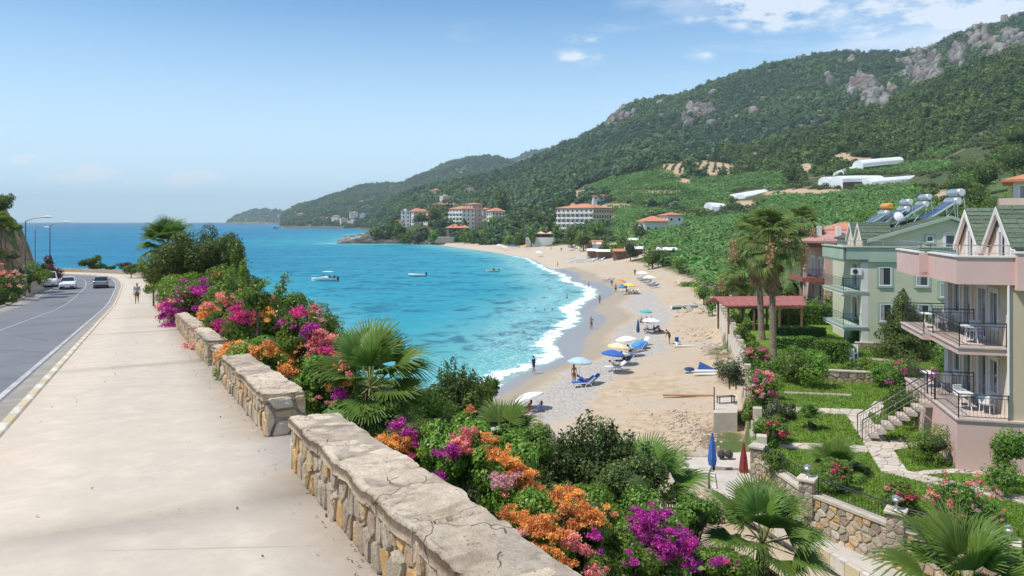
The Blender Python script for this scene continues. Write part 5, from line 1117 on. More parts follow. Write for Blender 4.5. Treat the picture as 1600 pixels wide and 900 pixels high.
    b = MB(); b.lathe([(.02, .12), (.25, .08), (.42, 0), (.40, -.02), (.22, .05), (.02, .09)], 14, M=Matrix.Translation((0, 0, .9)) @ Matrix.Rotation(math.radians(70), 4, 'X')); b.tube([(0, 0, 0), (0, 0, .9)], .03, 6); o = b.obj('satellite_dish', Mpvc, loc=M @ Vector((3.6, 3.6, 14.0))); tag(o, 'white satellite dish between the first two solar heaters', 'satellite dish')
    return r
def house_pink():
    rz = -math.radians(8); P0 = Vector((34.6, 85, 0)); r = thing('apartment_house', 'salmon pink house with maroon bands and dusty pink roof behind the tall palms', 'house', P0, rz); LW = Matrix.Rotation(-math.pi/2, 4, 'Z')
    MB().box(0, 0, 3.6, 12, 10, 11.6).obj('wall', Mrose2, r)
    MB().box(-2.3, -.1, 11.6, 13, 10.4, 12.35).obj('fascia', Mmaroon, r)
    b = MB(); hip(b, -2.3, -.1, 13, 10.4, 12.36, 2.0, .25); b.obj('roof', Mpinkroof, r); b = MB(); hip(b, 1.2, 3, 6, 7, 13.6, .8, .3); b.box(1.3, 3.1, 12.4, 5.9, 6.9, 13.6); b.obj('roof_lantern', Mtile, r)
    for x in (-.5, 1.6): MB().box(x, 1.2, 12.4, x+.5, 1.8, 14.0).obj('chimney', Mwhite, r)
    for z in (5.2, 8.2):
        b = MB(); b.box(-2.4, 0, z-.45, -.003, 7, z); b.obj('balcony_slab', Mmaroon, r); railing(r, [(-.05, .1, z), (-2.3, .1, z), (-2.3, 7, z)], 1.0, .3)
        window(r, Matrix.Translation((0, 2, z+.05)) @ LW, 1.4, 2.1, Mframe, split=2); window(r, Matrix.Translation((0, 5, z+.05)) @ LW, 1.4, 2.1, Mframe, split=2)
        MB().box(-2.2, .15, z, -1.9, .45, z+3.3 if z > 6 else z+2.5).obj('column', Mrose2, r)
    for z in (9.0,): window(r, Matrix.Translation((2.4, 0, z)), 1.2, 1.4, Mframe)
    return r
def house_hill():
    P0 = W(1562, 349, 82); r = thing('apartment_house', 'white house with orange roof and balcony high on the right edge of the hillside', 'house', P0, -math.radians(33))
    MB().box(1.2, 0, -6, 12, 9, 4.6).obj('wall', Mwhite, r); b = MB(); hip(b, 1.2, 0, 12, 9, 4.62, 1.7, 1.0); b.obj('roof', Mtile, r)
    for z in (1.9,): b = MB(); b.box(-.2, -1.0, z-.2, 12, .0, z+.0); b.box(-.2, -1.0, z, 12, -.88, z+.75); b.box(-.2, -1, z, -.05, 4, z+.75); b.obj('balcony', Mrose, r)
    for x in (2.3, 4.3): window(r, Matrix.Translation((x, 0, 2.0)), 1.1, 2.0, Mframe); window(r, Matrix.Translation((x, 0, -.9)), 1.1, 1.5, Mframe)
    railing(r, [(-.1, -.95, -1), (4, -.95, -1)], 1.0, .3)
house_near(); house_green(); house_pink(); house_hill()
def pergola():
    A = W(1133, 478, 72); z1 = A.z; t = thing('pergola', 'long low shelter with a dusty red roof behind the palm trunks', 'shelter', (A.x, A.y, 0))
    w, d = 7.7, 4.2; b = MB(); vs = [(0, 0, z1), (w, .4, z1+.02), (w+.35, d*.5, z1+.75), (-.5, d*.5, z1+.68), (w+.1, d, z1), (-.8, d, z1)]
    b.add(vs+[(x, y, z-.12) for x, y, z in vs], [(0, 1, 2, 3), (3, 2, 4, 5), (7, 6, 9, 8), (8, 9, 11, 10), (0, 6, 7, 1), (1, 7, 8, 2), (2, 8, 10, 4), (4, 10, 11, 5), (5, 11, 9, 3), (3, 9, 6, 0)]); b.obj('roof', Mpinkroof2, t)
    for i in range(14):
        x = i*w/13; MB().box(-.03, 0, 0, .03, d*.5, .05, Matrix.Translation((x, .03*i, z1+.01)) @ Matrix.Rotation(math.atan2(.7, d*.5), 4, 'X')).obj('roof_batten', Mpinkroof2, t)
    for x in (.4, 2.8, 5.2, 7.3):
        for y in (.3, d-.3): MB().box(x-.08, y-.08, 3.9, x+.08, y+.08, z1-.05).obj('post', Mbrown, t)
    MB().box(.3, .25, z1-.3, w-.2, .4, z1-.12).obj('beam', Mbrown, t)
Mpinkroof2 = mat('faded_red_sheeting', (.30, .105, .095), (.38, .15, .135), 2, .8); pergola()
# ================================================================ PLANTS AS THINGS
def leafy(name, label, cat, P, rad, n, size, leaf, clumps=14, cs=.42, seed=0, trunk=None, group=None, core=.48, parts=None, asp=.55, shape=None, barkm=None):
    """a bush or tree: P is the foot; crown centre is lifted so that the crown spans P.z+clear .. top"""
    rng = np.random.default_rng(seed*7+3); rnd = random.Random(seed); t = thing(name, label, cat, P, rnd.uniform(0, 6) if rad[0] == rad[1] else 0, group)
    lift = trunk if trunk is not None else rad[2]*.75
    if shape == 'box':
        f = rng.integers(0, 5, n); q = rng.uniform(-1, 1, (n, 3)); q[f == 0, 2] = 1; q[f == 1, 0] = 1; q[f == 2, 0] = -1; q[f == 3, 1] = -1; q[f == 4, 1] = 1
        Nn = np.zeros((n, 3)); Nn[f == 0, 2] = 1; Nn[f == 1, 0] = 1; Nn[f == 2, 0] = -1; Nn[f == 3, 1] = -1; Nn[f == 4, 1] = 1; Pt = q*(.93+.1*rng.uniform(size=(n, 1)))*np.array(rad); Pt += np.c_[fbm(Pt[:, 0]*2, Pt[:, 1]*2, seed), fbm(Pt[:, 1]*2, Pt[:, 2]*2, seed+1), fbm(Pt[:, 0]*1.6, Pt[:, 1]*1.6+Pt[:, 2], seed+2)]*.1; Nn = Nn+rng.normal(0, .35, (n, 3)); lift = rad[2]
    elif shape == 'cone':
        z = 1-np.sqrt(rng.uniform(0, 1, n)); a = rng.uniform(0, 6.283, n); lob = 1+.22*np.sin(a*5+z*14+seed)+.18*np.sin(a*3-z*23); r = (1-z)**.75*lob*rng.uniform(.6, 1.05, n); Pt = np.c_[np.cos(a)*r*rad[0], np.sin(a)*r*rad[1], (z*2-1)*rad[2]]; Nn = np.c_[np.cos(a), np.sin(a), np.full(n, .35)]; lift = trunk if trunk is not None else rad[2]*.98
    else:
        Pt, Nn = crown_points(n, rng, rad, clumps, cs)
    V, Q = leaf_cloud(Pt, Nn, rng.uniform(.6, 1.3, n)*size, rng, asp); V[:, 2] += lift
    zmin = .02; V[:, 2] = np.maximum(V[:, 2], zmin-.1)
    fo = mobj('foliage', np_mesh('foliage', V, Q, leaf), t); fo['kind'] = 'stuff'
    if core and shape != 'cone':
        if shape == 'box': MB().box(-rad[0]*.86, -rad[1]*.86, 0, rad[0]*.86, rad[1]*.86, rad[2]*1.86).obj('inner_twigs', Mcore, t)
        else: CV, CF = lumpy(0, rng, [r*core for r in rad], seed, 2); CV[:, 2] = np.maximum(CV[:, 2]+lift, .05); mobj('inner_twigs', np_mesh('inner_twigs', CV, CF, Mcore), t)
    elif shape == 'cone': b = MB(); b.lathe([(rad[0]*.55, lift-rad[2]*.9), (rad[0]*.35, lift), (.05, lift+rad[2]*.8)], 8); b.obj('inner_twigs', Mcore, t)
    H_ = lift; b = MB(); tr = max(.03, .05*max(rad[0], rad[2]*.6)); b.tube([(0, 0, -.3), (tr*.4, 0, H_*.5), (0, tr*.5, H_)], [tr*1.3, tr, tr*.6], 7)
    for k in range(4): a = k*1.6+seed; b.tube([(0, 0, H_*.45), (math.cos(a)*rad[0]*.35, math.sin(a)*rad[1]*.35, H_*.8+rad[2]*.1), (math.cos(a)*rad[0]*.62, math.sin(a)*rad[1]*.62, H_+rad[2]*.3)], [tr*.6, tr*.4, tr*.15], 5)
    b.obj('trunk', barkm or Mbark, t); return t
def tree_px(name, label, cat, px, pyb, wpx, hpx, D, leaf, n=700, seed=0, z=None, trunkf=.25, group=None, lpx=3.2, **k):
    """a tree whose foot stands at (px, pyb) on the ground near depth D, wpx wide and hpx tall as the photo shows it"""
    P = W(px, pyb, D); hz = h1(P.x, P.y) if z is None else z; top = P.z+hpx*D/F; hgt = max(.4, top-hz); P.z = hz-.05
    w = wpx*D/F/2; rz_ = hgt*(1-trunkf)/2; return leafy(name, label, cat, P, (w*1.02, w*1.02, rz_*1.08), n, lpx*D/F*k.pop('ls', 1.0), leaf, seed=seed, trunk=hgt-rz_, group=group, **k)
def mid_trees():
    L = [ # px, foot row, width, height, depth, leaf, words
     (1019, 426, 44, 42, 200, Lbright, 'wide yellow-green bush at the top of the beach', .05), (985, 408, 26, 34, 230, Lgray, 'brownish green tree leaning over the beach kiosks', .2), (962, 405, 26, 28, 250, Lbright, 'fresh green tree left of the brownish one', .1),
     (946, 398, 22, 20, 270, Lbroad, 'low green tree behind the parked sun loungers', .1), (912, 385, 34, 26, 320, Lbroad, 'dark bushy tree in front of the large hotel', .1), (930, 372, 26, 26, 380, Lbroad, 'tree shading the right corner of the large hotel', .1),
     (893, 376, 20, 20, 350, Lpine, 'dark tree left of the large hotel lawn', .1), (870, 367, 18, 16, 400, Lbroad, 'small tree at the foot of the large hotel', .1), (849, 372, 20, 24, 410, Lbright, 'light green poplar behind the beach pavilion', .1),
     (812, 386, 16, 26, 400, Lbroad, 'upright tree at the back of the far beach', .1), (796, 384, 18, 22, 410, Lbright, 'light green tree on the far beach', .1), (830, 378, 16, 26, 400, Lbroad, 'tall narrow tree on the far beach', .1),
     (760, 378, 26, 18, 450, Lbroad, 'round tree between the restaurant and the far beach', .1), (741, 380, 28, 22, 450, Lbroad, 'wide tree at the end of the far beach', .1), (726, 376, 18, 20, 460, Lpine, 'dark tree beside the beach restaurant terrace', .1),
     (679, 378, 17, 19, 482, Lbroad, 'round dark tree left of the beach restaurant', .1), (655, 376, 22, 16, 486, Lgray, 'olive bush on the rocky point', .05), (640, 374, 26, 14, 490, Lbroad, 'green bush at the middle of the rocky point', .05), (626, 370, 26, 22, 500, Lpine, 'dark pine on the rocky point', .15),
     (612, 362, 20, 22, 540, Lbroad, 'tree in front of the white hotel tower', .1), (588, 368, 16, 12, 510, Lpine, 'small dark tree near the tip of the rocky point', .1), (660, 358, 26, 24, 540, Lpine, 'tall dark tree between the two hotels', .1), (680, 350, 30, 32, 560, Lpine, 'cluster-like dark tree left of the twin hotel', .1),
     (1236, 296, 22, 40, 420, Lpine, 'tall dark cypress-like tree beside the hillside villa', .08), (1279, 296, 14, 22, 440, Lpine, 'dark tree in front of the hillside villa', .1), (875, 330, 24, 26, 500, Lpine, 'dark tree above the large hotel, left', .1), (785, 318, 26, 36, 640, Lpine, 'tall dark tree on the knoll beside the earth cut', .1),
     (1080, 452, 30, 12, 150, Lbright, 'low hedge-like bush on the rocks above the beach', 0), (1100, 470, 34, 30, 118, Lbright, 'light green bush in front of the banana plants', .05), (1113, 478, 20, 22, 105, Lbroad, 'small bush above the dry-stone corner of the beach', .05),
     (1128, 462, 40, 40, 100, Lbroad, 'green tree at the left end of the red-roofed shelter', .15), (1145, 445, 44, 34, 112, Lbanana, 'broad-leaved green tree left of the tall palms', .2), (1212, 452, 40, 34, 95, Lbroad, 'bushy tree behind the tall palm crowns', .1), (1240, 462, 30, 30, 92, Lbright, 'bright green tree left of the salmon house', .1),
     (1275, 500, 44, 40, 78, Lbright, 'bright leafy tree in front of the salmon house balconies', .1), (1300, 492, 30, 32, 80, Lbroad, 'leafy tree between the salmon and sage houses', .1), (1228, 470, 24, 20, 88, Lbroad, 'low tree beside the shelter roof', .1),
     (1180, 500, 34, 26, 76, Lbright, 'light green bush under the shelter roof', .05), (1150, 505, 26, 22, 78, Lbroad, 'dark bush at the left post of the shelter', .05),
     (1062, 418, 26, 22, 175, Lbroad, 'round green tree at the front corner of the banana plants', .05), (1042, 408, 24, 20, 200, Lbanana, 'broad-leaved tree above the sand, right of the yellow-green bush', .05), (972, 392, 26, 26, 270, Lpine, 'dark tree behind the terracotta kiosk', .05), (1000, 378, 30, 30, 280, Lgray, 'olive tree below the seaside villa', .05),
     (1075, 372, 30, 24, 280, Lgray, 'grey-green tree at the right wall of the seaside villa', .05), (1098, 345, 24, 18, 340, Lpine, 'dark tree by the low white tunnel', .05), (1190, 330, 30, 20, 350, Lbroad, 'tree at the right end of the tilted greenhouse', .05), (770, 362, 30, 22, 500, Lbroad, 'tree in front of the right hotel wing', .05),
     (800, 366, 34, 26, 480, Lbroad, 'bushy tree between the hotel wing and the pavilion', .05), (825, 352, 30, 26, 520, Lpine, 'dark tree on the knoll above the pavilion', .05), (845, 358, 26, 24, 500, Lbroad, 'tree left of the large hotel corner', .05), (1170, 452, 30, 22, 105, Lbright, 'light tree glimpsed between the palm trunks', .1)]
    for i, (px, py, w, h, D, lf, lab, tf) in enumerate(L): tree_px('broadleaf_tree' if lf is not Lpine else 'pine_tree', lab, 'tree', px, py, w, h, D, lf, 520, i+20, trunkf=tf, core=.55, lpx=3.4, clumps=11)
    # hillside trees to the right behind the houses
    rnd = random.Random(8)
    R = [(1500, 310, 60, 44, 190), (1540, 290, 60, 50, 200), (1585, 265, 60, 46, 220), (1505, 330, 36, 30, 200), (1560, 330, 44, 36, 130), (1520, 345, 50, 34, 120), (1480, 345, 40, 26, 150), (1505, 372, 50, 34, 90), (1545, 372, 44, 26, 92), (1432, 322, 24, 20, 240), (1590, 235, 50, 40, 300), (1572, 262, 40, 30, 260), (1590, 250, 36, 24, 280), (1475, 340, 26, 22, 190), (1525, 318, 40, 30, 165), (1597, 300, 40, 40, 150), (1410, 352, 40, 20, 130), (1445, 340, 34, 22, 140), (1350, 345, 30, 16, 150)]
    kinds = [(Lbroad, 'green'), (Lpine, 'dark green'), (Lgray, 'olive-grey'), (Lbright, 'fresh green')]
    for i, (px, py, w, h, D) in enumerate(R):
        lf, cw = kinds[[0, 1, 0, 2, 3, 0, 1, 3, 0, 2, 1, 0, 2, 3, 0, 1, 3, 0, 0][i]]
        tree_px('hillside_tree', '%s tree %s on the slope behind the houses' % (cw, ['under the forest edge', 'above the orange roof', 'at the right picture edge', 'beside the long greenhouse', 'below the white hill house', 'above the green gables', 'behind the solar heaters', 'directly behind the pink parapet', 'behind the nearest green gable', 'beyond the banana field', 'highest on the right', 'under the highest banana field', 'at the end of the long greenhouse', 'on the ochre bank', 'above the ochre bank', 'touching the hill house roof', 'above the sage roof', 'right of the solar heaters', 'left of the solar heaters'][i]), 'tree', px, py, w, h, D, lf, 800, i+70, trunkf=.12, core=.6, lpx=3.4, clumps=14)
mid_trees()
# ================================================================ GARDEN
G = GARDEN_Z
Mlawn = None
def lawn():
    m = bpy.data.materials.new('lawn_grass'); t = NT(m); p = t.pos(); a = t.noise(p, .6, 5, .6); b = t.noise(p, 14, 5, .75)
    c = t.mix(t.ramp(a, .3, .7), (.11, .21, .022), (.20, .30, .04)); c = t.mix(t.ramp(b, .45, .7), c, (.08, .15, .018)); c = t.mix(t.ramp(t.noise(p, .9, 6, .7), .62, .72), c, (.26, .24, .08))
    t.bsdf(c, .9, t.bump(b, .8, .06), .15)
    poly = [(p[0]+(.0 if i < len(FENCE) else .1), p[1]) for i, p in enumerate(GARDEN)]
    b = MB(); b.add([(x, y, G) for x, y in poly], [tuple(range(len(poly)))]); o = b.obj('lawn', m); o['kind'] = 'structure'
    # mown grass blades, short, over the part seen close
    rng = np.random.default_rng(2); n = 90000; q = rng.uniform(size=n); D = 25+ (62-25)*q**1.4; px = rng.uniform(1180, 1640, n); X = (px-800)/F*D; Y = D
    ok = in_poly(X, Y, GARDEN)&~in_walk(X, Y)&~((X > 17.8+.26*(Y-31))&(Y > 30.5)&(Y < 41)&(X < 40)); X, Y = X[ok], Y[ok]; n = len(X); s = .05+.0012*Y
    a = rng.uniform(0, 6.28, n); w = s*.30; h = s*rng.uniform(.6, 1.5, n); dx = np.cos(a)*w; dy = np.sin(a)*w; lx = rng.normal(0, .4, n)*h; ly = rng.normal(0, .4, n)*h
    V = np.stack([np.c_[X-dx, Y-dy, np.full(n, G)], np.c_[X+dx, Y+dy, np.full(n, G)], np.c_[X+lx, Y+ly, G+h]], 1).reshape(-1, 3)
    me = np_mesh('lawn_blades', V, np.arange(3*n).reshape(n, 3), leafmat('grass_blades', (.13, .24, .025), (.23, .35, .055), (.32, .34, .12), .35)); tag(mobj('grass', me), 'short mown grass of the hotel garden lawn', kind='stuff')
def gp(px, py, z=G): p = GZ(px, py, z); return (p.x, p.y)
WALKS = [  # convex quads in photo points, along the paving
 [(1322, 648), (1356, 650), (1387, 690), (1352, 697)], [(1352, 697), (1387, 690), (1418, 737), (1377, 738)], [(1377, 738), (1418, 737), (1477, 750), (1467, 760)], [(1467, 760), (1477, 750), (1540, 763), (1535, 774)], [(1535, 774), (1540, 763), (1640, 783), (1640, 797)],
 [(1217, 636), (1362, 641), (1356, 650), (1214, 643)], [(1355, 642), (1366, 628), (1384, 628), (1374, 651)], [(1214, 692), (1352, 697), (1358, 708), (1214, 701)], [(1387, 690), (1440, 684), (1446, 695), (1396, 705)],
 [(1430, 737), (1500, 733), (1500, 740), (1432, 743)], [(1500, 733), (1640, 742), (1640, 750), (1500, 740)], [(1214, 556), (1420, 561), (1418, 565), (1214, 560)], [(1225, 612), (1330, 616), (1330, 619), (1225, 615)]]
WALKW = [[gp(*q) for q in w] for w in WALKS]
def in_walk(X, Y):
    r = np.zeros(X.shape, bool)
    for w in WALKW: r |= in_poly(X, Y, w)
    return r
Mflag = mat('travertine', (.50, .43, .34), (.60, .53, .43), 2.5, .85, .35, .01, rnd=.13, world=True); Mjoint = mat('paving_joint', (.30, .25, .19), (.38, .33, .25), 5, .95)
def walks():
    rnd = random.Random(12); base = MB()
    for w in WALKW:
        k = len(w); base.add([(x, y, G+.02) for x, y in w]+[(x, y, G-.1) for x, y in w], [tuple(range(k))]+[(i, (i+1) % k, k+(i+1) % k, k+i) for i in range(k)])
    root = base.obj('garden_path', Mjoint); root['kind'] = 'structure'; 
    for wi, w in enumerate(WALKW):
        sz = [.55, .55, .52, .5, .5, .6, .6, .6, .5, .5, .6, 1.2, .9][wi]; xs = [p[0] for p in w]; ys = [p[1] for p in w]; x0, y0 = min(xs), min(ys); W_, H_ = max(xs)-x0, max(ys)-y0
        if wi > 10: continue
        cc = w if sum((w[i][0]*w[(i+1) % 4][1]-w[(i+1) % 4][0]*w[i][1]) for i in range(4)) > 0 else w[::-1]
        for poly in cells(W_, H_, sz, sz*.8, rnd, gap=.018):
            poly = [(x+x0, y+y0) for x, y in poly]
            for i in range(4):
                p, q = cc[i], cc[(i+1) % 4]; a, b_ = q[1]-p[1], -(q[0]-p[0]); L = math.hypot(a, b_); poly = clip(poly, a/L, b_/L, (a*p[0]+b_*p[1])/L-.01) if len(poly) > 2 else []
            if len(poly) < 3: continue
            ar = abs(sum(poly[k][0]*poly[(k+1) % len(poly)][1]-poly[(k+1) % len(poly)][0]*poly[k][1] for k in range(len(poly))))/2
            if ar < .03: continue
            h = G+.038+rnd.uniform(0, .012); MB().prism(poly, G-.02, h).obj('paving_stone', Mflag, root)
walks(); lawn()
def garden_walls():
    rnd = random.Random(31)
    # front retaining wall with pillars and iron fence
    root = thing('garden_wall', 'rubble garden wall with pale coping stepping down beside the lane', 'wall', (FENCE[0][0], FENCE[0][1], 0)); O = Vector(root.location)
    cnt = 0
    for k, (p, q) in enumerate(zip(FENCE[:5], FENCE[1:6])):
        p3, q3 = Vector((*p, 0)), Vector((*q, 0)); d = (q3-p3); L = d.length; u = d/L; n = Vector((-u.y, u.x, 0)); n = -n if n.dot(Vector((-1, -1, 0))) < 0 else n   # towards the lane
        zb = 2.6; zt = G+.12; b = MB(); vs = [p3-O+n*.0+Vector((0, 0, zb)), q3-O+n*.0+Vector((0, 0, zb)), q3-O+n*.0+Vector((0, 0, zt)), p3-O+n*.0+Vector((0, 0, zt))]
        b.add(vs+[v-n*.34 for v in vs], [(0, 1, 2, 3), (7, 6, 5, 4), (0, 4, 5, 1), (1, 5, 6, 2), (2, 6, 7, 3), (3, 7, 4, 0)]); b.obj('mortar_core', Mmortar, root)
        b = MB(); vs = [p3-O+n*.08+Vector((0, 0, zt)), q3-O+n*.08+Vector((0, 0, zt)), q3-O-n*.42+Vector((0, 0, zt)), p3-O-n*.42+Vector((0, 0, zt))]; b.add(vs+[v+Vector((0, 0, .1)) for v in vs], [(3, 2, 1, 0), (4, 5, 6, 7), (0, 1, 5, 4), (1, 2, 6, 5), (2, 3, 7, 6), (3, 0, 4, 7)]); b.obj('coping', Mflag, root)
        if k < 4:
            for poly in cells(L, zt-zb-.02, .36, .30, rnd, gap=.02):
                if cnt > 285: break
                m = Mst[rnd.choice(WST)]; link(bpy.data.objects.new('stone', stone_mesh('stone', poly, lambda a, c, e: p3-O+u*a+n*(e-.005)+Vector((0, 0, zb+c)), .045*rnd.uniform(.7, 1.3), m, rnd)), root); cnt += 1
        b = [p3+u*.35-n*.17, q3-u*.25-n*.17]; f = thing('iron_fence', ['black iron fence panel between the corner pillar and the second pillar', 'black iron fence panel between the second and third lamp pillars', 'black iron fence panel right of the third lamp pillar', 'black iron fence panel at the bottom right under the rose bush', 'black iron fence panel nearest the fan palms'][k], 'fence', (0, 0, 0), 0, 'iron fence panels on the garden wall')
        hz = [Vector((v.x, v.y, zt+.1)) for v in b]; railing(f, [tuple(hz[0]), tuple(hz[1])], .62, .13, 0, mid=True)
    for k, p in enumerate(FENCE[:5]):
        lab = ['stone pillar at the corner where the beach wall meets the garden wall', 'stone pillar with a small lamp above the yellow kerb, second from the beach', 'stone pillar with lamp beside the big rose bush', 'stone pillar with lamp at the right edge above the fan palm', 'stone pillar in the lower right corner'][k]
        t = thing('gate_pillar', lab, 'pillar', (p[0], p[1], G-.6), math.radians(-35), 'garden wall pillars'); MB().box(-.24, -.24, 0, .24, .24, 1.28).obj('pillar_core', Mmortar, t)
        for (dx, dy, rr) in ((0, -1, 0), (-1, 0, -math.pi/2), (1, 0, math.pi/2)):
            Mx = Matrix.Rotation(rr, 4, 'Z')
            for poly in cells(.48, 1.27, .22, .2, rnd, gap=.014): link(bpy.data.objects.new('stone', stone_mesh('stone', poly, lambda a, c, e: Mx @ Vector((a-.24, -.235-e, c)), .03, Mst[rnd.choice([0, 0, 1, 4, 2])], rnd)), t)
        MB().box(-.33, -.33, 1.28, .33, .33, 1.38).obj('cap', Mflag, t, bevel=.015)
        if k: b = MB(); b.lathe([(.09, 1.38), (.06, 1.42), (.05, 1.62), (.12, 1.66), (.13, 1.72), (.10, 1.76), (.13, 1.80), (.02, 1.86)], 10); b.obj('lamp', Mchrome, t)
    # beach wall: pale, with piers
    t = thing('beach_wall', 'long pale rendered wall separating the gardens from the beach', 'wall', (0, 0, 0)); 
    for k, (p, q) in enumerate(zip(BEACHWALL[:-1], BEACHWALL[1:])):
        p3, q3 = Vector((*p, 0)), Vector((*q, 0)); u = (q3-p3).normalized(); n = Vector((u.y, -u.x, 0)); b = MB(); zt = G+.35
        vs = [p3+Vector((0, 0, 1.2)), q3+Vector((0, 0, 1.2)), q3+Vector((0, 0, zt)), p3+Vector((0, 0, zt))]; b.add(vs+[v+n*.3 for v in vs], [(0, 1, 2, 3), (7, 6, 5, 4), (0, 4, 5, 1), (1, 5, 6, 2), (2, 6, 7, 3), (3, 7, 4, 0)]); b.obj('wall', Mcreamwall, t)
        L = (q3-p3).length; i = 1.2
        while i < L:
            c = p3+u*i+n*.15; MB().box(-.22, -.22, zt-.02, .22, .22, zt+.55, F3((c.x, c.y, 0), math.atan2(u.y, u.x))).obj('pier', Mflag, t, bevel=.02); i += 2.6
    # low walls across the garden
    for lab, a, c, h in (('low stone garden wall with pale coping between the lawns', (1212, 592), (1396, 601), .75), ('short rough stone wall under the sage house', (1338, 546), (1382, 547), .6), ('low pale edging wall beside the hedges', (1216, 533), (1275, 535), .35)):
        A, B_ = Vector((*gp(*a), G-.1)), Vector((*gp(*c), G-.1)); d = B_-A; L = d.length; t = thing('garden_wall', lab, 'wall', A, math.atan2(d.y, d.x)); MB().box(0, 0, 0, L, .3, h).obj('wall', rubble_far, t); MB().box(-.05, -.06, h, L+.05, .36, h+.09).obj('coping', Mflag, t)
        if h > .5:
            for poly in cells(L, h-.02, .5, .35, rnd, gap=.02): link(bpy.data.objects.new('stone', stone_mesh('stone', poly, lambda a_, c_, e_: Vector((a_, -e_, c_)), .04, Mst[rnd.choice([0, 4, 4, 2])], rnd)), t)
Mcreamwall = mat('pale_beach_wall', (.60, .52, .42), (.70, .62, .52), 2.5, .9, .3, lo=.35, hi=.6); rubble_far = rubble('rubble_dark', (.26, .21, .16), (.38, .32, .25))  # second one: darker brown rubble for low walls and stone cores
garden_walls()
def hedge(px0, px1, pyb, hgt, dep, lab, leaf, n, seed, name='hedge'):
    A, B_ = Vector((*gp(px0, pyb), G)), Vector((*gp(px1, pyb), G)); L = (B_-A).length; c = (A+B_)/2; c.y += dep/2
    return leafy(name, lab, 'hedge', (c.x, c.y, G), (L/2, dep/2, hgt/2), n, max(.07, 3.0*c.y/F), leaf, seed=seed, shape='box')
hedge(1216, 1318, 508, 1.9, 3.0, 'tall thick clipped hedge glowing yellow-green behind the palm trunks', Lhedge, 5200, 1); hedge(1212, 1290, 527, .8, .9, 'low dark hedge row in front of the tall hedge', Lhedge, 1800, 2)
hedge(1213, 1276, 546, .9, 1.0, 'low hedge row beside the two palm trunks', Lhedge, 1800, 3); hedge(1217, 1262, 478, 1.2, 3, 'bright hedge under the red roof shelter', Lhedge, 1600, 4)
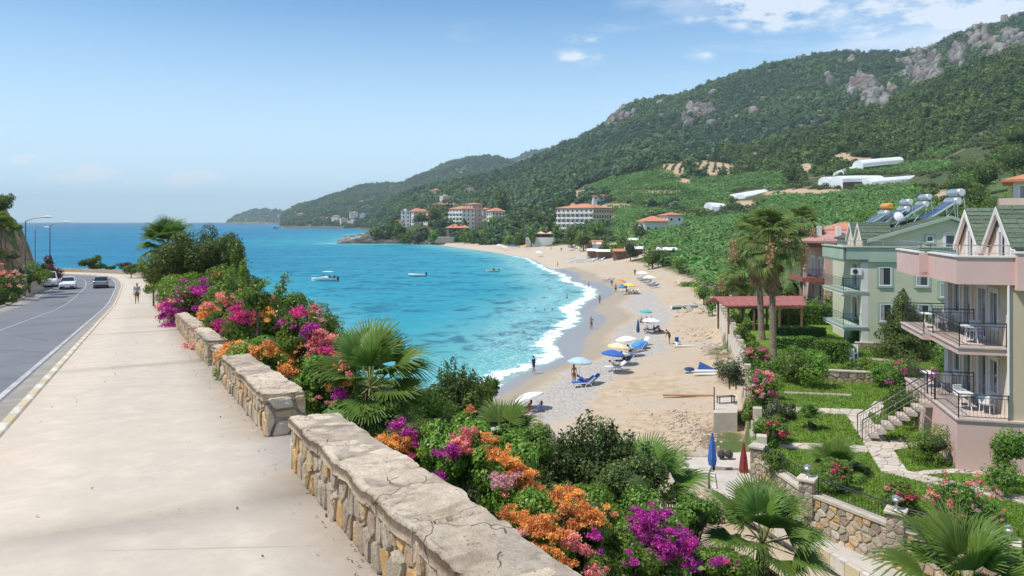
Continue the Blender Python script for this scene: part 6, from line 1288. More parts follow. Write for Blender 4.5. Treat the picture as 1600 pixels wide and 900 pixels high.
def garden_plants():
    def gt(name, lab, cat, px, py, wpx, hpx, leaf, n, seed, **k): 
        P = GZ(px, py, G); D = P.y; w = wpx*D/F/2; h = hpx*D/F; tf = k.pop('tf', .08); rz_ = h*(1-tf)/2
        return leafy(name, lab, cat, (P.x, P.y, G-.03), (w, w, rz_*1.05), n, k.pop('lpx', 3.2)*D/F, leaf, seed=seed, trunk=h-rz_, **k)
    gt('conifer', 'small yellow-green conifer in front of the sage house', 'tree', 1343, 538, 34, 50, Lhedge, 1500, 1, shape='cone')
    gt('conifer', 'big shaggy dark conifer between the sage and peach houses', 'tree', 1411, 560, 84, 108, Lpine, 9000, 2, shape='cone', tf=.06, lpx=3.6)
    gt('topiary_bush', 'clipped cube bush beside the white garden chairs', 'bush', 1297, 565, 46, 36, Lhedge, 2600, 3, shape='box')
    for i, (px, py, w, h, lf, lab) in enumerate([(1245, 600, 62, 46, Lbroad, 'loose leafy shrub right of the tall palm trunk'), (1272, 606, 50, 54, Lbright, 'pale leafy shrub with blue blossoms behind the low wall'), (1222, 592, 40, 34, Lbright, 'low shrub beside the palm foot'), (1190, 606, 34, 44, Lbroad, 'shrub at the foot of the beach wall'),
        (1375, 604, 44, 34, Lbroad, 'round bush left of the bougainvillea'), (1404, 660, 50, 50, Lbroad, 'dark shrub beside the path to the stairs'), (1436, 672, 56, 62, Lbroad, 'tall shrub under the stair railing'), (1455, 724, 84, 60, Lbright, 'round bright bush in front of the pink plinth'), (1462, 640, 40, 44, Lbroad, 'dark bush behind the terrace stairs'),
        (1232, 655, 24, 30, Lgray, 'small grey-green shrub beside the upper path'), (1300, 712, 30, 26, Lbroad, 'low plant under the young palm'), (1345, 740, 34, 18, Lbroad, 'creeping plant on the lawn near the fence'), (1210, 740, 46, 40, Lbroad, 'climbing greenery on the corner fence panel'), (1300, 770, 60, 34, Lbroad, 'greenery climbing the second fence panel'),
        (1570, 775, 60, 46, Lbroad, 'lush green plants at the right edge by the fence'), (1540, 812, 60, 40, Lbright, 'yellow-green shrub above the right fan palm'), (1470, 480, 50, 44, Lbright, 'yellow-green tree between the sage and peach houses'), (1450, 560, 46, 60, Lbroad, 'dense shrub under the peach house balcony'), (1255, 560, 44, 24, Lhedge, 'rounded low bush at the tall palm foot'), (1320, 560, 30, 22, Lhedge, 'small round bush under the sage house'),
        (1205, 660, 26, 40, Lgray, 'grey agave-like plant behind the beach wall'), (1178, 575, 24, 40, Lbroad, 'bushy plant behind the beach wall pier'), (1200, 625, 40, 44, Lbright, 'bright bush halfway along the beach wall'), (1192, 690, 30, 36, Lbroad, 'bush behind the beach wall next to the corner pillar'), (1240, 580, 50, 36, Lbroad, 'leafy mound between the palm and the low wall'), (1352, 590, 50, 30, Lbright, 'bright mound above the low garden wall'), (1480, 600, 50, 70, Lbroad, 'dark climbing shrub against the peach house wall'), (1330, 590, 30, 24, Lbroad, 'small dark mound by the low garden wall'), (1140, 600, 44, 40, Lgray, 'grey-green oleander on the beach side of the wall'), (1172, 660, 30, 36, Lbright, 'weedy tuft outside the beach wall'), (1150, 600, 34, 30, Lgray, 'oleander bush on the beach side of the wall'), (1165, 540, 30, 34, Lbright, 'pale green bush near the beach steps'), (1390, 600, 40, 30, Lbroad, 'bush under the big conifer')]):
        gt('garden_shrub', lab, 'bush', px, py, w, h, lf, 2600 if h > 40 else 1500, 10+i, lpx=3.6)
    # the small round-headed tree in front of the pink plinth
    gt('lemon_tree', 'small round-headed citrus tree in front of the pink plinth', 'tree', 1570, 757, 64, 92, Lbroad, 3000, 51, tf=.32, core=.5, lpx=5)
    gt('cycad', 'small potted-looking sago plant on the middle lawn', 'bush', 1264, 672, 26, 40, Lbroad, 700, 52, tf=.5, core=0)
garden_plants()
# ---- flowers: bracts gathered in clusters
def bractmat(name, a, b, c): return leafmat(name, a, b, c, .35, .55)
Bmag = bractmat('magenta_bracts', (.46, .018, .30), (.62, .06, .45), (.72, .16, .52)); Borg = bractmat('orange_bracts', (.88, .30, .06), (.90, .44, .13), (.92, .58, .30)); Bpnk = bractmat('coral_pink_bracts', (.86, .20, .20), (.90, .34, .32), (.92, .52, .46)); Bred = bractmat('rose_red_bracts', (.62, .03, .10), (.74, .10, .20), (.80, .2, .3)); Bhot = bractmat('hot_pink_bracts', (.66, .03, .24), (.78, .08, .36), (.82, .2, .45)); Bpal = bractmat('pale_pink_bracts', (.78, .38, .42), (.84, .50, .50), (.85, .6, .55))
def cluster_mesh(m, n, size, seed, spread=(1, 1, .8)):
    rng = np.random.default_rng(seed); p = rng.normal(size=(n, 3)); p /= np.linalg.norm(p, axis=1)[:, None]; p[:, 2] = np.abs(p[:, 2])*1.1-.35; p *= (rng.uniform(.1, 1, (n, 1))**.75*rng.choice([1, 1, 1.5], (n, 1)))*np.array(spread)
    p += fbm(p[:, 0]*2+seed, p[:, 1]*2, seed)[:, None]*.35; V, Q = leaf_cloud(p, p+rng.normal(0, .5, (n, 3)), rng.uniform(.7, 1.2, n)*size, rng, .95, .35); return np_mesh('flower_cluster', V, Q, m)
CL = {}
for nm, m in (('m', Bmag), ('o', Borg), ('p', Bpnk), ('r', Bred), ('h', Bhot), ('l', Bpal)): CL[nm] = [cluster_mesh(m, 190, .30, 3+i, (1.15, 1, .75) if i else (1, 1, .9)) for i in range(3)]; CL[nm+'s'] = [cluster_mesh(m, 60, .46, 9+i) for i in range(2)]
def flower(root, P, r, col, i=0, small=False):
    o = bpy.data.objects.new('flower_cluster', CL[col+('s' if small else '')][i % (2 if small else 3)]); link(o, root); o['kind'] = 'stuff'; loc = Vector(P)-Vector(root.location)
    o.location = Matrix.Rotation(-root.rotation_euler.z, 4, 'Z') @ loc; o.scale = (r, r, r); o.rotation_euler = (random.uniform(-.4, .4), random.uniform(-.4, .4), random.uniform(0, 6)); return o
def rose_like(lab, px, py, w, h, cols, nf, seed, leaf=None, lp=4.0, z=G, name='flowering_shrub'):
    P = GZ(px, py, z); D = P.y; rw = w*D/F/2; hh = h*D/F; t = leafy(name, lab, 'shrub', (P.x, P.y, z-.03), (rw, rw, hh*.5), 2600, lp*D/F, leaf or Lbroad, seed=seed, trunk=hh*.5, core=.55, clumps=18, cs=.36); rnd = random.Random(seed)
    for i in range(nf):
        a = rnd.uniform(0, 6.28); e = rnd.uniform(-.3, 1.2); d = Vector((math.cos(a)*math.cos(e)*rw, -abs(math.sin(a)*math.cos(e)*rw), math.sin(e)*hh*.5))*.93
        flower(t, Vector((P.x, P.y, z+hh*.5))+d, rnd.uniform(.028, .055)*D/10*rnd.uniform(.55, 1.2), rnd.choice(cols), i, True)
    return t
rose_like('large rose bush with scattered pink blooms over the fence', 1500, 838, 124, 108, 'plp', 42, 61); rose_like('magenta bougainvillea bush between the lawn and the stairs', 1422, 618, 84, 60, 'mhm', 16, 62, lp=3.4); rose_like('pink oleander leaning over the beach wall', 1190, 648, 52, 74, 'hplh', 38, 63, lp=3.2)
rose_like('red flowering plant at the lawn corner by the beach wall', 1213, 700, 34, 50, 'rr', 10, 64); rose_like('small red blooms at the foot of the young palm', 1310, 765, 40, 44, 'rrp', 10, 65); rose_like('pink blooms on the fence above the second pillar', 1400, 800, 60, 44, 'pr', 10, 66); rose_like('mixed flowering plant at the top of the beach wall', 1180, 580, 40, 44, 'plh', 10, 67, lp=3.2)
rose_like('purple blooms beside the terrace stairs', 1452, 628, 30, 44, 'mm', 8, 68, lp=3.2)
# ================================================================ FAN PALMS
Lfan = leafmat('fan_palm_leaf', (.10, .18, .03), (.17, .27, .055), None, .3, .38); Lfan2 = leafmat('dull_palm_leaf', (.15, .23, .05), (.25, .33, .09), (.30, .32, .11), .4, .45); Ldead = leafmat('dead_palm_leaf', (.30, .20, .10), (.46, .33, .18), (.2, .13, .07), .15, .8); Lpet = mat('palm_stalk', (.16, .21, .06), (.28, .26, .10), 3, .5); Mptrunk = mat('palm_trunk', (.17, .12, .085), (.34, .27, .20), 5, .95, .8, .04, bscale=12, sc=(1, 1, 2.5)); Mfib = mat('palm_fibre', (.14, .09, .06), (.26, .18, .12), 9, 1, .8, .04)
def fan_mesh(n, R, rng, seed, spread=2.7, droop=.25, cup=.22, wid=1.35, pet=1.0, split=.5):
    """one fan leaf: stalk along +x from the origin to (pet,0,0), blade beyond; pleated segments that split and droop at the tips"""
    V = []; Q = []; c = np.array([pet, 0, 0.])
    for i in range(n):
        a = (i/(n-1)-.5)*spread*2*.5*2/2; a = (i/(n-1)-.5)*spread; L = R*(1-.28*abs(i/(n-1)-.5)**1.5*2)*rng.uniform(.9, 1.05); w = wid*spread*R*split/(n-1)*.62
        d = np.array([math.cos(a), math.sin(a), 0]); s = np.array([-math.sin(a), math.cos(a), 0]); up = np.array([0, 0, 1.]); prev = None; k_ = 5; dr = droop*rng.uniform(.6, 1.5)
        for k in range(k_+1):
            f = k/k_; p = c+d*L*f+up*(cup*L*math.sin(f*1.7)*abs(math.sin(a*.5))-dr*L*max(0, f-.55)**2*3.2); ww = w*(f/split if f < split else max(.05, 1-((f-split)/(1-split))**1.4)); ww = max(ww, .006); h = ww*.55
            b = len(V); V += [p+s*ww-up*h, p+up*h*.3, p-s*ww-up*h]
            if prev is not None: Q += [(prev, prev+1, b+1, b), (prev+1, prev+2, b+2, b+1)]
            prev = b
    nb = len(Q); b = len(V); r = .018*R
    for x, rr in ((0, 1.6), (pet*.5, 1.1), (pet, .9)):
        for j in range(4): t = j*math.pi/2; V.append(np.array([x, math.cos(t)*r*rr*1.4, math.sin(t)*r*rr]))
    for k in range(2): Q += [(b+4*k+j, b+4*k+(j+1) % 4, b+4*(k+1)+(j+1) % 4, b+4*(k+1)+j) for j in range(4)]
    return np.array(V), np.array(Q), nb
def fan_me(name, mat_, *a, **k): V, Q, nb = fan_mesh(*a, **k); return np_mesh(name, V, Q, [mat_, Lpet], mi=[0]*nb+[1]*(len(Q)-nb))
rf = np.random.default_rng(17)
FANS = [fan_me('frond', Lfan, 34, .62, rf, i, spread=2.9, droop=.18+.12*i, pet=.5) for i in range(4)]
FANT = [fan_me('frond', Lfan2, 26, .85, rf, i, spread=2.9, droop=.55+.1*i, pet=.85, cup=.3) for i in range(4)]; FAND = [fan_me('frond', Ldead, 16, .8, rf, i, spread=1.5, droop=.7, pet=.7) for i in range(3)]
def frond(root, mes, P, az, el, roll, sc, name='frond'):
    o = bpy.data.objects.new(name, mes); link(o, root); o.location = P; o.rotation_euler = (Matrix.Rotation(az, 4, 'Z') @ Matrix.Rotation(-el, 4, 'Y') @ Matrix.Rotation(roll, 4, 'X')).to_euler(); o.scale = (sc, sc, sc); return o
def low_palm(lab, P, R, n, seed, trunk=.4, lean=None, fronds=None):
    t = thing('fan_palm', lab, 'palm', P); rnd = random.Random(seed); b = MB(); b.tube([(0, 0, -.6), (0, 0, trunk*.5), (0, 0, trunk)], [.11*R, .12*R, .07*R], 9); b.obj('trunk', Mfib, t)
    if fronds:
        for i, (az, el, roll, sc) in enumerate(fronds): frond(t, FANS[i % 4], (0, 0, trunk*.95), math.radians(az), math.radians(el), math.radians(roll), sc*R)
    for i in range(4): frond(t, FAND[i % 3], (0, 0, trunk*.85), i*1.7+seed, math.radians(-48-9*i), rnd.uniform(-.4, .4), R*.8, 'dead_frond')
    for i in range(n):
        f = i/max(1, n-1); az = i*2.4+rnd.uniform(-.3, .3); el = math.radians(78-95*f**.9+rnd.uniform(-8, 8)); frond(t, FANS[rnd.randrange(4)], (0, 0, trunk*.95), az, el, rnd.uniform(-.3, .3), R*rnd.uniform(.8, 1.05))
    return t
def tall_palm(lab, px, pyb, pyc, D, seed, R=1.0, lean=0, nf=34, skirt=26, z=G, tw=.24):
    R *= .88; P = W(px, pyb, D); P.z = z-.1; top = W(px+lean, pyc, D).z-P.z; t = thing('washington_palm', lab, 'palm tree', P); rnd = random.Random(seed); dx = lean*D/F
    pts = [(dx*f**1.5, 0, top*f) for f in (0, .1, .25, .4, .55, .7, .85, 1)]; b = MB(); b.tube(pts, [tw*1.5, tw*1.12, tw, tw*.95, tw*.95, tw*.92, tw*.95, tw*1.1], 12); b.obj('trunk', Mptrunk, t)
    rb = MB(); 
    for i in range(int(top/.16)):
        f = i*.16/top; rb.lathe([(tw*1.03, 0), (tw*1.06, .04), (tw*.98, .09)], 9, c=(dx*f**1.5, 0, i*.16))
    rb.obj('leaf_scars', Mptrunk, t); C = Vector((dx, 0, top))
    b = MB(); b.lathe([(tw*1.0, -1.6*R), (tw*1.7, -1.1*R), (tw*1.6, -.3*R), (tw*.5, .35*R)], 10, c=tuple(C)); b.obj('fibre_crown', Mfib, t)
    for i in range(nf):
        f = i/(nf-1); az = i*2.4+rnd.uniform(-.2, .2); el = math.radians(82-125*f+rnd.uniform(-8, 8)); frond(t, FANT[rnd.randrange(4)], C+Vector((0, 0, .2-.5*f))*R, az, el, rnd.uniform(-.3, .3), R*rnd.uniform(.85, 1.1))
    for i in range(skirt):
        f = i/(skirt-1); az = i*2.4+rnd.uniform(-.3, .3); el = math.radians(-62-24*f+rnd.uniform(-6, 6)); frond(t, FAND[rnd.randrange(3)], C+Vector((0, 0, -.5-.9*f))*R, az, el, rnd.uniform(-.5, .5), R*rnd.uniform(.7, 1.0), 'dead_frond')
    for i in range(4):
        a = rnd.uniform(0, 6.28); d = Vector((math.cos(a), math.sin(a), 0)); e = C+d*1.5*R+Vector((0, 0, -.1)); rng = np.random.default_rng(seed+i); b = MB(); b.tube([C, C+d*.9*R+Vector((0, 0, .7*R)), e], .02*R, 4); st = b.obj('flower_stalk', Lpet, t)
        q = np.clip(rng.normal(size=(160, 3)), -1.7, 1.7)*np.array([.13, .13, .34])*R+np.array(e)-np.array([0, 0, .55*R]); V, Q = leaf_cloud(q, rng.normal(size=(160, 3)), np.full(160, .13*R), rng, .6, .2, 1.0); mobj('seed_cluster', np_mesh('seed_cluster', V, Q, Lseed), t)['kind'] = 'stuff'
    return t
Lseed = leafmat('palm_seed', (.46, .30, .14), (.60, .42, .22), None, .2, .7)
tall_palm('tallest washington palm with the fullest crown, its trunk rising right of its twin', 1208, 560, 378, 57.8, 1, 1.75, -3, 42, 34); tall_palm('washington palm with slimmer trunk just left of the tallest one', 1190, 531, 375, 67, 2, 1.75, -8, 36, 30, tw=.26); tall_palm('shorter drooping washington palm left of the twin palms', 1160, 496, 430, 83, 3, 1.75, -2, 34, 18, tw=.3); tall_palm('farther washington palm peeping out behind the tall crowns on the right', 1253, 480, 352, 88, 4, 1.6, 0, 30, 22)
low_palm('young green palm with arching fronds on the front lawn', GZ(1308, 745, G-.05), 1.25, 13, 5, .35)
low_palm('low spiky palm beside the beach wall', GZ(1204, 690, G), 1.1, 12, 6, .2)
low_palm('tiny palm on the middle lawn beside the upper path', GZ(1265, 670, G), .75, 10, 7, .65)
# ================================================================ STREET BELOW THE GARDEN
def lane():
    z = 3.0; pts = [(1115, 735), (1117, 762), (1175, 790), (1300, 862), (1420, 930), (1560, 930), (1400, 838), (1266, 787), (1184, 735)]; w = [GZ(a, b, z) for a, b in pts]
    base = MB().prism([(p.x, p.y) for p in w], z-.8, z).obj('lane', mat('pale_concrete_lane', (.46, .41, .35), (.55, .50, .43), 1.2, .9, .3, world=True)); base['kind'] = 'structure'
    k = bpy.data.objects.new('kerb', None); COL.objects.link(k); k['kind'] = 'structure'; line = [GZ(a, b, z+.1) for a, b in [(1113, 738), (1116, 764), (1175, 793), (1300, 865), (1400, 926)]]
    i = 0
    for p, q in zip(line[:-1], line[1:]):
        L = (q-p).length; n = max(1, round(L/.7)); 
        for j in range(n):
            a = p.lerp(q, j/n); c = p.lerp(q, (j+1)/n); d = c-a; MB().box(.01, -.1, -.5, d.length-.01, .1, .02).obj('kerbstone', Mky if i % 2 else Mkw, k, loc=a).rotation_euler = (0, 0, math.atan2(d.y, d.x)); i += 1
    # concrete ramp down to the sand and the platform beyond
    b = MB(); q = [GZ(1046, 728, 2.7), GZ(1106, 738, 2.9), GZ(1117, 712, 2.9), GZ(1050, 718, 2.7)]; b.prism([(p.x, p.y) for p in q], .9, 2.82); o = b.obj('ramp', mat('slab_concrete', (.50, .45, .38), (.58, .53, .46), 1.5, .9, .3)); tag(o, 'short concrete ramp ending in the sand beside the furled blue parasol', 'ramp')
    b = MB(); q = [GZ(1117, 728, 2.95), GZ(1180, 733, 2.95), GZ(1178, 705, 2.95), GZ(1117, 708, 2.95)]; b.prism([(p.x, p.y) for p in q], .9, 2.93); o = b.obj('platform', MATS['slab_concrete']); tag(o, 'flat concrete landing at the end of the lane', 'platform')
    b = MB(); q = [GZ(1115, 645, 2.9), GZ(1152, 645, 2.9), GZ(1152, 617, 2.9), GZ(1116, 617, 2.9)]; b.prism([(p.x, p.y) for p in q], .8, 2.9); o = b.obj('platform', MATS['slab_concrete']); tag(o, 'square concrete block platform on the beach with a bench on it', 'platform')
    P = GZ(1134, 630, 2.9); t = thing('bench', 'small wooden bench on the concrete platform', 'bench', P, .2)
    for i in range(3): MB().box(-.6, -.2+i*.14, .42, .6, -.08+i*.14, .46).obj('slat', Mbrown, t)
    for x in (-.5, .5):
        for y in (-.16, .16): MB().box(x-.03, y-.03, 0, x+.03, y+.03, .42).obj('leg', Mbrown, t)
    for k, (px, py, h) in enumerate([(1116, 648, 1.7)]): MB().tube([(0, 0, -.3), (0, 0, h)], .035, 6).obj('corner_post', Miron, loc=GZ(px, py, 2.6)); tag(bpy.data.objects['corner_post'], 'thin dark post at the corner of the concrete platform', 'post')
lane()
# ================================================================ PLANTS ALONG THE PROMENADE
def bank(name, lab, px, py, D, rx, ry, n, lp, leaf, seed, clumps=22, cs=.34, cat='shrub', core=.62, depth=1.0, foot=None, asp=.6):
    """a shrub whose crown is centred on the sight line (px, py) at depth D; it grows from the slope below"""
    C = W(px, py, D); gz = h1(C.x, C.y)-.05; r = (rx*D/F, rx*D/F*depth, ry*D/F); P = Vector((C.x, C.y, min(gz, C.z-r[2]*.5))); return leafy(name, lab, cat, P, r, n, lp*D/F, leaf, seed=seed, trunk=C.z-P.z, clumps=clumps, cs=cs, core=core, asp=asp), C, r
def blooms(t, spec, seed, D0=None):
    """flower clusters on the side of the shrub towards the viewer: (px, py, depth, colour, how many, spread, size in photo points)"""
    rnd = random.Random(seed)
    for (px, py, D, col, n, sp, sz) in spec:
        for i in range(int(n*1.45)):
            a = rnd.uniform(0, 6.28); q = 1.3*sp*rnd.random()**.6 if n > 1 else 0; DD = D*(1.004+rnd.uniform(-.012, .02)); s = sz*rnd.uniform(.35, .85)
            flower(t, W(px+math.cos(a)*q, py+math.sin(a)*q*.75, DD), s*DD/F, col, i, s*1.0 < 8)
Lboug = leafmat('bougainvillea_leaves', (.10, .20, .024), (.20, .33, .05), (.32, .42, .09), .38, .4)
bougs = [('boug', 'purple bougainvillea spilling over the wall beside the walking man', 297, 478, 35, 50, 44, 7000, 3.6, [(285, 470, 33.6, 'm', 8, 26, 14), (320, 462, 33.6, 'm', 8, 26, 13), (272, 490, 33.4, 'm', 8, 18, 12), (263, 508, 33.3, 'm', 5, 14, 10), (300, 450, 34, 'm', 5, 20, 10), (335, 452, 34, 'h', 3, 12, 9), (258, 478, 33.5, 'p', 4, 12, 8)]),
 ('boug', 'green bougainvillea with an orange tip at the foot of the dark trees', 352, 462, 30, 48, 38, 6000, 4.0, [(340, 428, 29.4, 'o', 4, 12, 9), (362, 452, 29, 'o', 2, 14, 7)]),
 ('boug', 'bougainvillea with a pink and orange band, half way along the hedge', 362, 500, 24, 56, 40, 7000, 4.2, [(325, 488, 23, 'o', 6, 14, 11), (345, 476, 23, 'p', 7, 18, 11), (348, 508, 22.6, 'h', 6, 11, 13), (311, 520, 22.6, 'p', 5, 10, 10), (318, 530, 22.4, 'l', 3, 8, 8), (300, 541, 22.4, 'p', 3, 8, 8)]),
 ('boug', 'tall shooting bougainvillea with a bright pink and orange heart', 425, 500, 19, 62, 46, 8000, 4.6, [(383, 492, 18, 'h', 9, 15, 14), (405, 494, 18, 'o', 6, 14, 14), (419, 468, 18.4, 'h', 3, 6, 8), (442, 512, 18, 'm', 4, 8, 13), (402, 510, 18, 'p', 3, 14, 9), (432, 488, 18.6, 'p', 3, 20, 8)]),
 ('boug', 'bougainvillea with rows of orange blooms on top of the end-stone wall', 400, 562, 15.8, 60, 34, 9000, 5.0, [(350, 548, 15.2, 'o', 5, 12, 14), (368, 541, 15.2, 'o', 5, 9, 13), (392, 554, 15, 'o', 7, 14, 14), (420, 542, 15, 'o', 6, 12, 14), (440, 546, 14.9, 'o', 5, 10, 13), (452, 583, 14, 'o', 6, 11, 15), (465, 563, 14.2, 'o', 5, 10, 14), (375, 530, 15.6, 'p', 2, 10, 8)]),
 ('boug', 'bougainvillea with coral pink and magenta heads beside the first fan palm', 487, 528, 14.6, 54, 52, 9000, 5.0, [(471, 492, 14.2, 'h', 5, 9, 13), (487, 486, 14.2, 'p', 5, 12, 11), (500, 494, 14.2, 'l', 3, 8, 10), (487, 518, 14, 'm', 5, 9, 14), (451, 508, 14.4, 'm', 5, 9, 13), (508, 528, 13.8, 'p', 7, 13, 14), (497, 546, 13.7, 'p', 8, 14, 14), (510, 542, 13.7, 'h', 3, 8, 12), (528, 560, 13.6, 'p', 4, 10, 12), (470, 545, 14, 'o', 3, 14, 9)]),
 ('boug', 'bougainvillea with sparse coral blooms and dark gaps right behind the end-stone wall', 520, 600, 12.2, 52, 48, 8000, 5.2, [(521, 580, 11.7, 'o', 3, 8, 10), (533, 570, 11.7, 'p', 3, 8, 11), (536, 600, 11.6, 'o', 4, 8, 12), (517, 605, 11.6, 'o', 3, 6, 10), (531, 617, 11.5, 'm', 4, 8, 12), (517, 628, 11.5, 'p', 3, 6, 9), (492, 625, 11.6, 'p', 2, 8, 9), (545, 590, 11.6, 'p', 3, 8, 9)]),
 ('boug', 'low bougainvillea with an orange fringe along the far end of the nearest wall', 640, 695, 9.6, 60, 36, 9000, 5.4, [(606, 692, 9.1, 'o', 7, 14, 13), (628, 692, 9.1, 'o', 7, 14, 13), (622, 664, 9.5, 'm', 6, 10, 14), (637, 673, 9.4, 'm', 5, 10, 13), (652, 692, 9.1, 'm', 3, 6, 9), (641, 714, 9.0, 'h', 2, 5, 8), (655, 705, 9.1, 'o', 3, 10, 9)]),
 ('boug', 'leafy bougainvillea with coral and magenta heads in the middle of the near hedge', 722, 715, 9.0, 66, 58, 13000, 6.0, [(716, 688, 8.5, 'p', 7, 14, 13), (736, 674, 8.6, 'p', 6, 10, 12), (728, 700, 8.4, 'p', 5, 12, 12), (684, 708, 8.4, 'm', 6, 8, 11), (706, 705, 8.3, 'm', 6, 9, 13), (684, 747, 8.1, 'm', 6, 9, 11), (735, 640, 9, 'o', 3, 6, 9), (640, 733, 8.1, 'l', 2, 4, 8)]),
 ('boug', 'bougainvillea with a long trail of orange blooms falling to a pink head', 790, 740, 8.4, 60, 60, 12000, 6.2, [(768, 685, 8.2, 'o', 6, 12, 11), (772, 705, 8.1, 'o', 7, 12, 12), (795, 725, 7.9, 'o', 9, 16, 14), (820, 745, 7.9, 'o', 9, 16, 15), (832, 760, 7.9, 'o', 6, 12, 13), (787, 750, 7.7, 'l', 7, 13, 14), (793, 763, 7.7, 'p', 4, 14, 9), (800, 700, 8.1, 'o', 3, 10, 9)]),
 ('boug', 'densest orange bougainvillea right beside the capping of the nearest wall', 845, 825, 7.5, 74, 56, 15000, 6.6, [(800, 805, 7.1, 'o', 7, 16, 13), (830, 815, 7.0, 'o', 9, 18, 14), (815, 832, 7.0, 'l', 4, 10, 13), (855, 825, 6.9, 'o', 10, 18, 15), (840, 850, 6.8, 'o', 8, 18, 14), (875, 842, 6.8, 'o', 8, 16, 15), (893, 850, 6.8, 'p', 7, 14, 14), (860, 872, 6.7, 'o', 6, 18, 13), (880, 880, 6.7, 'o', 5, 14, 11), (925, 895, 6.7, 'p', 5, 10, 14)]),
 ('boug', 'bougainvillea with tall orange sprays in front of the dark shrub', 915, 812, 7.9, 66, 54, 12000, 6.2, [(884, 772, 7.5, 'o', 11, 15, 16), (870, 790, 7.4, 'o', 7, 14, 14), (912, 805, 7.4, 'o', 9, 16, 15), (935, 815, 7.4, 'o', 6, 14, 13), (950, 800, 7.5, 'o', 4, 12, 9), (930, 835, 7.2, 'm', 5, 9, 10), (900, 822, 7.3, 'o', 5, 12, 13), (918, 862, 7.0, 'p', 4, 9, 12)]),
 ('boug', 'deep purple bougainvillea low beside the bottom fan palm', 1020, 835, 9.0, 76, 56, 13000, 5.6, [(1000, 808, 8.5, 'm', 8, 18, 13), (1025, 800, 8.6, 'm', 8, 18, 12), (1012, 828, 8.4, 'm', 9, 20, 13), (1050, 845, 8.3, 'm', 10, 22, 14), (1030, 860, 8.2, 'm', 10, 20, 15), (1070, 858, 8.3, 'm', 8, 16, 14), (1080, 880, 8.2, 'm', 6, 14, 12), (1000, 845, 8.3, 'm', 4, 12, 10), (1000, 890, 8.0, 'm', 4, 14, 11), (1050, 825, 8.6, 'm', 3, 20, 8)]),
 ('boug', 'mostly green bougainvillea with a few purple dots at the bottom edge', 960, 875, 7.6, 62, 40, 9000, 6.0, [(982, 858, 7.2, 'm', 2, 6, 8), (938, 862, 7.1, 'm', 2, 5, 10), (985, 880, 7.1, 'm', 3, 8, 9), (945, 895, 7.0, 'p', 3, 8, 9)]),
 ('boug', 'trailing greenery with small purple blooms between the two fan palms', 1130, 885, 9.2, 52, 30, 7000, 5.4, [(1118, 872, 8.8, 'm', 4, 10, 11), (1145, 880, 8.8, 'h', 3, 10, 8)])]
for i, (nm, lab, px, py, D, rx, ry, n, lp, sp) in enumerate(bougs):
    t, C, r = bank('bougainvillea', lab, px, py, D, rx, ry, int(n*1.35), lp, Lboug, 100+i, clumps=26, cs=.32, core=.6); t['group'] = 'bougainvilleas along the promenade'; blooms(t, sp, i)
def shoots():
    t, C, r = bank('bougainvillea', 'bare climbing shoots of bougainvillea reaching up against the sea', 402, 470, 17.6, 24, 20, 1500, 4.4, Lboug, 140)
    for (pts) in ([(385, 480), (381, 450), (378, 425), (383, 408)], [(425, 480), (438, 452), (450, 430)], [(395, 470), (402, 448), (420, 440)], [(360, 470), (352, 445), (356, 425)], [(440, 500), (444, 470), (436, 445)]):
        P = [W(a, b, 17.4) for a, b in pts]; L = []; 
        for a, b in zip(P[:-1], P[1:]):
            for k in range(9): L.append(a.lerp(b, k/9)-Vector(t.location))
        L = np.array([tuple(v) for v in L]); rng = np.random.default_rng(len(L)); L = np.repeat(L, 9, 0)+rng.normal(0, .055, (len(L)*9, 3)); V, Q = leaf_cloud(L, rng.normal(size=L.shape), rng.uniform(.05, .10, len(L)), rng, .6)
        Rm = Matrix.Rotation(-t.rotation_euler.z, 3, 'Z'); V = V @ np.array(Rm).T; o = mobj('shoot', np_mesh('shoot', V, Q, Lboug), t); o['kind'] = 'stuff'; b = MB(); b.tube([Rm @ (p-Vector(t.location)) for p in P], [.012, .010, .008, .005][:len(P)], 4); b.obj('shoot_stem', Mbark, t)
shoots()
Lpitt = leafmat('glossy_shrub_leaves', (.065, .11, .03), (.13, .19, .05), (.20, .25, .09), .25, .38)
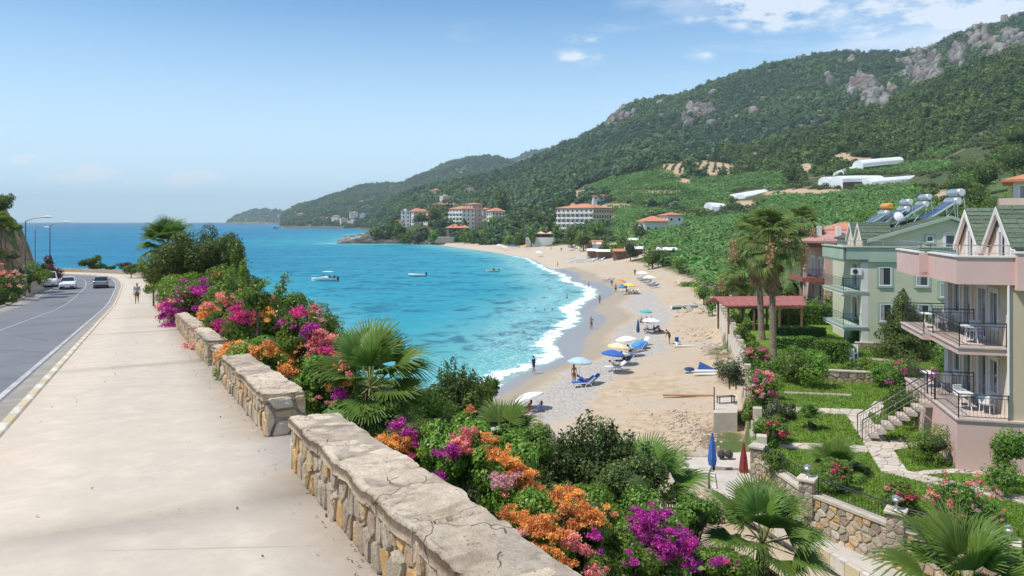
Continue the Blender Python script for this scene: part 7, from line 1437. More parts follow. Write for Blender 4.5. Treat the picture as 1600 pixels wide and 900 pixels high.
others = [('evergreen_shrub', 'large dark evergreen shrub with upright twigs in front of the beach', 935, 735, 13, 92, 66, 16000, 5.0, Lpitt, 'shrub', 36, .26),
 ('evergreen_shrub', 'upright twig-tipped top of the dark shrub nearest the sand', 990, 770, 12, 60, 60, 8000, 5.0, Lpitt, 'shrub', 26, .26),
 ('pine_shrub', 'feathery pine-like shrub against the surf', 712, 622, 18, 50, 48, 9000, 4.4, Lpine, 'shrub', 24, .28),
 ('pine_shrub', 'rounder feathery shrub touching the beach', 750, 625, 19, 34, 38, 5000, 4.4, Lpine, 'shrub', 18, .3),
 ('pine_shrub', 'low feathery shrub left of the surf behind the fan palm', 680, 660, 16, 44, 38, 6000, 4.6, Lpine, 'shrub', 18, .3),
 ('green_shrub', 'fresh green shrub between the fan palm and the orange fringe', 655, 640, 12.5, 46, 34, 6000, 5.0, Lbright, 'shrub', 18, .32),
 ('green_shrub', 'light green bush under the fan palm fronds', 600, 650, 11.5, 50, 34, 6000, 5.2, Lbroad, 'shrub', 18, .32),
 ('green_shrub', 'leafy bush below the small palm frond near the pebbles', 830, 700, 12, 48, 34, 6000, 5.0, Lbroad, 'shrub', 18, .32),
 ('dark_pine', 'big dark pine tree between the walker and the sea, left half', 285, 408, 47, 62, 52, 12000, 3.4, Lpine, 'tree', 26, .3),
 ('dark_pine', 'dark pine tree right half with a pointed top', 345, 405, 46, 44, 50, 10000, 3.4, Lpine, 'tree', 24, .28),
 ('dark_pine', 'spiky right-hand edge of the dark pine group', 372, 415, 44, 20, 46, 4000, 3.4, Lpine, 'tree', 14, .3),
 ('green_shrub', 'fresh green bush above the low wall at the walker', 258, 440, 52, 34, 26, 4500, 3.4, Lbroad, 'shrub', 16, .32),
 ('green_shrub', 'green bush at the left foot of the dark pines', 240, 425, 60, 26, 24, 3000, 3.2, Lbright, 'shrub', 16, .32),
 ('pine_shrub', 'dark bush on the curve of the parapet against the sea', 205, 418, 112, 14, 9, 1200, 3, Lpine, 'shrub', 10, .4),
 ('round_bush', 'round dark tree behind the curve of the road', 143, 410, 140, 15, 11, 1600, 3, Lpine, 'tree', 10, .4), ('round_bush', 'small dark bush right of the round tree behind the road', 158, 416, 138, 8, 5, 600, 3, Lpine, 'shrub', 8, .4), ('round_bush', 'tiny low bush on the parapet of the bend', 172, 418, 138, 7, 4, 500, 3, Lpine, 'shrub', 8, .4), ('round_bush', 'flat-topped bush behind the bend', 195, 414, 130, 12, 5, 700, 3, Lgray, 'shrub', 8, .4),
 ('green_shrub', 'deep green bush filling the gap behind the fan palm stalks', 592, 622, 14, 60, 34, 7000, 4.8, Lbroad, 'shrub', 18, .32), ('green_shrub', 'fresh bush under the left pine trunks beside the parapet', 300, 448, 44, 60, 22, 5000, 3.4, Lbright, 'shrub', 18, .32), ('pine_shrub', 'low dark bush at the seaward foot of the pines', 372, 450, 40, 36, 24, 4000, 3.4, Lpine, 'shrub', 18, .32),
 ('green_shrub', 'bush beneath the purple bougainvillea and the bottom palm', 1085, 800, 11, 44, 34, 5000, 5, Lbroad, 'shrub', 16, .32)]
for i, (nm, lab, px, py, D, rx, ry, n, lp, lf, cat, cl, cs) in enumerate(others): bank(nm, lab, px, py, D, rx, ry, n, lp, lf, 160+i, clumps=cl, cs=cs, cat=cat, core=.58)
def twigs():
    rng = np.random.default_rng(4); rnd = random.Random(4)
    for lab, spots, D, lf in (('upright leafy twigs rising out of the large dark shrub', [(910, 700, 655), (925, 700, 648), (895, 700, 672), (945, 710, 668), (965, 715, 672), (985, 720, 680), (1005, 735, 695), (870, 720, 690), (935, 700, 665), (1020, 740, 705), (955, 700, 660), (880, 710, 678)], 12.6, Lpitt), ('feathery twigs on top of the pine-like shrub', [(700, 600, 566), (712, 600, 560), (690, 610, 575), (735, 600, 580), (722, 605, 572), (760, 605, 590)], 17.6, Lpine)):
        P0 = W(spots[0][0], spots[0][1], D); t = thing('twig_shrub', lab, 'shrub', (P0.x, P0.y, h1(P0.x, P0.y))); 
        for (px, yb, yt) in spots:
            a, c = W(px, yb+30, D), W(px+rnd.uniform(-5, 5), yt, D); L = np.array([tuple(a.lerp(c, k/16)-Vector(t.location)) for k in range(17)]); L = np.repeat(L, 14, 0)+rng.normal(0, .045, (17*14, 3)); dirs = rng.normal(size=L.shape); dirs[:, 2] = .3
            V, Q = leaf_cloud(L, dirs, rng.uniform(.05, .09, len(L)), rng, .4, droop=-.8); mobj('twig', np_mesh('twig', V, Q, lf), t)['kind'] = 'stuff'
        b = MB(); 
        for (px, yb, yt) in spots: b.tube([Vector((0, 0, 0)), W(px, yb+30, D)-Vector(t.location), W(px, yt, D)-Vector(t.location)], [.03, .015, .004], 4)
        b.obj('stem', Mbark, t)
twigs()
def undergrowth():
    rng = np.random.default_rng(9); n = 5200; s = rng.uniform(0, 1, n); D = 4+66*s; t = rng.uniform(.9, 17, n); P = []
    ss = np.interp(D, PATH[:160, 1], PS[:160]); x, y, z, nx, ny = path_at(ss); X = x-nx*t; Y = y-ny*t; Z, sd, tt, px = H(X, Y, True)
    ok = (sd > 3)&(Z > 3.5)&(Y > 3)&((t < 15)|(D > 25)); X, Y, Z, t = X[ok], Y[ok], Z[ok], t[ok]; sc = rng.uniform(.25, .6, len(X))*np.where(t < 1.6, .5, 1); scatter('undergrowth', np.c_[X, Y, Z+sc*.3], sc, SCRUBN, 'mixed green undergrowth covering the bank below the promenade')
SCRUBN = protos('slope_bush', [proto_crown('slope_bush', np.random.default_rng(40+i), 520, .17, (1, 1, .85), 10, .5, [Lbroad, Lbright, Lboug, Lpine, Lgray][i], .6, i+3, .6) for i in range(5)]); undergrowth()
# fan palms
low_palm('fan palm with upright fans beside the end-stone wall, against the sea', Vector((W(578, 618, 12).x, 12, W(578, 638, 12).z)), .92, 12, 11, .35, fronds=[(100, 62, 0, 1.15), (60, 74, .2, 1.1), (-15, 38, 20, 1.15), (15, 22, -30, 1.1), (-40, 5, 10, 1.1), (-70, -25, 0, 1.0), (200, 30, -20, 1.0), (240, -20, 0, 1.0), (150, 60, 0, 1.05), (-20, -30, 0, 1.1)])
low_palm('wide fan palm at the bottom beside the purple bougainvillea', Vector((W(1192, 850, 11).x, 11, W(1192, 885, 11).z)), .80, 12, 12, .35, fronds=[(95, 60, 0, 1.15), (150, 42, 15, 1.2), (30, 40, -15, 1.15), (-10, 15, 0, 1.1), (190, 10, 0, 1.1), (120, 75, 0, 1.0), (60, 62, 0, 1.1), (215, -15, 0, 1.0), (-30, -10, 0, 1.1)])
low_palm('sharp-leaved fan palm cut off by the bottom right corner', Vector((W(1510, 900, 9.5).x, 9.5, W(1510, 965, 9.5).z)), .92, 12, 13, .3, fronds=[(90, 62, 0, 1.1), (140, 50, 15, 1.2), (45, 50, -15, 1.15), (170, 25, 0, 1.2), (10, 25, 0, 1.1), (110, 75, 0, 1.0)])
low_palm('palm fronds sticking out behind the dark shrub above the lane', Vector((W(1010, 800, 13).x, 13, W(1010, 800, 13).z)), 1.0, 9, 14, .3, fronds=[(30, 45, 0, 1.0), (5, 20, 0, 1.1), (-15, -5, 0, 1.0), (70, 65, 0, 1.0)])
low_palm('small bright palm fan at the foot of the feathery shrub', Vector((W(785, 700, 13).x, 13, W(785, 712, 13).z)), .75, 6, 15, .2, fronds=[(60, 50, 0, 1.0), (110, 60, 0, 1.0), (20, 40, 0, 1.0)])
tp = low_palm('tall feather-topped palm rising over the dark pines', Vector((W(262, 440, 49).x, 49, W(262, 440, 49).z)), 2.0, 26, 16, 2.4)
MB().tube([(0, 0, -4), (0, 0, 2.4)], [.2, .16], 8).obj('trunk', Mptrunk, tp)
# ================================================================ ROAD SIDE
def lamp(lab, px, pyb, pyt, D, arm):
    P = W(px, pyb, D); h = (pyb-pyt)*D/F; t = thing('street_lamp', lab, 'street lamp', P, 0, 'street lamps along the road'); b = MB(); b.tube([(0, 0, -.6), (0, 0, h*.5), (0, 0, h)], [.11, .085, .06], 8); b.obj('pole', Mgalv, t)
    b = MB(); b.tube([(0, 0, h-.05), (arm*.4, 0, h+.22), (arm, 0, h+.38)], [.05, .04, .035], 6); b.obj('arm', Mgalv, t); b = MB(); b.tube([(arm-.1, 0, h+.40), (arm+.4, 0, h+.44), (arm+.95, 0, h+.42)], [.07, .13, .06], 8); b.obj('lamp_head', Mpvc, t); MB().box(-.16, -.16, -.5, .16, .16, .12).obj('base', Mgrey, t); return t
Mgalv = mat('weathered_steel', (.16, .165, .17), (.24, .245, .25), 3, .5, metal=.3)
lamp('nearest and tallest street lamp, in front of the green bush on the left', 40, 456, 345, 82, 1.9); lamp('middle street lamp rising from the reddish bush', 78, 428, 352, 108, 1.9); lamp('farthest and thinnest street lamp between the other two', 55, 420, 359, 128, 1.6)
def hill_plants():
    for i, (px, py, D, rx, ry, lf, lab, nm) in enumerate([(8, 440, 78, 28, 18, Lbroad, 'oleander covered with pink flowers at the left edge', 'oleander'), (46, 428, 88, 30, 20, Lbright, 'bright green bush beside the nearest street lamp', 'green_shrub'), (74, 424, 100, 18, 20, Lred, 'dull red-leaved bush at the foot of the rock', 'red_shrub'), (2, 318, 84, 16, 17, Lpine, 'dark pine leaning out on top of the rock', 'pine_tree'), (8, 348, 84, 11, 8, Lgray, 'scrub hanging on the upper rock face', 'scrub_bush'), (-6, 392, 76, 9, 9, Lbroad, 'bush on the rock face at the left picture edge', 'scrub_bush'), (30, 448, 82, 16, 10, Lbroad, 'low bush at the foot of the oleander', 'scrub_bush'), (4, 462, 70, 18, 16, Lbroad, 'dark shrub at the kerb on the far left', 'scrub_bush'), (20, 398, 86, 9, 6, Lgray, 'dry scrub patch under the rock overhang', 'scrub_bush'), (-4, 345, 80, 22, 12, Lbright, 'yellow-green brush spilling over the top of the rock', 'scrub_bush'), (22, 356, 92, 10, 7, Lbright, 'tuft of brush on the shoulder of the rock', 'scrub_bush')]):
        t, C, r = bank(nm, lab, px, py, D, rx, ry, 3500, 3.0, lf, 300+i, clumps=16, cs=.34, cat='shrub')
        if nm == 'oleander': blooms(t, [(6, 430, D*.975, 'p', 8, 18, 7), (24, 436, D*.975, 'l', 6, 14, 6)], 5)
        if nm == 'red_shrub': blooms(t, [(70, 415, D*.975, 'r', 3, 14, 3.5)], 6)
Lred = leafmat('reddish_leaves', (.12, .045, .05), (.22, .09, .09), (.10, .12, .04), .25, .5); hill_plants()
Mcar = mat('white_car_paint', (.74, .75, .76), None, rough=.22, spec=.6); Msil = mat('silver_car_paint', (.34, .37, .42), None, rough=.25, spec=.6, metal=.4); Mcg = mat('car_glass', (.02, .025, .03), None, rough=.08, spec=.8); Mrub = mat('rubber', (.02, .02, .02), None, rough=.8); Mlight = mat('headlight_glass', (.75, .77, .78), None, rough=.1, spec=.8); Mtail = mat('tail_light', (.45, .02, .02), None, rough=.2)
def car(lab, s, w, flip, paint, L=4.2, Wd=1.72, h=1.45, van=False):
    P = Vector(PP(s, w, -.13)); q = Vector(PP(s+1, w, -.13)); d = q-P; rz = math.atan2(d.y, d.x)+(math.pi if flip else 0); t = thing('parked_van' if van else 'car', lab, 'van' if van else 'car', P, rz); t.rotation_euler[1] = math.atan2(-d.z, d.length)*(-1 if flip else 1)
    hw = Wd/2; b = MB()
    # side outline, front at +x
    prof = [(-L/2, .35), (-L/2, .82), (-L/2+.12, .95), (L/2-1.05, .98), (L/2-.15, .78), (L/2, .62), (L/2, .32), (L/2-.15, .22), (-L/2+.1, .22)] if not van else [(-L/2, .35), (-L/2, 1.05), (-L/2+.08, 1.15), (L/2-.85, 1.12), (L/2-.1, .95), (L/2, .7), (L/2, .32), (L/2-.15, .22), (-L/2+.1, .22)]
    n = len(prof); vs = []
    for y, k in ((-hw, 1), (-hw+.1, 1.0), (hw-.1, 1.0), (hw, 1)):
        for x, z in prof:
            e = abs(y) > hw-.05; vs.append((x*(.975 if e else 1), y, z if not e else (.3+(z-.3)*.93)))
    fs = [tuple(range(n)), tuple(3*n+i for i in range(n))[::-1]]+[(r*n+i, r*n+(i+1) % n, (r+1)*n+(i+1) % n, (r+1)*n+i) for r in range(3) for i in range(n)]; b.add(vs, fs); b.obj('body', paint, t, bevel=.035)
    zc = prof[3][1]-.01; x0, x1 = (-L/2+.15, L/2-1.15) if not van else (-L/2+.05, L/2-.75); r0, r1 = (-L/2+.55, L/2-1.9) if not van else (-L/2+.2, L/2-1.45); hh = h if not van else 1.9; i_ = .17; b = MB(); lo = [(x0, -hw+.06), (x1, -hw+.06), (x1, hw-.06), (x0, hw-.06)]; hi_ = [(r0, -hw+.06+i_), (r1, -hw+.06+i_), (r1, hw-.06-i_), (r0, hw-.06-i_)]
    b.add([(x, y, zc) for x, y in lo]+[(x, y, hh-.06) for x, y in hi_], [(0, 1, 5, 4), (1, 2, 6, 5), (2, 3, 7, 6), (3, 0, 4, 7)]); b.obj('window', Mcg, t); b = MB(); b.add([(x, y, hh-.07) for x, y in hi_]+[(x*.96+.0, y*.9, hh) for x, y in hi_], [(0, 1, 5, 4), (1, 2, 6, 5), (2, 3, 7, 6), (3, 0, 4, 7), (4, 5, 6, 7)]); b.obj('roof', paint, t)
    b = MB()
    for (x, y), (X_, Y_) in zip(lo, hi_): b.tube([(x, y, zc), (X_, Y_, hh-.05)], .035, 5)
    for sg in (-1, 1): b.tube([((x0+x1)/2, sg*(hw-.055), zc), ((r0+r1)/2, sg*(hw-.055-i_), hh-.05)], .03, 5)
    b.obj('roof_pillar', paint, t)
    for x in (-L/2+.75, L/2-.8):
        for sg in (-1, 1):
            w_ = MB(); w_.tube([(x, sg*(hw-.2), .31), (x, sg*(hw-.18), .31), (x, sg*(hw-.01), .31), (x, sg*(hw+.01), .31)], [.27, .31, .31, .26], 16); wo = w_.obj('wheel', Mrub, t); w_ = MB(); w_.tube([(x, sg*(hw-.02), .31), (x, sg*(hw+.02), .31)], [.19, .16], 12); w_.obj('rim', Mtank, wo)
    fx = L/2-.03
    for sg in (-1, 1): MB().box(fx-.06, sg*.62-.17, .56, fx+.02, sg*.62+.17, .72).obj('headlight', Mlight, t, bevel=.02); MB().box(-L/2-.005, sg*.7-.1, .65, -L/2+.06, sg*.7+.1, .85).obj('tail_light', Mtail, t); MB().box(L/2-1.35, sg*(hw+.09)-.09, .92, L/2-1.22, sg*(hw+.09)+.06, 1.06).obj('mirror', paint, t, bevel=.015)
    MB().box(fx-.05, -.4, .52, fx+.018, .4, .66).obj('grille', Mrub, t); MB().box(fx-.03, -.75, .24, fx+.04, .75, .42).obj('bumper', Mrub if not van else Msil, t, bevel=.02); MB().box(fx+.035, -.26, .3, fx+.05, .26, .4).obj('number_plate', Mpvc, t); MB().box(-L/2-.04, -.75, .28, -L/2+.05, .75, .45).obj('bumper', Mrub, t, bevel=.02); return t
car('silver-grey car driving in the lane next to the promenade', s_of_D(98)+1.5, 5.6, False, Msil); car('white hatchback coming towards the viewer in the middle of the road', s_of_D(99), 9.2, True, Mcar, 3.9); car('white van with a dark windscreen behind the white hatchback, near the rock', s_of_D(99)+6, 11.5, True, Mcar, 4.4, 1.8, 1.9, True)
# ================================================================ PEOPLE
SK = [mat('tanned_skin', (.42, .23, .14), (.48, .27, .17), 8, .5, spec=.4), mat('brown_skin', (.30, .155, .09), (.35, .19, .11), 8, .5, spec=.4)]
HAIR = [mat('dark_hair', (.03, .02, .015), None, rough=.6), mat('brown_hair', (.09, .05, .03), None, rough=.6)]
CLOTH = {k: mat('cloth_'+k, v, tuple(x*.8 for x in v), 9, .85) for k, v in dict(navy=(.03, .05, .13), black=(.02, .02, .022), white=(.7, .7, .68), blue=(.05, .14, .42), red=(.5, .05, .05), teal=(.05, .35, .38), grey=(.30, .33, .38), brown=(.20, .11, .07), pink=(.6, .2, .3), orange=(.7, .28, .08), yellow=(.72, .55, .12), pattern=(.22, .24, .32)).items()}
J0 = dict(pel=(0, 0, .53), wai=(0, .005, .62), che=(0, 0, .74), nek=(0, .005, .83), hea=(0, -.005, .915), top=(0, .005, .965), shl=(-.105, 0, .805), shr=(.105, 0, .805), ell=(-.135, .01, .635), elr=(.135, .01, .635), wrl=(-.15, -.03, .495), wrr=(.15, -.03, .495), hil=(-.05, 0, .52), hir=(.05, 0, .52), knl=(-.055, -.01, .285), knr=(.055, -.01, .285), anl=(-.055, .01, .04), anr=(.055, .01, .04), tol=(-.06, -.075, .018), tor=(.06, -.075, .018))
def pose(kind):
    J = {k: Vector(v) for k, v in J0.items()}
    def legs(l, r):
        for s, a in (('l', l), ('r', r)):
            for nm, v in zip(('kn', 'an', 'to'), a): J[nm+s] = Vector(v)
    if kind == 'walk': legs([(-.05, -.06, .29), (-.05, -.09, .05), (-.05, -.165, .03)], [(.05, .02, .285), (.05, .12, .06), (.05, .06, .018)]); J['ell'] += Vector((0, .05, 0)); J['wrl'] = Vector((-.14, .04, .5)); J['elr'] += Vector((0, -.02, 0)); J['wrr'] = Vector((.14, -.12, .52))
    elif kind == 'bend':
        for k in ('che', 'nek', 'hea', 'top', 'shl', 'shr'): J[k] += Vector((0, -.06-(J[k].z-.7)*.6, -(J[k].z-.6)*.25))
        J['ell'] = Vector((-.14, -.18, .60)); J['elr'] = Vector((.14, -.18, .60)); J['wrl'] = Vector((-.11, -.22, .46)); J['wrr'] = Vector((.11, -.22, .46))
    elif kind == 'akimbo': J['ell'] = Vector((-.19, .05, .66)); J['wrl'] = Vector((-.09, -.02, .58)); J['elr'] = Vector((.19, .05, .66)); J['wrr'] = Vector((.09, -.02, .58))
    elif kind in ('sit', 'recline'):
        lean = .12 if kind == 'sit' else .30
        for k in list(J):
            if k[:2] in ('wa', 'ch', 'ne', 'he', 'to', 'sh', 'el', 'wr') and k not in ('tol', 'tor'): v = J[k]; u = v.z-.53; J[k] = Vector((v.x, v.y+u*math.sin(lean*3), .53+u*math.cos(lean*3)))
        if kind == 'sit': legs([(-.09, -.20, .66), (-.08, -.30, .48), (-.08, -.37, .47)], [(.09, -.22, .60), (.09, -.40, .50), (.09, -.46, .52)])
        else: legs([(-.06, -.24, .56), (-.06, -.47, .52), (-.06, -.50, .59)], [(.06, -.23, .60), (.06, -.44, .52), (.06, -.48, .59)])
        for k in J: J[k].z -= .475
        J['wrl'] = Vector((-.13, J['pel'].y-.02, .10)); J['wrr'] = Vector((.14, J['pel'].y+.05, .07))
    elif kind == 'lie':
        for k in J: v = J[k]; J[k] = Vector((v.x, -.5+v.z, .055+v.y*.5+(.02 if k in ('hea', 'top') else 0)))
        J['tol'] = Vector((-.07, -.49, .10)); J['tor'] = Vector((.07, -.49, .10))
    elif kind == 'swim':
        J['wrl'] = Vector((-.2, -.1, .72)); J['wrr'] = Vector((.2, -.1, .72))
    return J
def remesh(b, name, m, vox):
    me = b.mesh(name, m); o = bpy.data.objects.new(name, me); COL.objects.link(o); md = o.modifiers.new('r', 'REMESH'); md.mode = 'VOXEL'; md.voxel_size = vox; md.use_smooth_shade = True
    s = o.modifiers.new('s', 'SMOOTH'); s.iterations = 2; s.factor = .5
    dg = bpy.context.evaluated_depsgraph_get(); dg.update(); r = bpy.data.meshes.new_from_object(o.evaluated_get(dg)); bpy.data.objects.remove(o); r.name = name
    if not r.materials: r.materials.append(m)
    return r
def ball(b, c, r): b.lathe([(r[0]*math.sin(a), -r[2]*math.cos(a)) for a in (.35, .8, 1.2, 1.57, 1.95, 2.35, 2.8)], 10, M=Matrix.Translation(c) @ Matrix.Diagonal((1, r[1]/r[0], 1, 1)))
BODY = {}
def body_parts(kind, fem, top, bot, h, key):
    J = pose(kind); k = 1.0; b = MB(); T = lambda names, rs, n=9: b.tube([J[x] for x in names], [r*k for r in rs], n)
    w = .92 if fem else 1.0
    b.tube([J['pel']+Vector((0, 0, -.015)), J['pel'], J['wai'], J['che'], J['nek'].lerp(J['che'], .35)], [.055, .075, .062*w, .080*w, .06], 12)
    for s in 'lr':
        b.tube([J['che'].lerp(J['sh'+s], .2), J['sh'+s]], [.055, .036*w], 9); b.tube([J['sh'+s], J['el'+s], J['wr'+s]], [.033*w, .024, .016], 8); b.tube([J['pel'].lerp(J['hi'+s], .5), J['hi'+s], J['kn'+s], J['an'+s]], [.055, .054, .034, .021], 9); b.tube([J['hi'+s].lerp(J['kn'+s], .3), J['kn'+s].lerp(J['an'+s], .35), J['an'+s]], [.05, .033, .02], 8); b.tube([J['an'+s], J['to'+s]], [.022, .018], 7)
        d = (J['wr'+s]-J['el'+s]).normalized(); b.tube([J['wr'+s], J['wr'+s]+d*.05], [.017, .024], 7)
    b.tube([J['nek'], J['hea']], [.030, .032], 9); up = (J['top']-J['nek']).normalized(); fw = Vector((0, -1, 0)) if kind != 'lie' else Vector((0, 0, 1)); ball(b, J['hea'], (.043, .052, .062) if kind != 'lie' else (.043, .062, .052)); b.tube([J['hea']+fw*.04, J['hea']+fw*.062-up*.008], [.014, .009], 5)
    me = remesh(b, 'person', SK[0], .017)
    # five fingers on each hand, curled a little, rooted in the palm
    fb = MB()
    for s, sg in (('l', -1), ('r', 1)):
        d = (J['wr'+s]-J['el'+s]).normalized(); sd = d.cross(Vector((0, 1, .2))).normalized(); nn = d.cross(sd)
        for i, L in enumerate((.036, .045, .048, .044)): p = J['wr'+s]+d*.045+sd*(i-1.5)*.0105; fb.tube([p, p+d*L*.5+nn*.004, p+d*L*.85+nn*.015], [.0062, .0055, .004], 4)
        p = J['wr'+s]+d*.02+sd*.018; fb.tube([p, p+d*.022+sd*.016, p+d*.040+sd*.018], [.0075, .0065, .0045], 4)
    bm = bmesh.new(); bm.from_mesh(me); bm.from_mesh(fb.mesh('f', SK[0], True)); bm.to_mesh(me); bm.free()
    for i in range(len(me.polygons)): me.polygons[i].use_smooth = True
    parts = []
    hb = MB(); bk = -fw; ball(hb, J['hea']+up*.014+bk*.010, (.048, .056, .058) if kind != 'lie' else (.048, .058, .056))
    if fem: hb.tube([J['hea']+bk*.03, J['nek']+bk*.045, J['che'].lerp(J['nek'], .5)+bk*.06], [.045, .045, .02], 8)
    hm = hb.mesh('hair', HAIR[0], True); hm.transform(Matrix.Translation(fw*-.010)); parts.append(('hair', hm))
    if bot:
        c = MB(); c.tube([J['wai'].lerp(J['pel'], .5), J['pel'], J['pel']+(J['pel']-J['wai']).normalized()*.03], [.080, .088, .07], 12)
        e = .55 if bot[1] == 's' else .12
        for s in 'lr': c.tube([J['hi'+s]+(J['pel']-J['hi'+s])*.3, J['hi'+s].lerp(J['kn'+s], e)], [.068, .062 if e > .3 else .058], 10)
        parts.append(('shorts', remesh(c, 'shorts', CLOTH[bot[0]], .02)))
    if top:
        c = MB()
        if top[1] == 's':
            c.tube([J['pel'].lerp(J['wai'], .2), J['wai'], J['che'], J['nek'].lerp(J['che'], .3)], [.086, .080, .094, .062], 12)
            for s in 'lr': c.tube([J['che'].lerp(J['sh'+s], .4), J['sh'+s], J['sh'+s].lerp(J['el'+s], .7 if top[1] == 's' else .3)], [.06, .046, .038], 9)
        else: c.tube([J['che'].lerp(J['wai'], .25), J['che']], [.086*w, .088*w], 12)
        parts.append(('shirt', remesh(c, 'shirt', CLOTH[top[0]], .02)))
    BODY[key] = (me, parts); return BODY[key]
def person(lab, P, h, rz, kind='stand', fem=False, top=None, bot=('navy', 's'), skin=0, group=None):
    key = (kind, fem, top, bot); me, parts = BODY.get(key) or body_parts(kind, fem, top, bot, h, key)
    o = bpy.data.objects.new('person', me.copy() if False else me); COL.objects.link(o); o.location = P; o.rotation_euler = (0, 0, rz); o.scale = (h, h, h); tag(o, lab, 'person', group)
    if skin: o.data = me.copy(); o.data.materials.clear(); o.data.materials.append(SK[1])
    for nm, m in parts: c = bpy.data.objects.new(nm, m); link(c, o)
    return o
def on_sand(px, py): 
    Ds = np.linspace(35, 420, 1600); X = (px-800)/F*Ds; Z = CZ-(py-HY)/F*Ds; hh = np.maximum(H(X, Ds), -.12); i = np.argmax(hh >= Z); return Vector((X[i], Ds[i], hh[i]))
# ================================================================ BEACH LIFE
R_ = math.radians
def walkers():
    P = W(214, 474, 65); P.z = float(np.interp(s_of_D(65), PS, PATHZ)); o = person('man in a patterned shirt and shorts walking up the promenade', P, 1.78, R_(20), 'walk', False, ('grey', 's'), ('brown', 's'), 1)
    L = [('man in dark shorts walking at the edge of the surf', 834, 585, 1.78, 60, 'walk', False, ('navy', 's'), ('navy', 's'), 0), ('woman in a bikini standing between the light blue parasol and its sunbed', 897, 600, 1.66, 20, 'stand', True, ('red', 'b'), ('red', 'b'), 1),
     ('person in swimwear standing on the wet sand, nearer of the two there', 924, 515, 1.72, 10, 'akimbo', True, ('black', 'b'), ('black', 'b'), 1), ('person standing on the wet sand farther from the viewer', 937, 476, 1.7, 200, 'walk', True, ('pink', 'b'), ('black', 'b'), 1), ('bather standing where the foam reaches farthest out', 920, 453, 1.7, 90, 'stand', False, None, ('black', 's'), 1),
     ('person in dark trunks standing left of the yellow parasol', 962, 457, 1.72, 180, 'stand', False, None, ('black', 's'), 1), ('woman standing in front of the yellow parasol', 979, 460, 1.7, 160, 'akimbo', True, ('orange', 'b'), ('white', 'b'), 1), ('tiny standing figure beside the dark sunbeds near the orange parasol', 956, 447, 1.7, 0, 'stand', False, None, ('navy', 's'), 1),
     ('person bending over a folding chair on the dry sand', 1046, 538, 1.75, 250, 'bend', False, ('brown', 's'), ('black', 's'), 0), ('small figure at the top of the beach near the white parasols', 992, 431, 1.7, 30, 'stand', False, ('navy', 's'), ('black', 's'), 1), ('distant figure under the dark tree on the far beach', 877, 393, 1.8, 0, 'stand', False, ('navy', 's'), ('black', 's'), 1),
     ('distant figure walking on the far beach', 861, 391, 1.7, 90, 'walk', False, ('red', 's'), ('black', 's'), 1), ('distant person on the waterline of the far beach', 871, 417, 1.7, 90, 'walk', False, None, ('black', 's'), 1)]
    for (lab, px, py, h, rz, kd, fem, top, bot, sk) in L: person(lab, on_sand(px, py), h, R_(rz), kd, fem, top, bot, sk)
    for i, (px, py, sub, lab) in enumerate([(886, 466, .75, 'bather standing knee-deep in the pale water'), (837, 484, 1.35, 'leftmost of the three heads of swimmers close together'), (851, 486, 1.35, 'middle one of the three swimmers close together'), (863, 484, 1.35, 'rightmost of the three swimmers close together'), (859, 454, 1.4, 'lone swimmer near the surf line'), (748, 402, 1.3, 'far swimmer near the yellow boat'), (880, 425, 1.3, 'swimmer close to the far surf')]):
        P = GZ(px, py, .05); P.z = -sub; person(lab, P, 1.75, R_(90), 'swim' if sub > 1 else 'stand', False, None, ('black', 's'), 1)
walkers()
Mblue = mat('blue_canvas', (.04, .12, .40), (.06, .16, .48), 8, .85); Mlb = mat('pale_blue_canvas', (.38, .52, .68), (.48, .62, .76), 4, .85, sc=(1, 1, 6)); Mteal = mat('teal_canvas', (.10, .42, .42), None, rough=.85); Mwc = mat('white_canvas', (.76, .76, .73), None, rough=.85); Mcrm = mat('cream_canvas', (.74, .62, .36), (.78, .70, .50), 3, .85); Mob = mat('orange_canvas', (.70, .25, .08), None, rough=.85); Myb = mat('yellow_canvas', (.78, .60, .12), None, rough=.85); Mdb = mat('navy_canvas', (.03, .07, .17), (.05, .11, .24), 9, .85); Mgc = mat('sky_blue_canvas', (.06, .30, .60), None, rough=.85); Mtow = mat('patterned_towel', (.62, .16, .24), (.66, .60, .55), 7, .9); Mbt = mat('blue_towel', (.05, .15, .5), (.1, .3, .6), 7, .9)
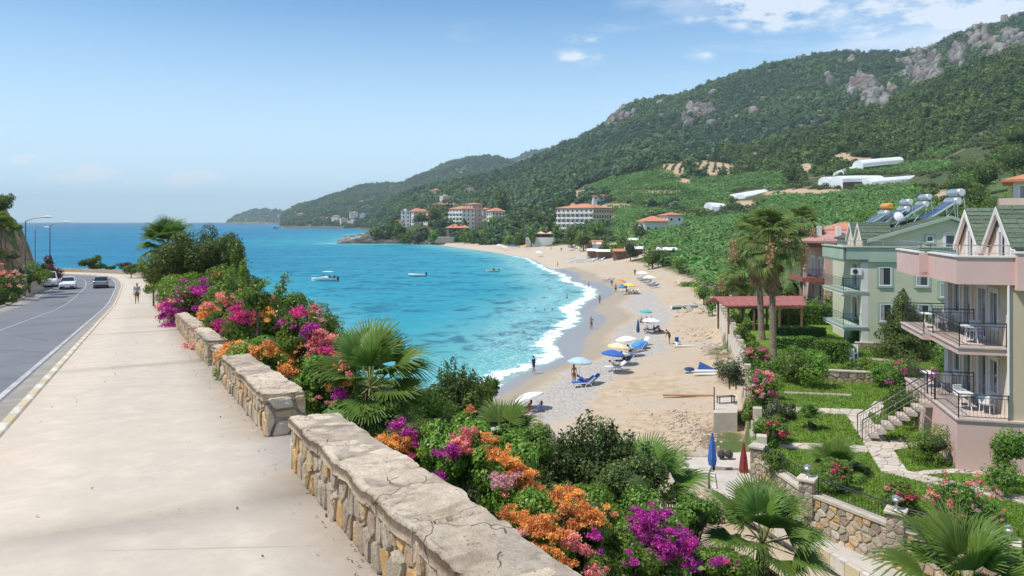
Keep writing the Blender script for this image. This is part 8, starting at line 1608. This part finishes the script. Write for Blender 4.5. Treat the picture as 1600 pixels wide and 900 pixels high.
def umbrella(lab, P, R, h, m, tilt=0, az=0, closed=False, rim=None, fall=.32):
    t = thing('beach_umbrella', lab, 'parasol', P, az, 'parasols on the beach'); MB().tube([(0, 0, -.3), (0, 0, h)], .022, 6).obj('pole', Mpvc, t)
    if closed:
        b = MB(); n = 10; vs = []
        for (z, r) in ((h-1.5, .13), (h-1.2, .17), (h-.6, .12), (h+.0, .03)):
            for k in range(n): vs.append(((r*(1+.28*(k % 2)))*math.cos(2*math.pi*k/n), (r*(1+.28*(k % 2)))*math.sin(2*math.pi*k/n), z))
        b.add(vs, [(i*n+k, i*n+(k+1) % n, (i+1)*n+(k+1) % n, (i+1)*n+k) for i in range(3) for k in range(n)]+[tuple(range(n))[::-1], tuple(3*n+k for k in range(n))]); b.obj('canopy', m, t); return t
    n = 8; T = Matrix.Translation((0, 0, h-.25)) @ Matrix.Rotation(tilt, 4, 'Y') @ Matrix.Translation((0, 0, .25))
    for k in range(n):
        a0, a1 = 2*math.pi*k/n, 2*math.pi*(k+1)/n; b = MB(); vs = []
        for i in range(5):
            f = i/4; r = R*f; z = -R*fall*f**1.7
            for j in range(3): g = j/2; a = a0+(a1-a0)*g; rr = r*(1-.06*math.sin(g*math.pi)*f); vs.append((rr*math.cos(a), rr*math.sin(a), z-(.02*math.sin(g*math.pi)*f)))
        vs += [(x, y, z-.10) for x, y, z in vs[12:15]]
        b.add(vs, [(i*3+j, i*3+j+1, (i+1)*3+j+1, (i+1)*3+j) for i in range(4) for j in range(2)]+[(12, 13, 16, 15), (13, 14, 17, 16)], T); b.obj('canopy_panel', (rim if rim and k % 2 else m), t, smooth=False)
    b = MB()
    for k in range(n): a = 2*math.pi*k/n; b.tube([(0, 0, -.02), (R*.5*math.cos(a), R*.5*math.sin(a), -R*fall*.31-.02), (R*math.cos(a), R*math.sin(a), -R*fall-.02)], .008, 3, M=T)
    b.obj('ribs', Mpvc, t); return t
def lounger(lab, P, rz, m=None, up=R_(38), group='sunbeds on the beach'):
    t = thing('sun_lounger', lab, 'sunbed', P, rz, group); m = m or Mblue; b = MB()
    for y in (-.3, .3): b.tube([(-.95, y, .30), (.35, y, .32)], .03, 6); b.tube([(.35, y, .32), (.35+.72*math.cos(up), y, .32+.72*math.sin(up))], .03, 6)
    for x in (-.95, -.3, .35): b.tube([(x, -.3, .3), (x, .3, .3)], .025, 5)
    b.obj('frame', Mpvc, t)
    for x in (-.55, .35):
        for y in (-.3, .3): MB().tube([(x-.3, y, .0), (x-.22, y, .2), (x, y, .29), (x+.22, y, .2), (x+.3, y, .0)], .035, 6).obj('leg', Mpvc, t)
    MB().box(-1.0, -.29, .33, .35, .29, .41).obj('mattress', m, t, bevel=.02); MB().box(0, -.29, .0, .75, .29, .08, Matrix.Translation((.35, 0, .34)) @ Matrix.Rotation(-up, 4, 'Y')).obj('backrest', m, t, bevel=.02); return t
def towel(lab, P, rz, m, w=.8, l=1.8):
    b = MB(); n = 8; vs = [(-l/2+l*i/n, -w/2+w*j/4, .02+.025*mnoise.noise((i*.7, j*.9, l))) for i in range(n+1) for j in range(5)]; b.add(vs+[(x, y, z-.015) for x, y, z in vs], [(i*5+j, (i+1)*5+j, (i+1)*5+j+1, i*5+j+1) for i in range(n) for j in range(4)]+[(45+i*5+j, 45+i*5+j+1, 45+(i+1)*5+j+1, 45+(i+1)*5+j) for i in range(n) for j in range(4)]); o = b.obj('towel', m, loc=P); o.rotation_euler = (0, 0, rz); return tag(o, lab, 'towel')
def shift(P, dx, dy, dz=0): return Vector((P.x+dx, P.y+dy, P.z+dz))
def beach():
    U = [('white tilted parasol lying low over the sunbathers nearest the viewer', 822, 640, 1.35, 1.15, Mwc, .45, R_(150)), ('pale blue striped parasol above the blue sunbed', 906, 602, 1.05, 2.3, Mlb, .05, 0), ('bright blue parasol in front of the cream one', 958, 584, 1.05, 2.1, Mblue, .1, 0), ('cream and yellow parasol behind the bright blue one', 967, 572, 1.1, 2.15, Mcrm, .12, R_(20)),
         ('white parasol closest to the surf, right of the wet sand', 978, 558, 1.1, 2.1, Mwc, .1, R_(170)), ('low sky blue parasol folded flat behind the sunbeds', 999, 545, .95, .85, Mgc, .25, R_(200)), ('white parasol shading a sitting group', 1018, 522, 1.12, 1.9, Mwc, .08, 0), ('small teal parasol behind the white one with the group', 1009, 505, .85, 1.8, Mteal, .05, 0),
         ('yellow parasol in the far group', 984, 460, 1.2, 2.1, Myb, .1, 0), ('blue parasol at the left of the yellow one', 973, 461, .9, 1.8, Mgc, .15, R_(90)), ('orange parasol lying behind the yellow one', 971, 446, 1.1, 1.3, Mob, .3, 0), ('larger white parasol over the dark sunbed row', 1015, 446, 1.5, 2.1, Mwc, .05, 0), ('left white parasol over the dark sunbed row', 1004, 438, 1.5, 2.1, Mwc, .05, 0), ('small pinkish parasol alone on the far beach', 843, 401, 1.7, 2.1, Mwc, .1, 0), ('grey tent-like parasol beside the kiosks on the far beach', 893, 391, 1.8, 1.7, Mdb, .2, 0), ('white parasol at the start of the far beach', 781, 388, 1.8, 2.1, Mwc, .1, 0), ('second white parasol at the start of the far beach', 789, 391, 1.8, 2.1, Mwc, .1, 0), ('blue parasol near the back of the far beach', 801, 389, 1.6, 2.1, Mblue, .1, 0), ('orange parasol near the trees of the far beach', 822, 389, 1.6, 2.1, Mob, .1, 0)]
    for (lab, px, py, R, h, m, tl, az) in U: umbrella(lab, on_sand(px, py), R, h, m, tl, az)
    P = on_sand(997, 531); umbrella('tall furled navy parasol standing among the sunbeds', P, 1, 2.35, Mdb, closed=True)
    P = on_sand(1110, 735) if False else GZ(1113, 737, 2.85); umbrella('furled blue parasol leaning at the end of the lane', P, 1, 1.8, Mblue, closed=True)
    P = GZ(1162, 738, 3.0); t = umbrella('furled red parasol standing on the landing by the beach wall', P, 1, 1.35, mat('red_canvas', (.22, .035, .03), None, rough=.8), closed=True)
    P = on_sand(912, 604); lounger('blue sunbed under the pale blue parasol', P, R_(12)); lounger('second blue sunbed standing just behind the first, under the pale blue parasol', shift(P, .55, .95), R_(14)); person('man reclining on the blue sunbed under the pale blue parasol', shift(P, .05, .1, .36), 1.72, R_(102), 'recline', False, ('blue', 's'), ('blue', 's'), 1)
    P = on_sand(962, 579); lounger('sunbed carrying a sunbather, in front of the blue parasol', P, R_(10), Mwc); person('sunbather stretched out on the sunbed under the blue parasol', shift(P, 0, 0, .37), 1.72, R_(100), 'recline', False, None, ('teal', 's'), 0)
    for i, (px, py, m, lab) in enumerate([(976, 569, Mdb, 'dark sunbed beneath the cream parasol'), (985, 558, Mwc, 'white sunbed with raised back behind the cream parasol'), (996, 550, Mblue, 'blue sunbed under the low sky blue parasol'), (1005, 541, Mwc, 'empty white sunbed at the end of the near row')]): lounger(lab, on_sand(px, py), R_(20+8*i), m, R_(45))
    P = on_sand(973, 568); person('person sitting upright on the dark sunbed under the cream parasol', shift(P, .1, 0, .36), 1.7, R_(110), 'sit', False, None, ('black', 's'), 1); P = on_sand(983, 556); person('person sitting on the white sunbed behind the cream parasol', shift(P, .1, 0, .36), 1.7, R_(110), 'sit', True, ('black', 'b'), ('black', 'b'), 1)
    P = on_sand(1018, 520); lounger('low sunbed under the white parasol with the group', P, R_(5), Mdb)
    for dx, lab, fem, c in ((-.55, 'left sitter of the group under the white parasol', False, 'black'), (.45, 'middle sitter of the group under the white parasol', True, 'red'), (1.0, 'right sitter of the group under the white parasol', True, 'pink')): person(lab, shift(P, dx, .2, .05), 1.65, R_(40*dx), 'sit', fem, (c, 'b') if fem else None, (c, 's' if not fem else 'b'), 1)
    P = on_sand(1009, 504)
    for dx, lab in ((-.6, 'left sitter under the teal parasol'), (.2, 'middle sitter under the teal parasol'), (.9, 'right sitter under the teal parasol')): person(lab, shift(P, dx, 0), 1.6, R_(dx*30), 'sit', False, None, ('navy', 's'), 1)
    P = on_sand(824, 645); towel('red and white patterned towel under the nearest sunbathers', shift(P, -.7, -.25), R_(-10), Mtow, 1.0, 2.0); towel('blue towel under the dark-haired sunbather nearest the viewer', shift(P, .75, 0), R_(15), Mbt, .9, 1.3)
    person('sunbather lying on the red towel nearest the viewer', shift(P, -.75, -.2, .03), 1.68, R_(-100), 'lie', True, ('red', 'b'), ('red', 'b'), 0); person('woman sitting up with a blue bikini top beside the towels', shift(P, .05, .2, .03), 1.66, R_(-60), 'sit', True, ('blue', 'b'), ('blue', 'b'), 0); person('dark-haired sunbather sitting on the blue towel', shift(P, .75, .0, .03), 1.66, R_(-80), 'sit', True, ('blue', 's'), ('navy', 'b'), 1)
    for i, (px, py) in enumerate([(1001, 437), (1006, 441), (1012, 444), (1018, 447), (1023, 450)]): lounger(['first', 'second', 'third', 'fourth', 'last'][i]+' dark blue sunbed from the left in the row under two white parasols', on_sand(px, py), R_(20), Mdb)
    for i, (px, py, lab) in enumerate([(975, 456, 'sunbed under the blue and yellow parasols'), (990, 459, 'grey sunbed to the right of the yellow parasol'), (948, 440, 'long dark sunbed lying apart on the sand'), (955, 440, 'dark sunbed next to the lone tiny figure')]): lounger(lab, on_sand(px, py), R_(5), Mdb if i > 1 else Mwc)
    for (px, py, lab) in [(983, 459, 'person sitting under the yellow parasol'), (991, 459, 'person sunbathing right of the yellow parasol'), (997, 460, 'person lounging at the right end of the yellow parasol group')]: person(lab, on_sand(px, py), 1.65, R_(100), 'sit', False, None, ('navy', 's'), 1)
    rnd = random.Random(2); 
    for i in range(20):
        px, py = 889+2.75*i+rnd.uniform(-1, 1), 406+rnd.uniform(-2.5, 4.5)-(2 if i > 12 else 0); lounger(['white sunbed', 'pale blue sunbed', 'green-grey sunbed'][i % 3]+' in the packed block of spare sunbeds before the beach kiosks, number %d from the left'.replace('number %d', ['first', 'second', 'third', 'fourth', 'fifth', 'sixth', 'seventh', 'eighth', 'ninth', 'tenth', 'eleventh', 'twelfth', 'thirteenth', 'fourteenth', 'fifteenth', 'sixteenth', 'seventeenth', 'eighteenth', 'nineteenth', 'twentieth'][i]).replace(' in the packed block of spare sunbeds before the beach kiosks,', ' in the packed block by the kiosks,'), on_sand(px, py), rnd.uniform(-.4, .6), [Mwc, Mlb, Mteal][i % 3], group='packed sunbeds by the kiosks')
    for i, (px, py, w, lab, m) in enumerate([(932, 400, 7, 'white awning over the left part of the packed sunbeds', Mwc), (945, 402, 6, 'second white awning next to the kiosks', Mwc), (990, 398, 6, 'flat white awning behind the yellow-green bush', Mwc), (1051, 402, 9, 'white flat roof shelter among the bananas above the beach', Mwc), (955, 396, 8, 'reddish tiled kiosk roof among the beach trees', Mtile), (927, 384, 8, 'small kiosk with a pinkish tiled roof behind the beach trees', Mtile), (975, 402, 7, 'terracotta kiosk roof by the brownish tree', Mtile), (932, 388, 4, 'little white hut below the pinkish kiosk roof', Mwhite), (990, 383, 6, 'pale flat awning in the bananas', Mwc)]):
        P = on_sand(px, py+3); P.z = max(P.z, 1.5); t = thing('beach_shelter', lab, 'shelter', P, R_(-10)); z = 2.5
        for x in (-w/2+.2, w/2-.2):
            for y in (.2, 3): MB().tube([(x, y, -.6), (x, y, z)], .06, 5).obj('post', Mbrown, t)
        b = MB(); vs = [(-w/2, 0, z), (w/2, 0, z), (w/2, 1.7, z+.7), (-w/2, 1.7, z+.7), (w/2, 3.4, z), (-w/2, 3.4, z)]; b.add(vs+[(x, y, q-.1) for x, y, q in vs], [(0, 1, 2, 3), (3, 2, 4, 5), (7, 6, 9, 8), (8, 9, 11, 10), (0, 6, 7, 1), (1, 7, 8, 2), (2, 8, 10, 4), (4, 10, 11, 5), (5, 11, 9, 3), (3, 9, 6, 0)]); b.obj('roof', m, t); MB().box(-w/2+.3, 1.5, -.6, w/2-.3, 3.1, 2.2).obj('back_wall', Mbrown if m is not Mwhite else Mwhite, t)
    # pavilion restaurant behind the far beach
    P = B(860, 374, 400); t = thing('beach_restaurant', 'low open restaurant with pale pinkish awnings and a white terrace wall behind the far beach', 'restaurant', P, R_(-2)); MB().box(-13, 0, -4, 13, 1, 1.0).obj('terrace_wall', Mwhite, t)
    for i in range(5): b = MB(); hip(b, -12+i*5, 1.5, -7.6+i*5, 7, 3.0, 1.1, .3); b.obj('awning', [Mwhite, Mrose, Mrose, Mwhite, Mwhite][i], t)
    for i in range(11): MB().box(-12.2+i*2.4, 1.5, 0, -12.0+i*2.4, 1.7, 3.0).obj('post', Mbrown, t)
    MB().box(-12, 6, 0, 12, 6.5, 3).obj('back_wall', Mbrown, t)
    # small things on the dry sand
    P = on_sand(1046, 539); t = thing('folding_chair', 'blue folding chair beside the bending person', 'chair', shift(P, .9, -.1), .4)
    MB().box(-.24, -.22, .36, .24, .22, .40).obj('seat', Mblue, t); MB().box(-.24, .2, .4, .24, .24, .82).obj('backrest', Mblue, t)
    for x in (-.22, .22):
        for y in (-.2, .2): MB().tube([(x, y, 0), (x, -y, .38)], .014, 4).obj('leg', Mtank, t)
    hullboat('narrow teal and white boat pulled up on the sand below the tree', on_sand(1070, 482), R_(8), 4.2, .9, .5, [Mpvc, Mteal2], rough=True)
    for lab, px, py, L, w, m, rz in (('white and blue board at the edge of the beach beside the wall', 1098, 582, 3.2, .6, Mpvc, 2), ('second thin white board lying next to the first', 1108, 586, 2.6, .5, Mpvc, 0), ('brown wooden plank half sunk in the sand above the ramp', 1080, 620, 4.2, .4, mat('weathered_plank', (.50, .28, .14), (.40, .23, .13), 6, .9), -2), ('pale plank lying at the foot of the beach steps', 1070, 542, 2.2, .5, Mpvc, 0)):
        P = on_sand(px, py); b = MB(); o_ = []; n = 9
        for i in range(n): f = i/(n-1); x = -L/2+L*f; y = w/2*math.sin(max(.08, min(.92, f))*math.pi)**.4; o_.append((x, y))
        poly = [(x, -y) for x, y in o_]+[(x, y) for x, y in o_[::-1]]; b.prism(poly, .03, .14); ob = b.obj('board', m, loc=P); ob.rotation_euler = (0, 0, R_(rz)); tag(ob, lab, 'board')
    P = on_sand(1094, 580); b = MB(); b.add([(0, 0, .1), (1.5, 0, .12), (.2, .1, .75), (0, .25, .1), (1.5, .2, .12), (.2, .25, .75)], [(0, 1, 2), (5, 4, 3), (0, 3, 4, 1), (1, 4, 5, 2), (2, 5, 3, 0)]); o = b.obj('folded_sail', Mblue, loc=shift(P, -.1, .3)); tag(o, 'folded blue sail lying on the white board', 'sail')
    P = on_sand(1077, 583); b = MB(); b.lathe([(.05, 0), (.3, .05), (.36, .25), (.28, .45), (.08, .5)], 9, M=Matrix.Diagonal((1.3, .8, 1, 1))); o = b.obj('beach_bag', Mdb, loc=P); tag(o, 'dark blue rounded bag at the tip of the white board', 'bag')
    P = GZ(1127, 716, 2.98)
    for dx, lab in ((0, 'left one of two dark rubber buoys on the concrete landing'), (.38, 'right one of two dark rubber buoys on the concrete landing')): b = MB(); b.lathe([(.05, 0), (.17, .06), (.2, .2), (.15, .33), (.05, .4)], 10); o = b.obj('buoy', mat('dark_rubber', (.06, .05, .05), None, rough=.7), loc=shift(P, dx, 0)); tag(o, lab, 'buoy')
Mteal2 = mat('teal_boat_paint', (.05, .28, .32), None, rough=.4); Mdbl = mat('dark_outboard', (.03, .03, .035), None, rough=.4); Myel = mat('cream_yellow_boat', (.66, .62, .40), None, rough=.4)
def hull_mesh(L, w, h, mats, deck=True):
    b = MB(); n = 12; rows = []
    for i in range(n+1):
        f = i/n; k = (1-max(0, (f-.45)/.55)**2.2); ww = w/2*k*(1 if f > .03 else .96); sh = h*(1+.25*f*f); x = -L/2+L*f; rows.append([(x, -ww, sh), (x, -ww*.92, sh*.55), (x-(.0), -ww*.5, .0), (x, 0, -.12*k), (x, ww*.5, .0), (x, ww*.92, sh*.55), (x, ww, sh), (x, ww*.8, sh), (x, ww*.75, sh*.5), (x, -ww*.75, sh*.5), (x, -ww*.8, sh)])
    vs = [p for r in rows for p in r]; m = 11
    for i in range(n):
        for j in range(m):
            b.m = 1 if j in (1, 2, 3, 4) else 0; b.add([], []); b.f.append((i*m+j, i*m+(j+1) % m, (i+1)*m+(j+1) % m, (i+1)*m+j)); b.mi.append(b.m)
    b.v = vs; b.f.append(tuple(range(m))); b.mi.append(0); b.m = 0; return b.mesh('hull', mats)
def hullboat(lab, P, rz, L, w, h, mats, rough=False, name='rowing_boat'):
    t = thing(name, lab, 'boat', P, rz); mobj('hull', hull_mesh(L, w, h, mats), t)
    for x in (-L*.22, L*.12): MB().box(x-.12, -w*.38, h*.7, x+.12, w*.38, h*.76).obj('thwart', Mbrown if rough else mats[0], t)
    return t
def boats():
    P = GZ(507, 439, 0); t = hullboat('white motorboat with a sun canopy anchored in the bay', P, R_(172), 6.6, 2.2, .75, [Mpvc, Mpvc], name='motorboat')
    MB().box(-1.2, -.7, .7, .6, .7, 1.15).obj('cabin', Mpvc, t, bevel=.08); b = MB(); b.add([(.6, -.7, 1.1), (.6, .7, 1.1), (.15, .6, 1.55), (.15, -.6, 1.55), (.55, -.7, 1.1), (.55, .7, 1.1), (.10, .6, 1.55), (.10, -.6, 1.55)], [(0, 1, 2, 3), (7, 6, 5, 4), (0, 4, 5, 1), (1, 5, 6, 2), (2, 6, 7, 3), (3, 7, 4, 0)]); b.obj('windscreen', Mcg, t)
    MB().box(-2.1, -.85, 2.25, .3, .85, 2.33).obj('canopy', Mwc, t, bevel=.02)
    for x in (-1.9, .1):
        for y in (-.8, .8): MB().tube([(x, y, .7), (x, y, 2.26)], .025, 5).obj('canopy_pole', Mtank, t)
    MB().box(-3.6, -.25, .1, -3.2, .25, 1.2).obj('outboard_motor', Mdbl, t, bevel=.06); b = MB(); b.tube([(1.5, -.8, .95), (1.5, -.8, 1.3), (2.9, -.3, 1.35), (3.1, 0, 1.38), (2.9, .3, 1.35), (1.5, .8, 1.3), (1.5, .8, .95)], .02, 4); b.obj('bow_rail', Mtank, t)
    M = F3(P, R_(172)); person('person sitting under the canopy of the white motorboat', M @ Vector((-1.5, .2, .75)), 1.7, R_(80), 'sit', False, ('black', 's'), ('black', 's'), 1); person('second person at the stern of the white motorboat', M @ Vector((-2.4, -.3, .7)), 1.7, R_(200), 'sit', False, ('navy', 's'), ('black', 's'), 1)
    P = GZ(653, 431.5, 0); t = thing('inflatable_dinghy', 'grey inflatable dinghy with a dark outboard in the middle of the bay', 'dinghy', P, R_(176)); b = MB(); b.tube([(-2.3, -.75, .35), (1.0, -.75, .35), (2.0, -.5, .45), (2.4, 0, .55), (2.0, .5, .45), (1.0, .75, .35), (-2.3, .75, .35)], [.2, .25, .24, .22, .24, .25, .2], 10); b.obj('tube', mat('pale_pvc', (.60, .62, .64), None, rough=.5), t, smooth=True); MB().box(-2.0, -.6, .12, 1.4, .6, .22).obj('floor', Mdbl, t); MB().box(-2.0, -.6, .2, -1.9, .6, .6).obj('transom', Mdbl, t); MB().box(-2.45, -.22, .1, -2.05, .22, 1.1).obj('outboard_motor', Mdbl, t, bevel=.05); MB().box(-.5, -.6, .5, -.2, .6, .56).obj('thwart', Mdbl, t)
    P = GZ(770, 425, 0); t = hullboat('small cream yellow boat nearest the surf', P, R_(176), 3.9, 1.5, .5, [Myel, Myel], name='small_boat'); MB().box(-1.9, -.2, .2, -1.6, .2, .95).obj('outboard_motor', Mdbl, t)
    MB().box(-.6, -.3, .45, .0, .3, .95).obj('console', Mdbl, t, bevel=.05)
    P = GZ(431, 357, 0); t = hullboat('tiny dark boat far out below the headland', P, 0, 11, 3.5, 1.5, [Mdbl, Mdbl], name='fishing_boat'); MB().box(-3, -1, 1.4, 0, 1, 3.4).obj('cabin', Mdbl, t)
boats(); beach()
def rocks():
    def rock(lab, P, r, seed, m, flat=.7, sub=3, name='boulder'):
        bm = bmesh.new(); bmesh.ops.create_icosphere(bm, subdivisions=sub, radius=1)
        for v in bm.verts:
            c = v.co.copy(); k = 1+.35*mnoise.noise(c*1.1+Vector((seed, 0, 0)))+.16*mnoise.noise(c*3+Vector((0, seed, 0))); cc = Vector((round(c.x*3)/3, round(c.y*3)/3, round(c.z*3)/3)); c = c.lerp(cc, .35)*k; v.co = Vector((c.x*r, c.y*r*.85, c.z*r*flat))
        me = bpy.data.meshes.new('boulder'); bm.to_mesh(me); bm.free(); me.materials.append(m); o = mobj(name, me, loc=P); tag(o, lab, 'rock'); return o
    Mr = rubble('beach_rock', (.36, .29, .22), (.54, .46, .37), (.45, .28, .16)); Mrd = rubble('sea_rock', (.16, .12, .10), (.34, .29, .25), (.24, .15, .10))
    for i, (px, py, r, lab) in enumerate([(832, 685, 1.15, 'large pitted tan boulder beside the palm fan at the edge of the pebbles'), (815, 690, .7, 'small tan boulder left of the large pitted one'), (1072, 446, 2.1, 'flat pale rock ledge above the dark sunbeds'), (1092, 490, 1.0, 'boulder at the foot of the beach tree'), (1102, 484, .8, 'brown boulder beside the tree foot'), (1135, 552, .6, 'rust-brown rock by the beach wall'), (1116, 560, .5, 'low stone next to the beach wall')]):
        P = on_sand(px, py) if i > 1 else Vector((W(px, py, 30).x*1.0, 30, W(px, py, 30).z)); P.z = max(P.z, h1(P.x, P.y))-.1; rock(lab, P, r, i*3.1, Mr)
    P = on_sand(1100, 463); t = thing('dry_stone_corner', 'block of rough stone wall standing at the back of the beach', 'wall', P, R_(15)); rnd = random.Random(6); MB().box(0, 0, -.5, 4.2, 2.0, 1.5).obj('core', rubble_far, t)
    for poly in cells(4.2, 1.5, .5, .35, rnd, gap=.02): link(bpy.data.objects.new('stone', stone_mesh('stone', poly, lambda a, c, e: Vector((a, -e, c)), .06, Mst[rnd.choice([0, 4, 2])], rnd)), t)
    # rocky point
    for i, (px, py, r) in enumerate([(533, 378, 3.2), (541, 376, 4), (550, 379, 4.5), (560, 376, 5), (571, 379, 4.5), (582, 376, 5), (595, 379, 4.5), (608, 377, 5), (618, 380, 4), (632, 378, 4.5), (646, 381, 4), (660, 380, 3.6), (674, 382, 3), (537, 371, 2.6), (548, 370, 3.4), (560, 368, 3.6), (575, 370, 4.2), (668, 375, 3.6)]):
        P = GZ(px, py, 0); rock(['jagged rock at the very tip of the point', 'low rock near the tip of the point', 'dark wave-washed rock on the point', 'broad tan rock on the point', 'cracked rock half way along the point', 'long rock in the middle of the point', 'wet rock at the waterline of the point', 'pale topped rock on the point', 'small rock in the notch of the point', 'rock under the olive bush on the point', 'rock left of the round dark tree', 'flat rock close to the beach end', 'last rock before the far beach', 'offshore rock ahead of the point', 'second offshore rock ahead of the point', 'third rock on the outer ledge', 'high rock behind the outer ledge', 'reddish rock below the round dark tree'][i], P+Vector((0, 2, .2)), r, i*1.7, Mrd, .5)
    rng = np.random.default_rng(5); V = []; Q = []; pts = []
    for (px, py, n, sp, s) in [(1070, 632, 120, 34, .09), (1100, 650, 110, 40, .08), (1060, 665, 100, 40, .07), (1085, 505, 50, 30, .13), (1110, 520, 40, 18, .12), (1095, 745, 60, 26, .12), (1130, 700, 40, 20, .09), (1075, 470, 60, 14, .2), (1000, 640, 50, 80, .05), (960, 690, 40, 60, .06), (1020, 590, 40, 60, .05)]:
        for i in range(n):
            a = px+rng.normal(0, sp*.6); c = py+rng.normal(0, sp*.28); D = 11.8*F/max(c-HY, 60); x, y = (a-800)/F*D, D; pts.append((x, y, s*rng.lognormal(0, .45)))
    pts = np.array(pts); Z = H(pts[:, 0], pts[:, 1]); bm = bmesh.new(); bmesh.ops.create_icosphere(bm, subdivisions=1, radius=1); base = np.array([v.co[:] for v in bm.verts]); fc = np.array([[v.index for v in f.verts] for f in bm.faces]); bm.free(); VV = []; FF = []
    for k, ((x, y, s), z) in enumerate(zip(pts, Z)): v = base*(1+rng.uniform(-.3, .3, (len(base), 1)))*np.array([s, s*rng.uniform(.6, 1), s*.55]); a = rng.uniform(0, 6.28); v = np.c_[v[:, 0]*math.cos(a)-v[:, 1]*math.sin(a), v[:, 0]*math.sin(a)+v[:, 1]*math.cos(a), v[:, 2]]+[x, y, z+s*.1]; VV.append(v); FF.append(fc+k*len(base))
    tag(mobj('stones', np_mesh('stones', np.vstack(VV), np.vstack(FF), Mst[0])), 'loose pale stones strewn over the sand near the wall', kind='stuff')
rocks()
def debris():
    """leaf litter, twigs and weed specks so that nothing lies perfectly clean"""
    rng = np.random.default_rng(21); V = []; n = 420; D = rng.uniform(5, 60, n); s = rng.uniform(0, 1, n); ss = np.interp(D, PATH[:160, 1], PS[:160]); w = np.where(s < .7, rng.exponential(.22, n), rng.uniform(0, 3.1, n)); w = np.clip(w, .03, 3.1); x, y, z, nx, ny = path_at(ss); X = x+nx*w; Y = y+ny*w; C = np.c_[X, Y, z+.012]
    V, Q = leaf_cloud(C, np.tile([0, 0, 1.], (n, 1))+rng.normal(0, .3, (n, 3)), rng.uniform(.015, .045, n), rng, .6); mi = rng.integers(0, 3, n); tag(mobj('litter', np_mesh('litter', V, Q, [Mbark, Mbark, Ldead], mi=mi)), 'fallen petals, leaves and grit along the foot of the wall', kind='stuff')
debris()
def furniture():
    rz = -math.atan2(.25, .97); M = F3((20.4, 31.5, 0), rz)
    def table(lab, p):
        t = thing('plastic_table', lab, 'table', M @ Vector(p), 0, 'white plastic tables on the balconies'); b = MB(); b.lathe([(.40, .68), (.44, .70), (.44, .72), (.40, .73)], 20); b.obj('tabletop', Mpvc, t)
        for k in range(4): a = k*math.pi/2+.4; MB().tube([(.32*math.cos(a), .32*math.sin(a), 0), (.22*math.cos(a), .22*math.sin(a), .68)], .022, 5).obj('leg', Mpvc, t)
    def chair(lab, p, r):
        t = thing('plastic_chair', lab, 'chair', M @ Vector(p), r, 'white plastic chairs on the balconies'); MB().box(-.22, -.22, .40, .22, .22, .44).obj('seat', Mpvc, t, bevel=.01); b = MB(); b.box(-.22, .2, .44, .22, .24, .86); b.obj('backrest', Mpvc, t, bevel=.01)
        for x in (-.2, .2): MB().tube([(x, -.2, .44), (x*1.1, -.2, .64), (x*1.1, .2, .66)], .018, 5).obj('armrest', Mpvc, t)
        for x in (-.19, .19):
            for y in (-.19, .19): MB().tube([(x*1.1, y*1.1, 0), (x, y, .4)], .018, 5).obj('leg', Mpvc, t)
    table('round white table on the lower terrace near the corner', (-1.2, 1.5, 6.36)); chair('white chair nearest the railing on the lower terrace', (-.55, .9, 6.36), 2.2); chair('white chair behind the lower terrace table', (-1.1, 2.4, 6.36), .2)
    table('white table on the far half of the lower terrace', (-1.4, 6.2, 6.36)); chair('white chair on the far half of the lower terrace', (-.8, 5.5, 6.36), 2.4)
    table('round white table on the far half of the upper balcony', (-1.5, 6.0, 9.28)); chair('white chair beside the wall on the far half of the upper balcony', (-.9, 6.8, 9.28), -.3); chair('white chair near the divider on the upper balcony', (-1.2, 5.0, 9.28), 2.8)
    table('white table behind the front railing of the upper balcony', (-1.0, 1.4, 9.28)); chair('white chair behind the front railing of the upper balcony', (-.5, 2.3, 9.28), -.2)
    for i, (px, py) in enumerate([(1326, 567), (1332, 560)]):
        P = GZ(px, py, G+.05); t = thing('garden_chair', ['tall white slatted garden chair at the path crossing, front one', 'white slatted garden chair behind the front one'][i], 'chair', P, R_(-60)); 
        for k in range(5): MB().box(-.28+k*.12, .24, .42, -.20+k*.12, .28, 1.05).obj('slat', Mpvc, t)
        MB().box(-.3, -.25, .38, .3, .25, .43).obj('seat', Mpvc, t)
        for x in (-.26, .26):
            for y in (-.22, .24): MB().box(x-.03, y-.03, 0, x+.03, y+.03, .4).obj('leg', Mpvc, t)
furniture()
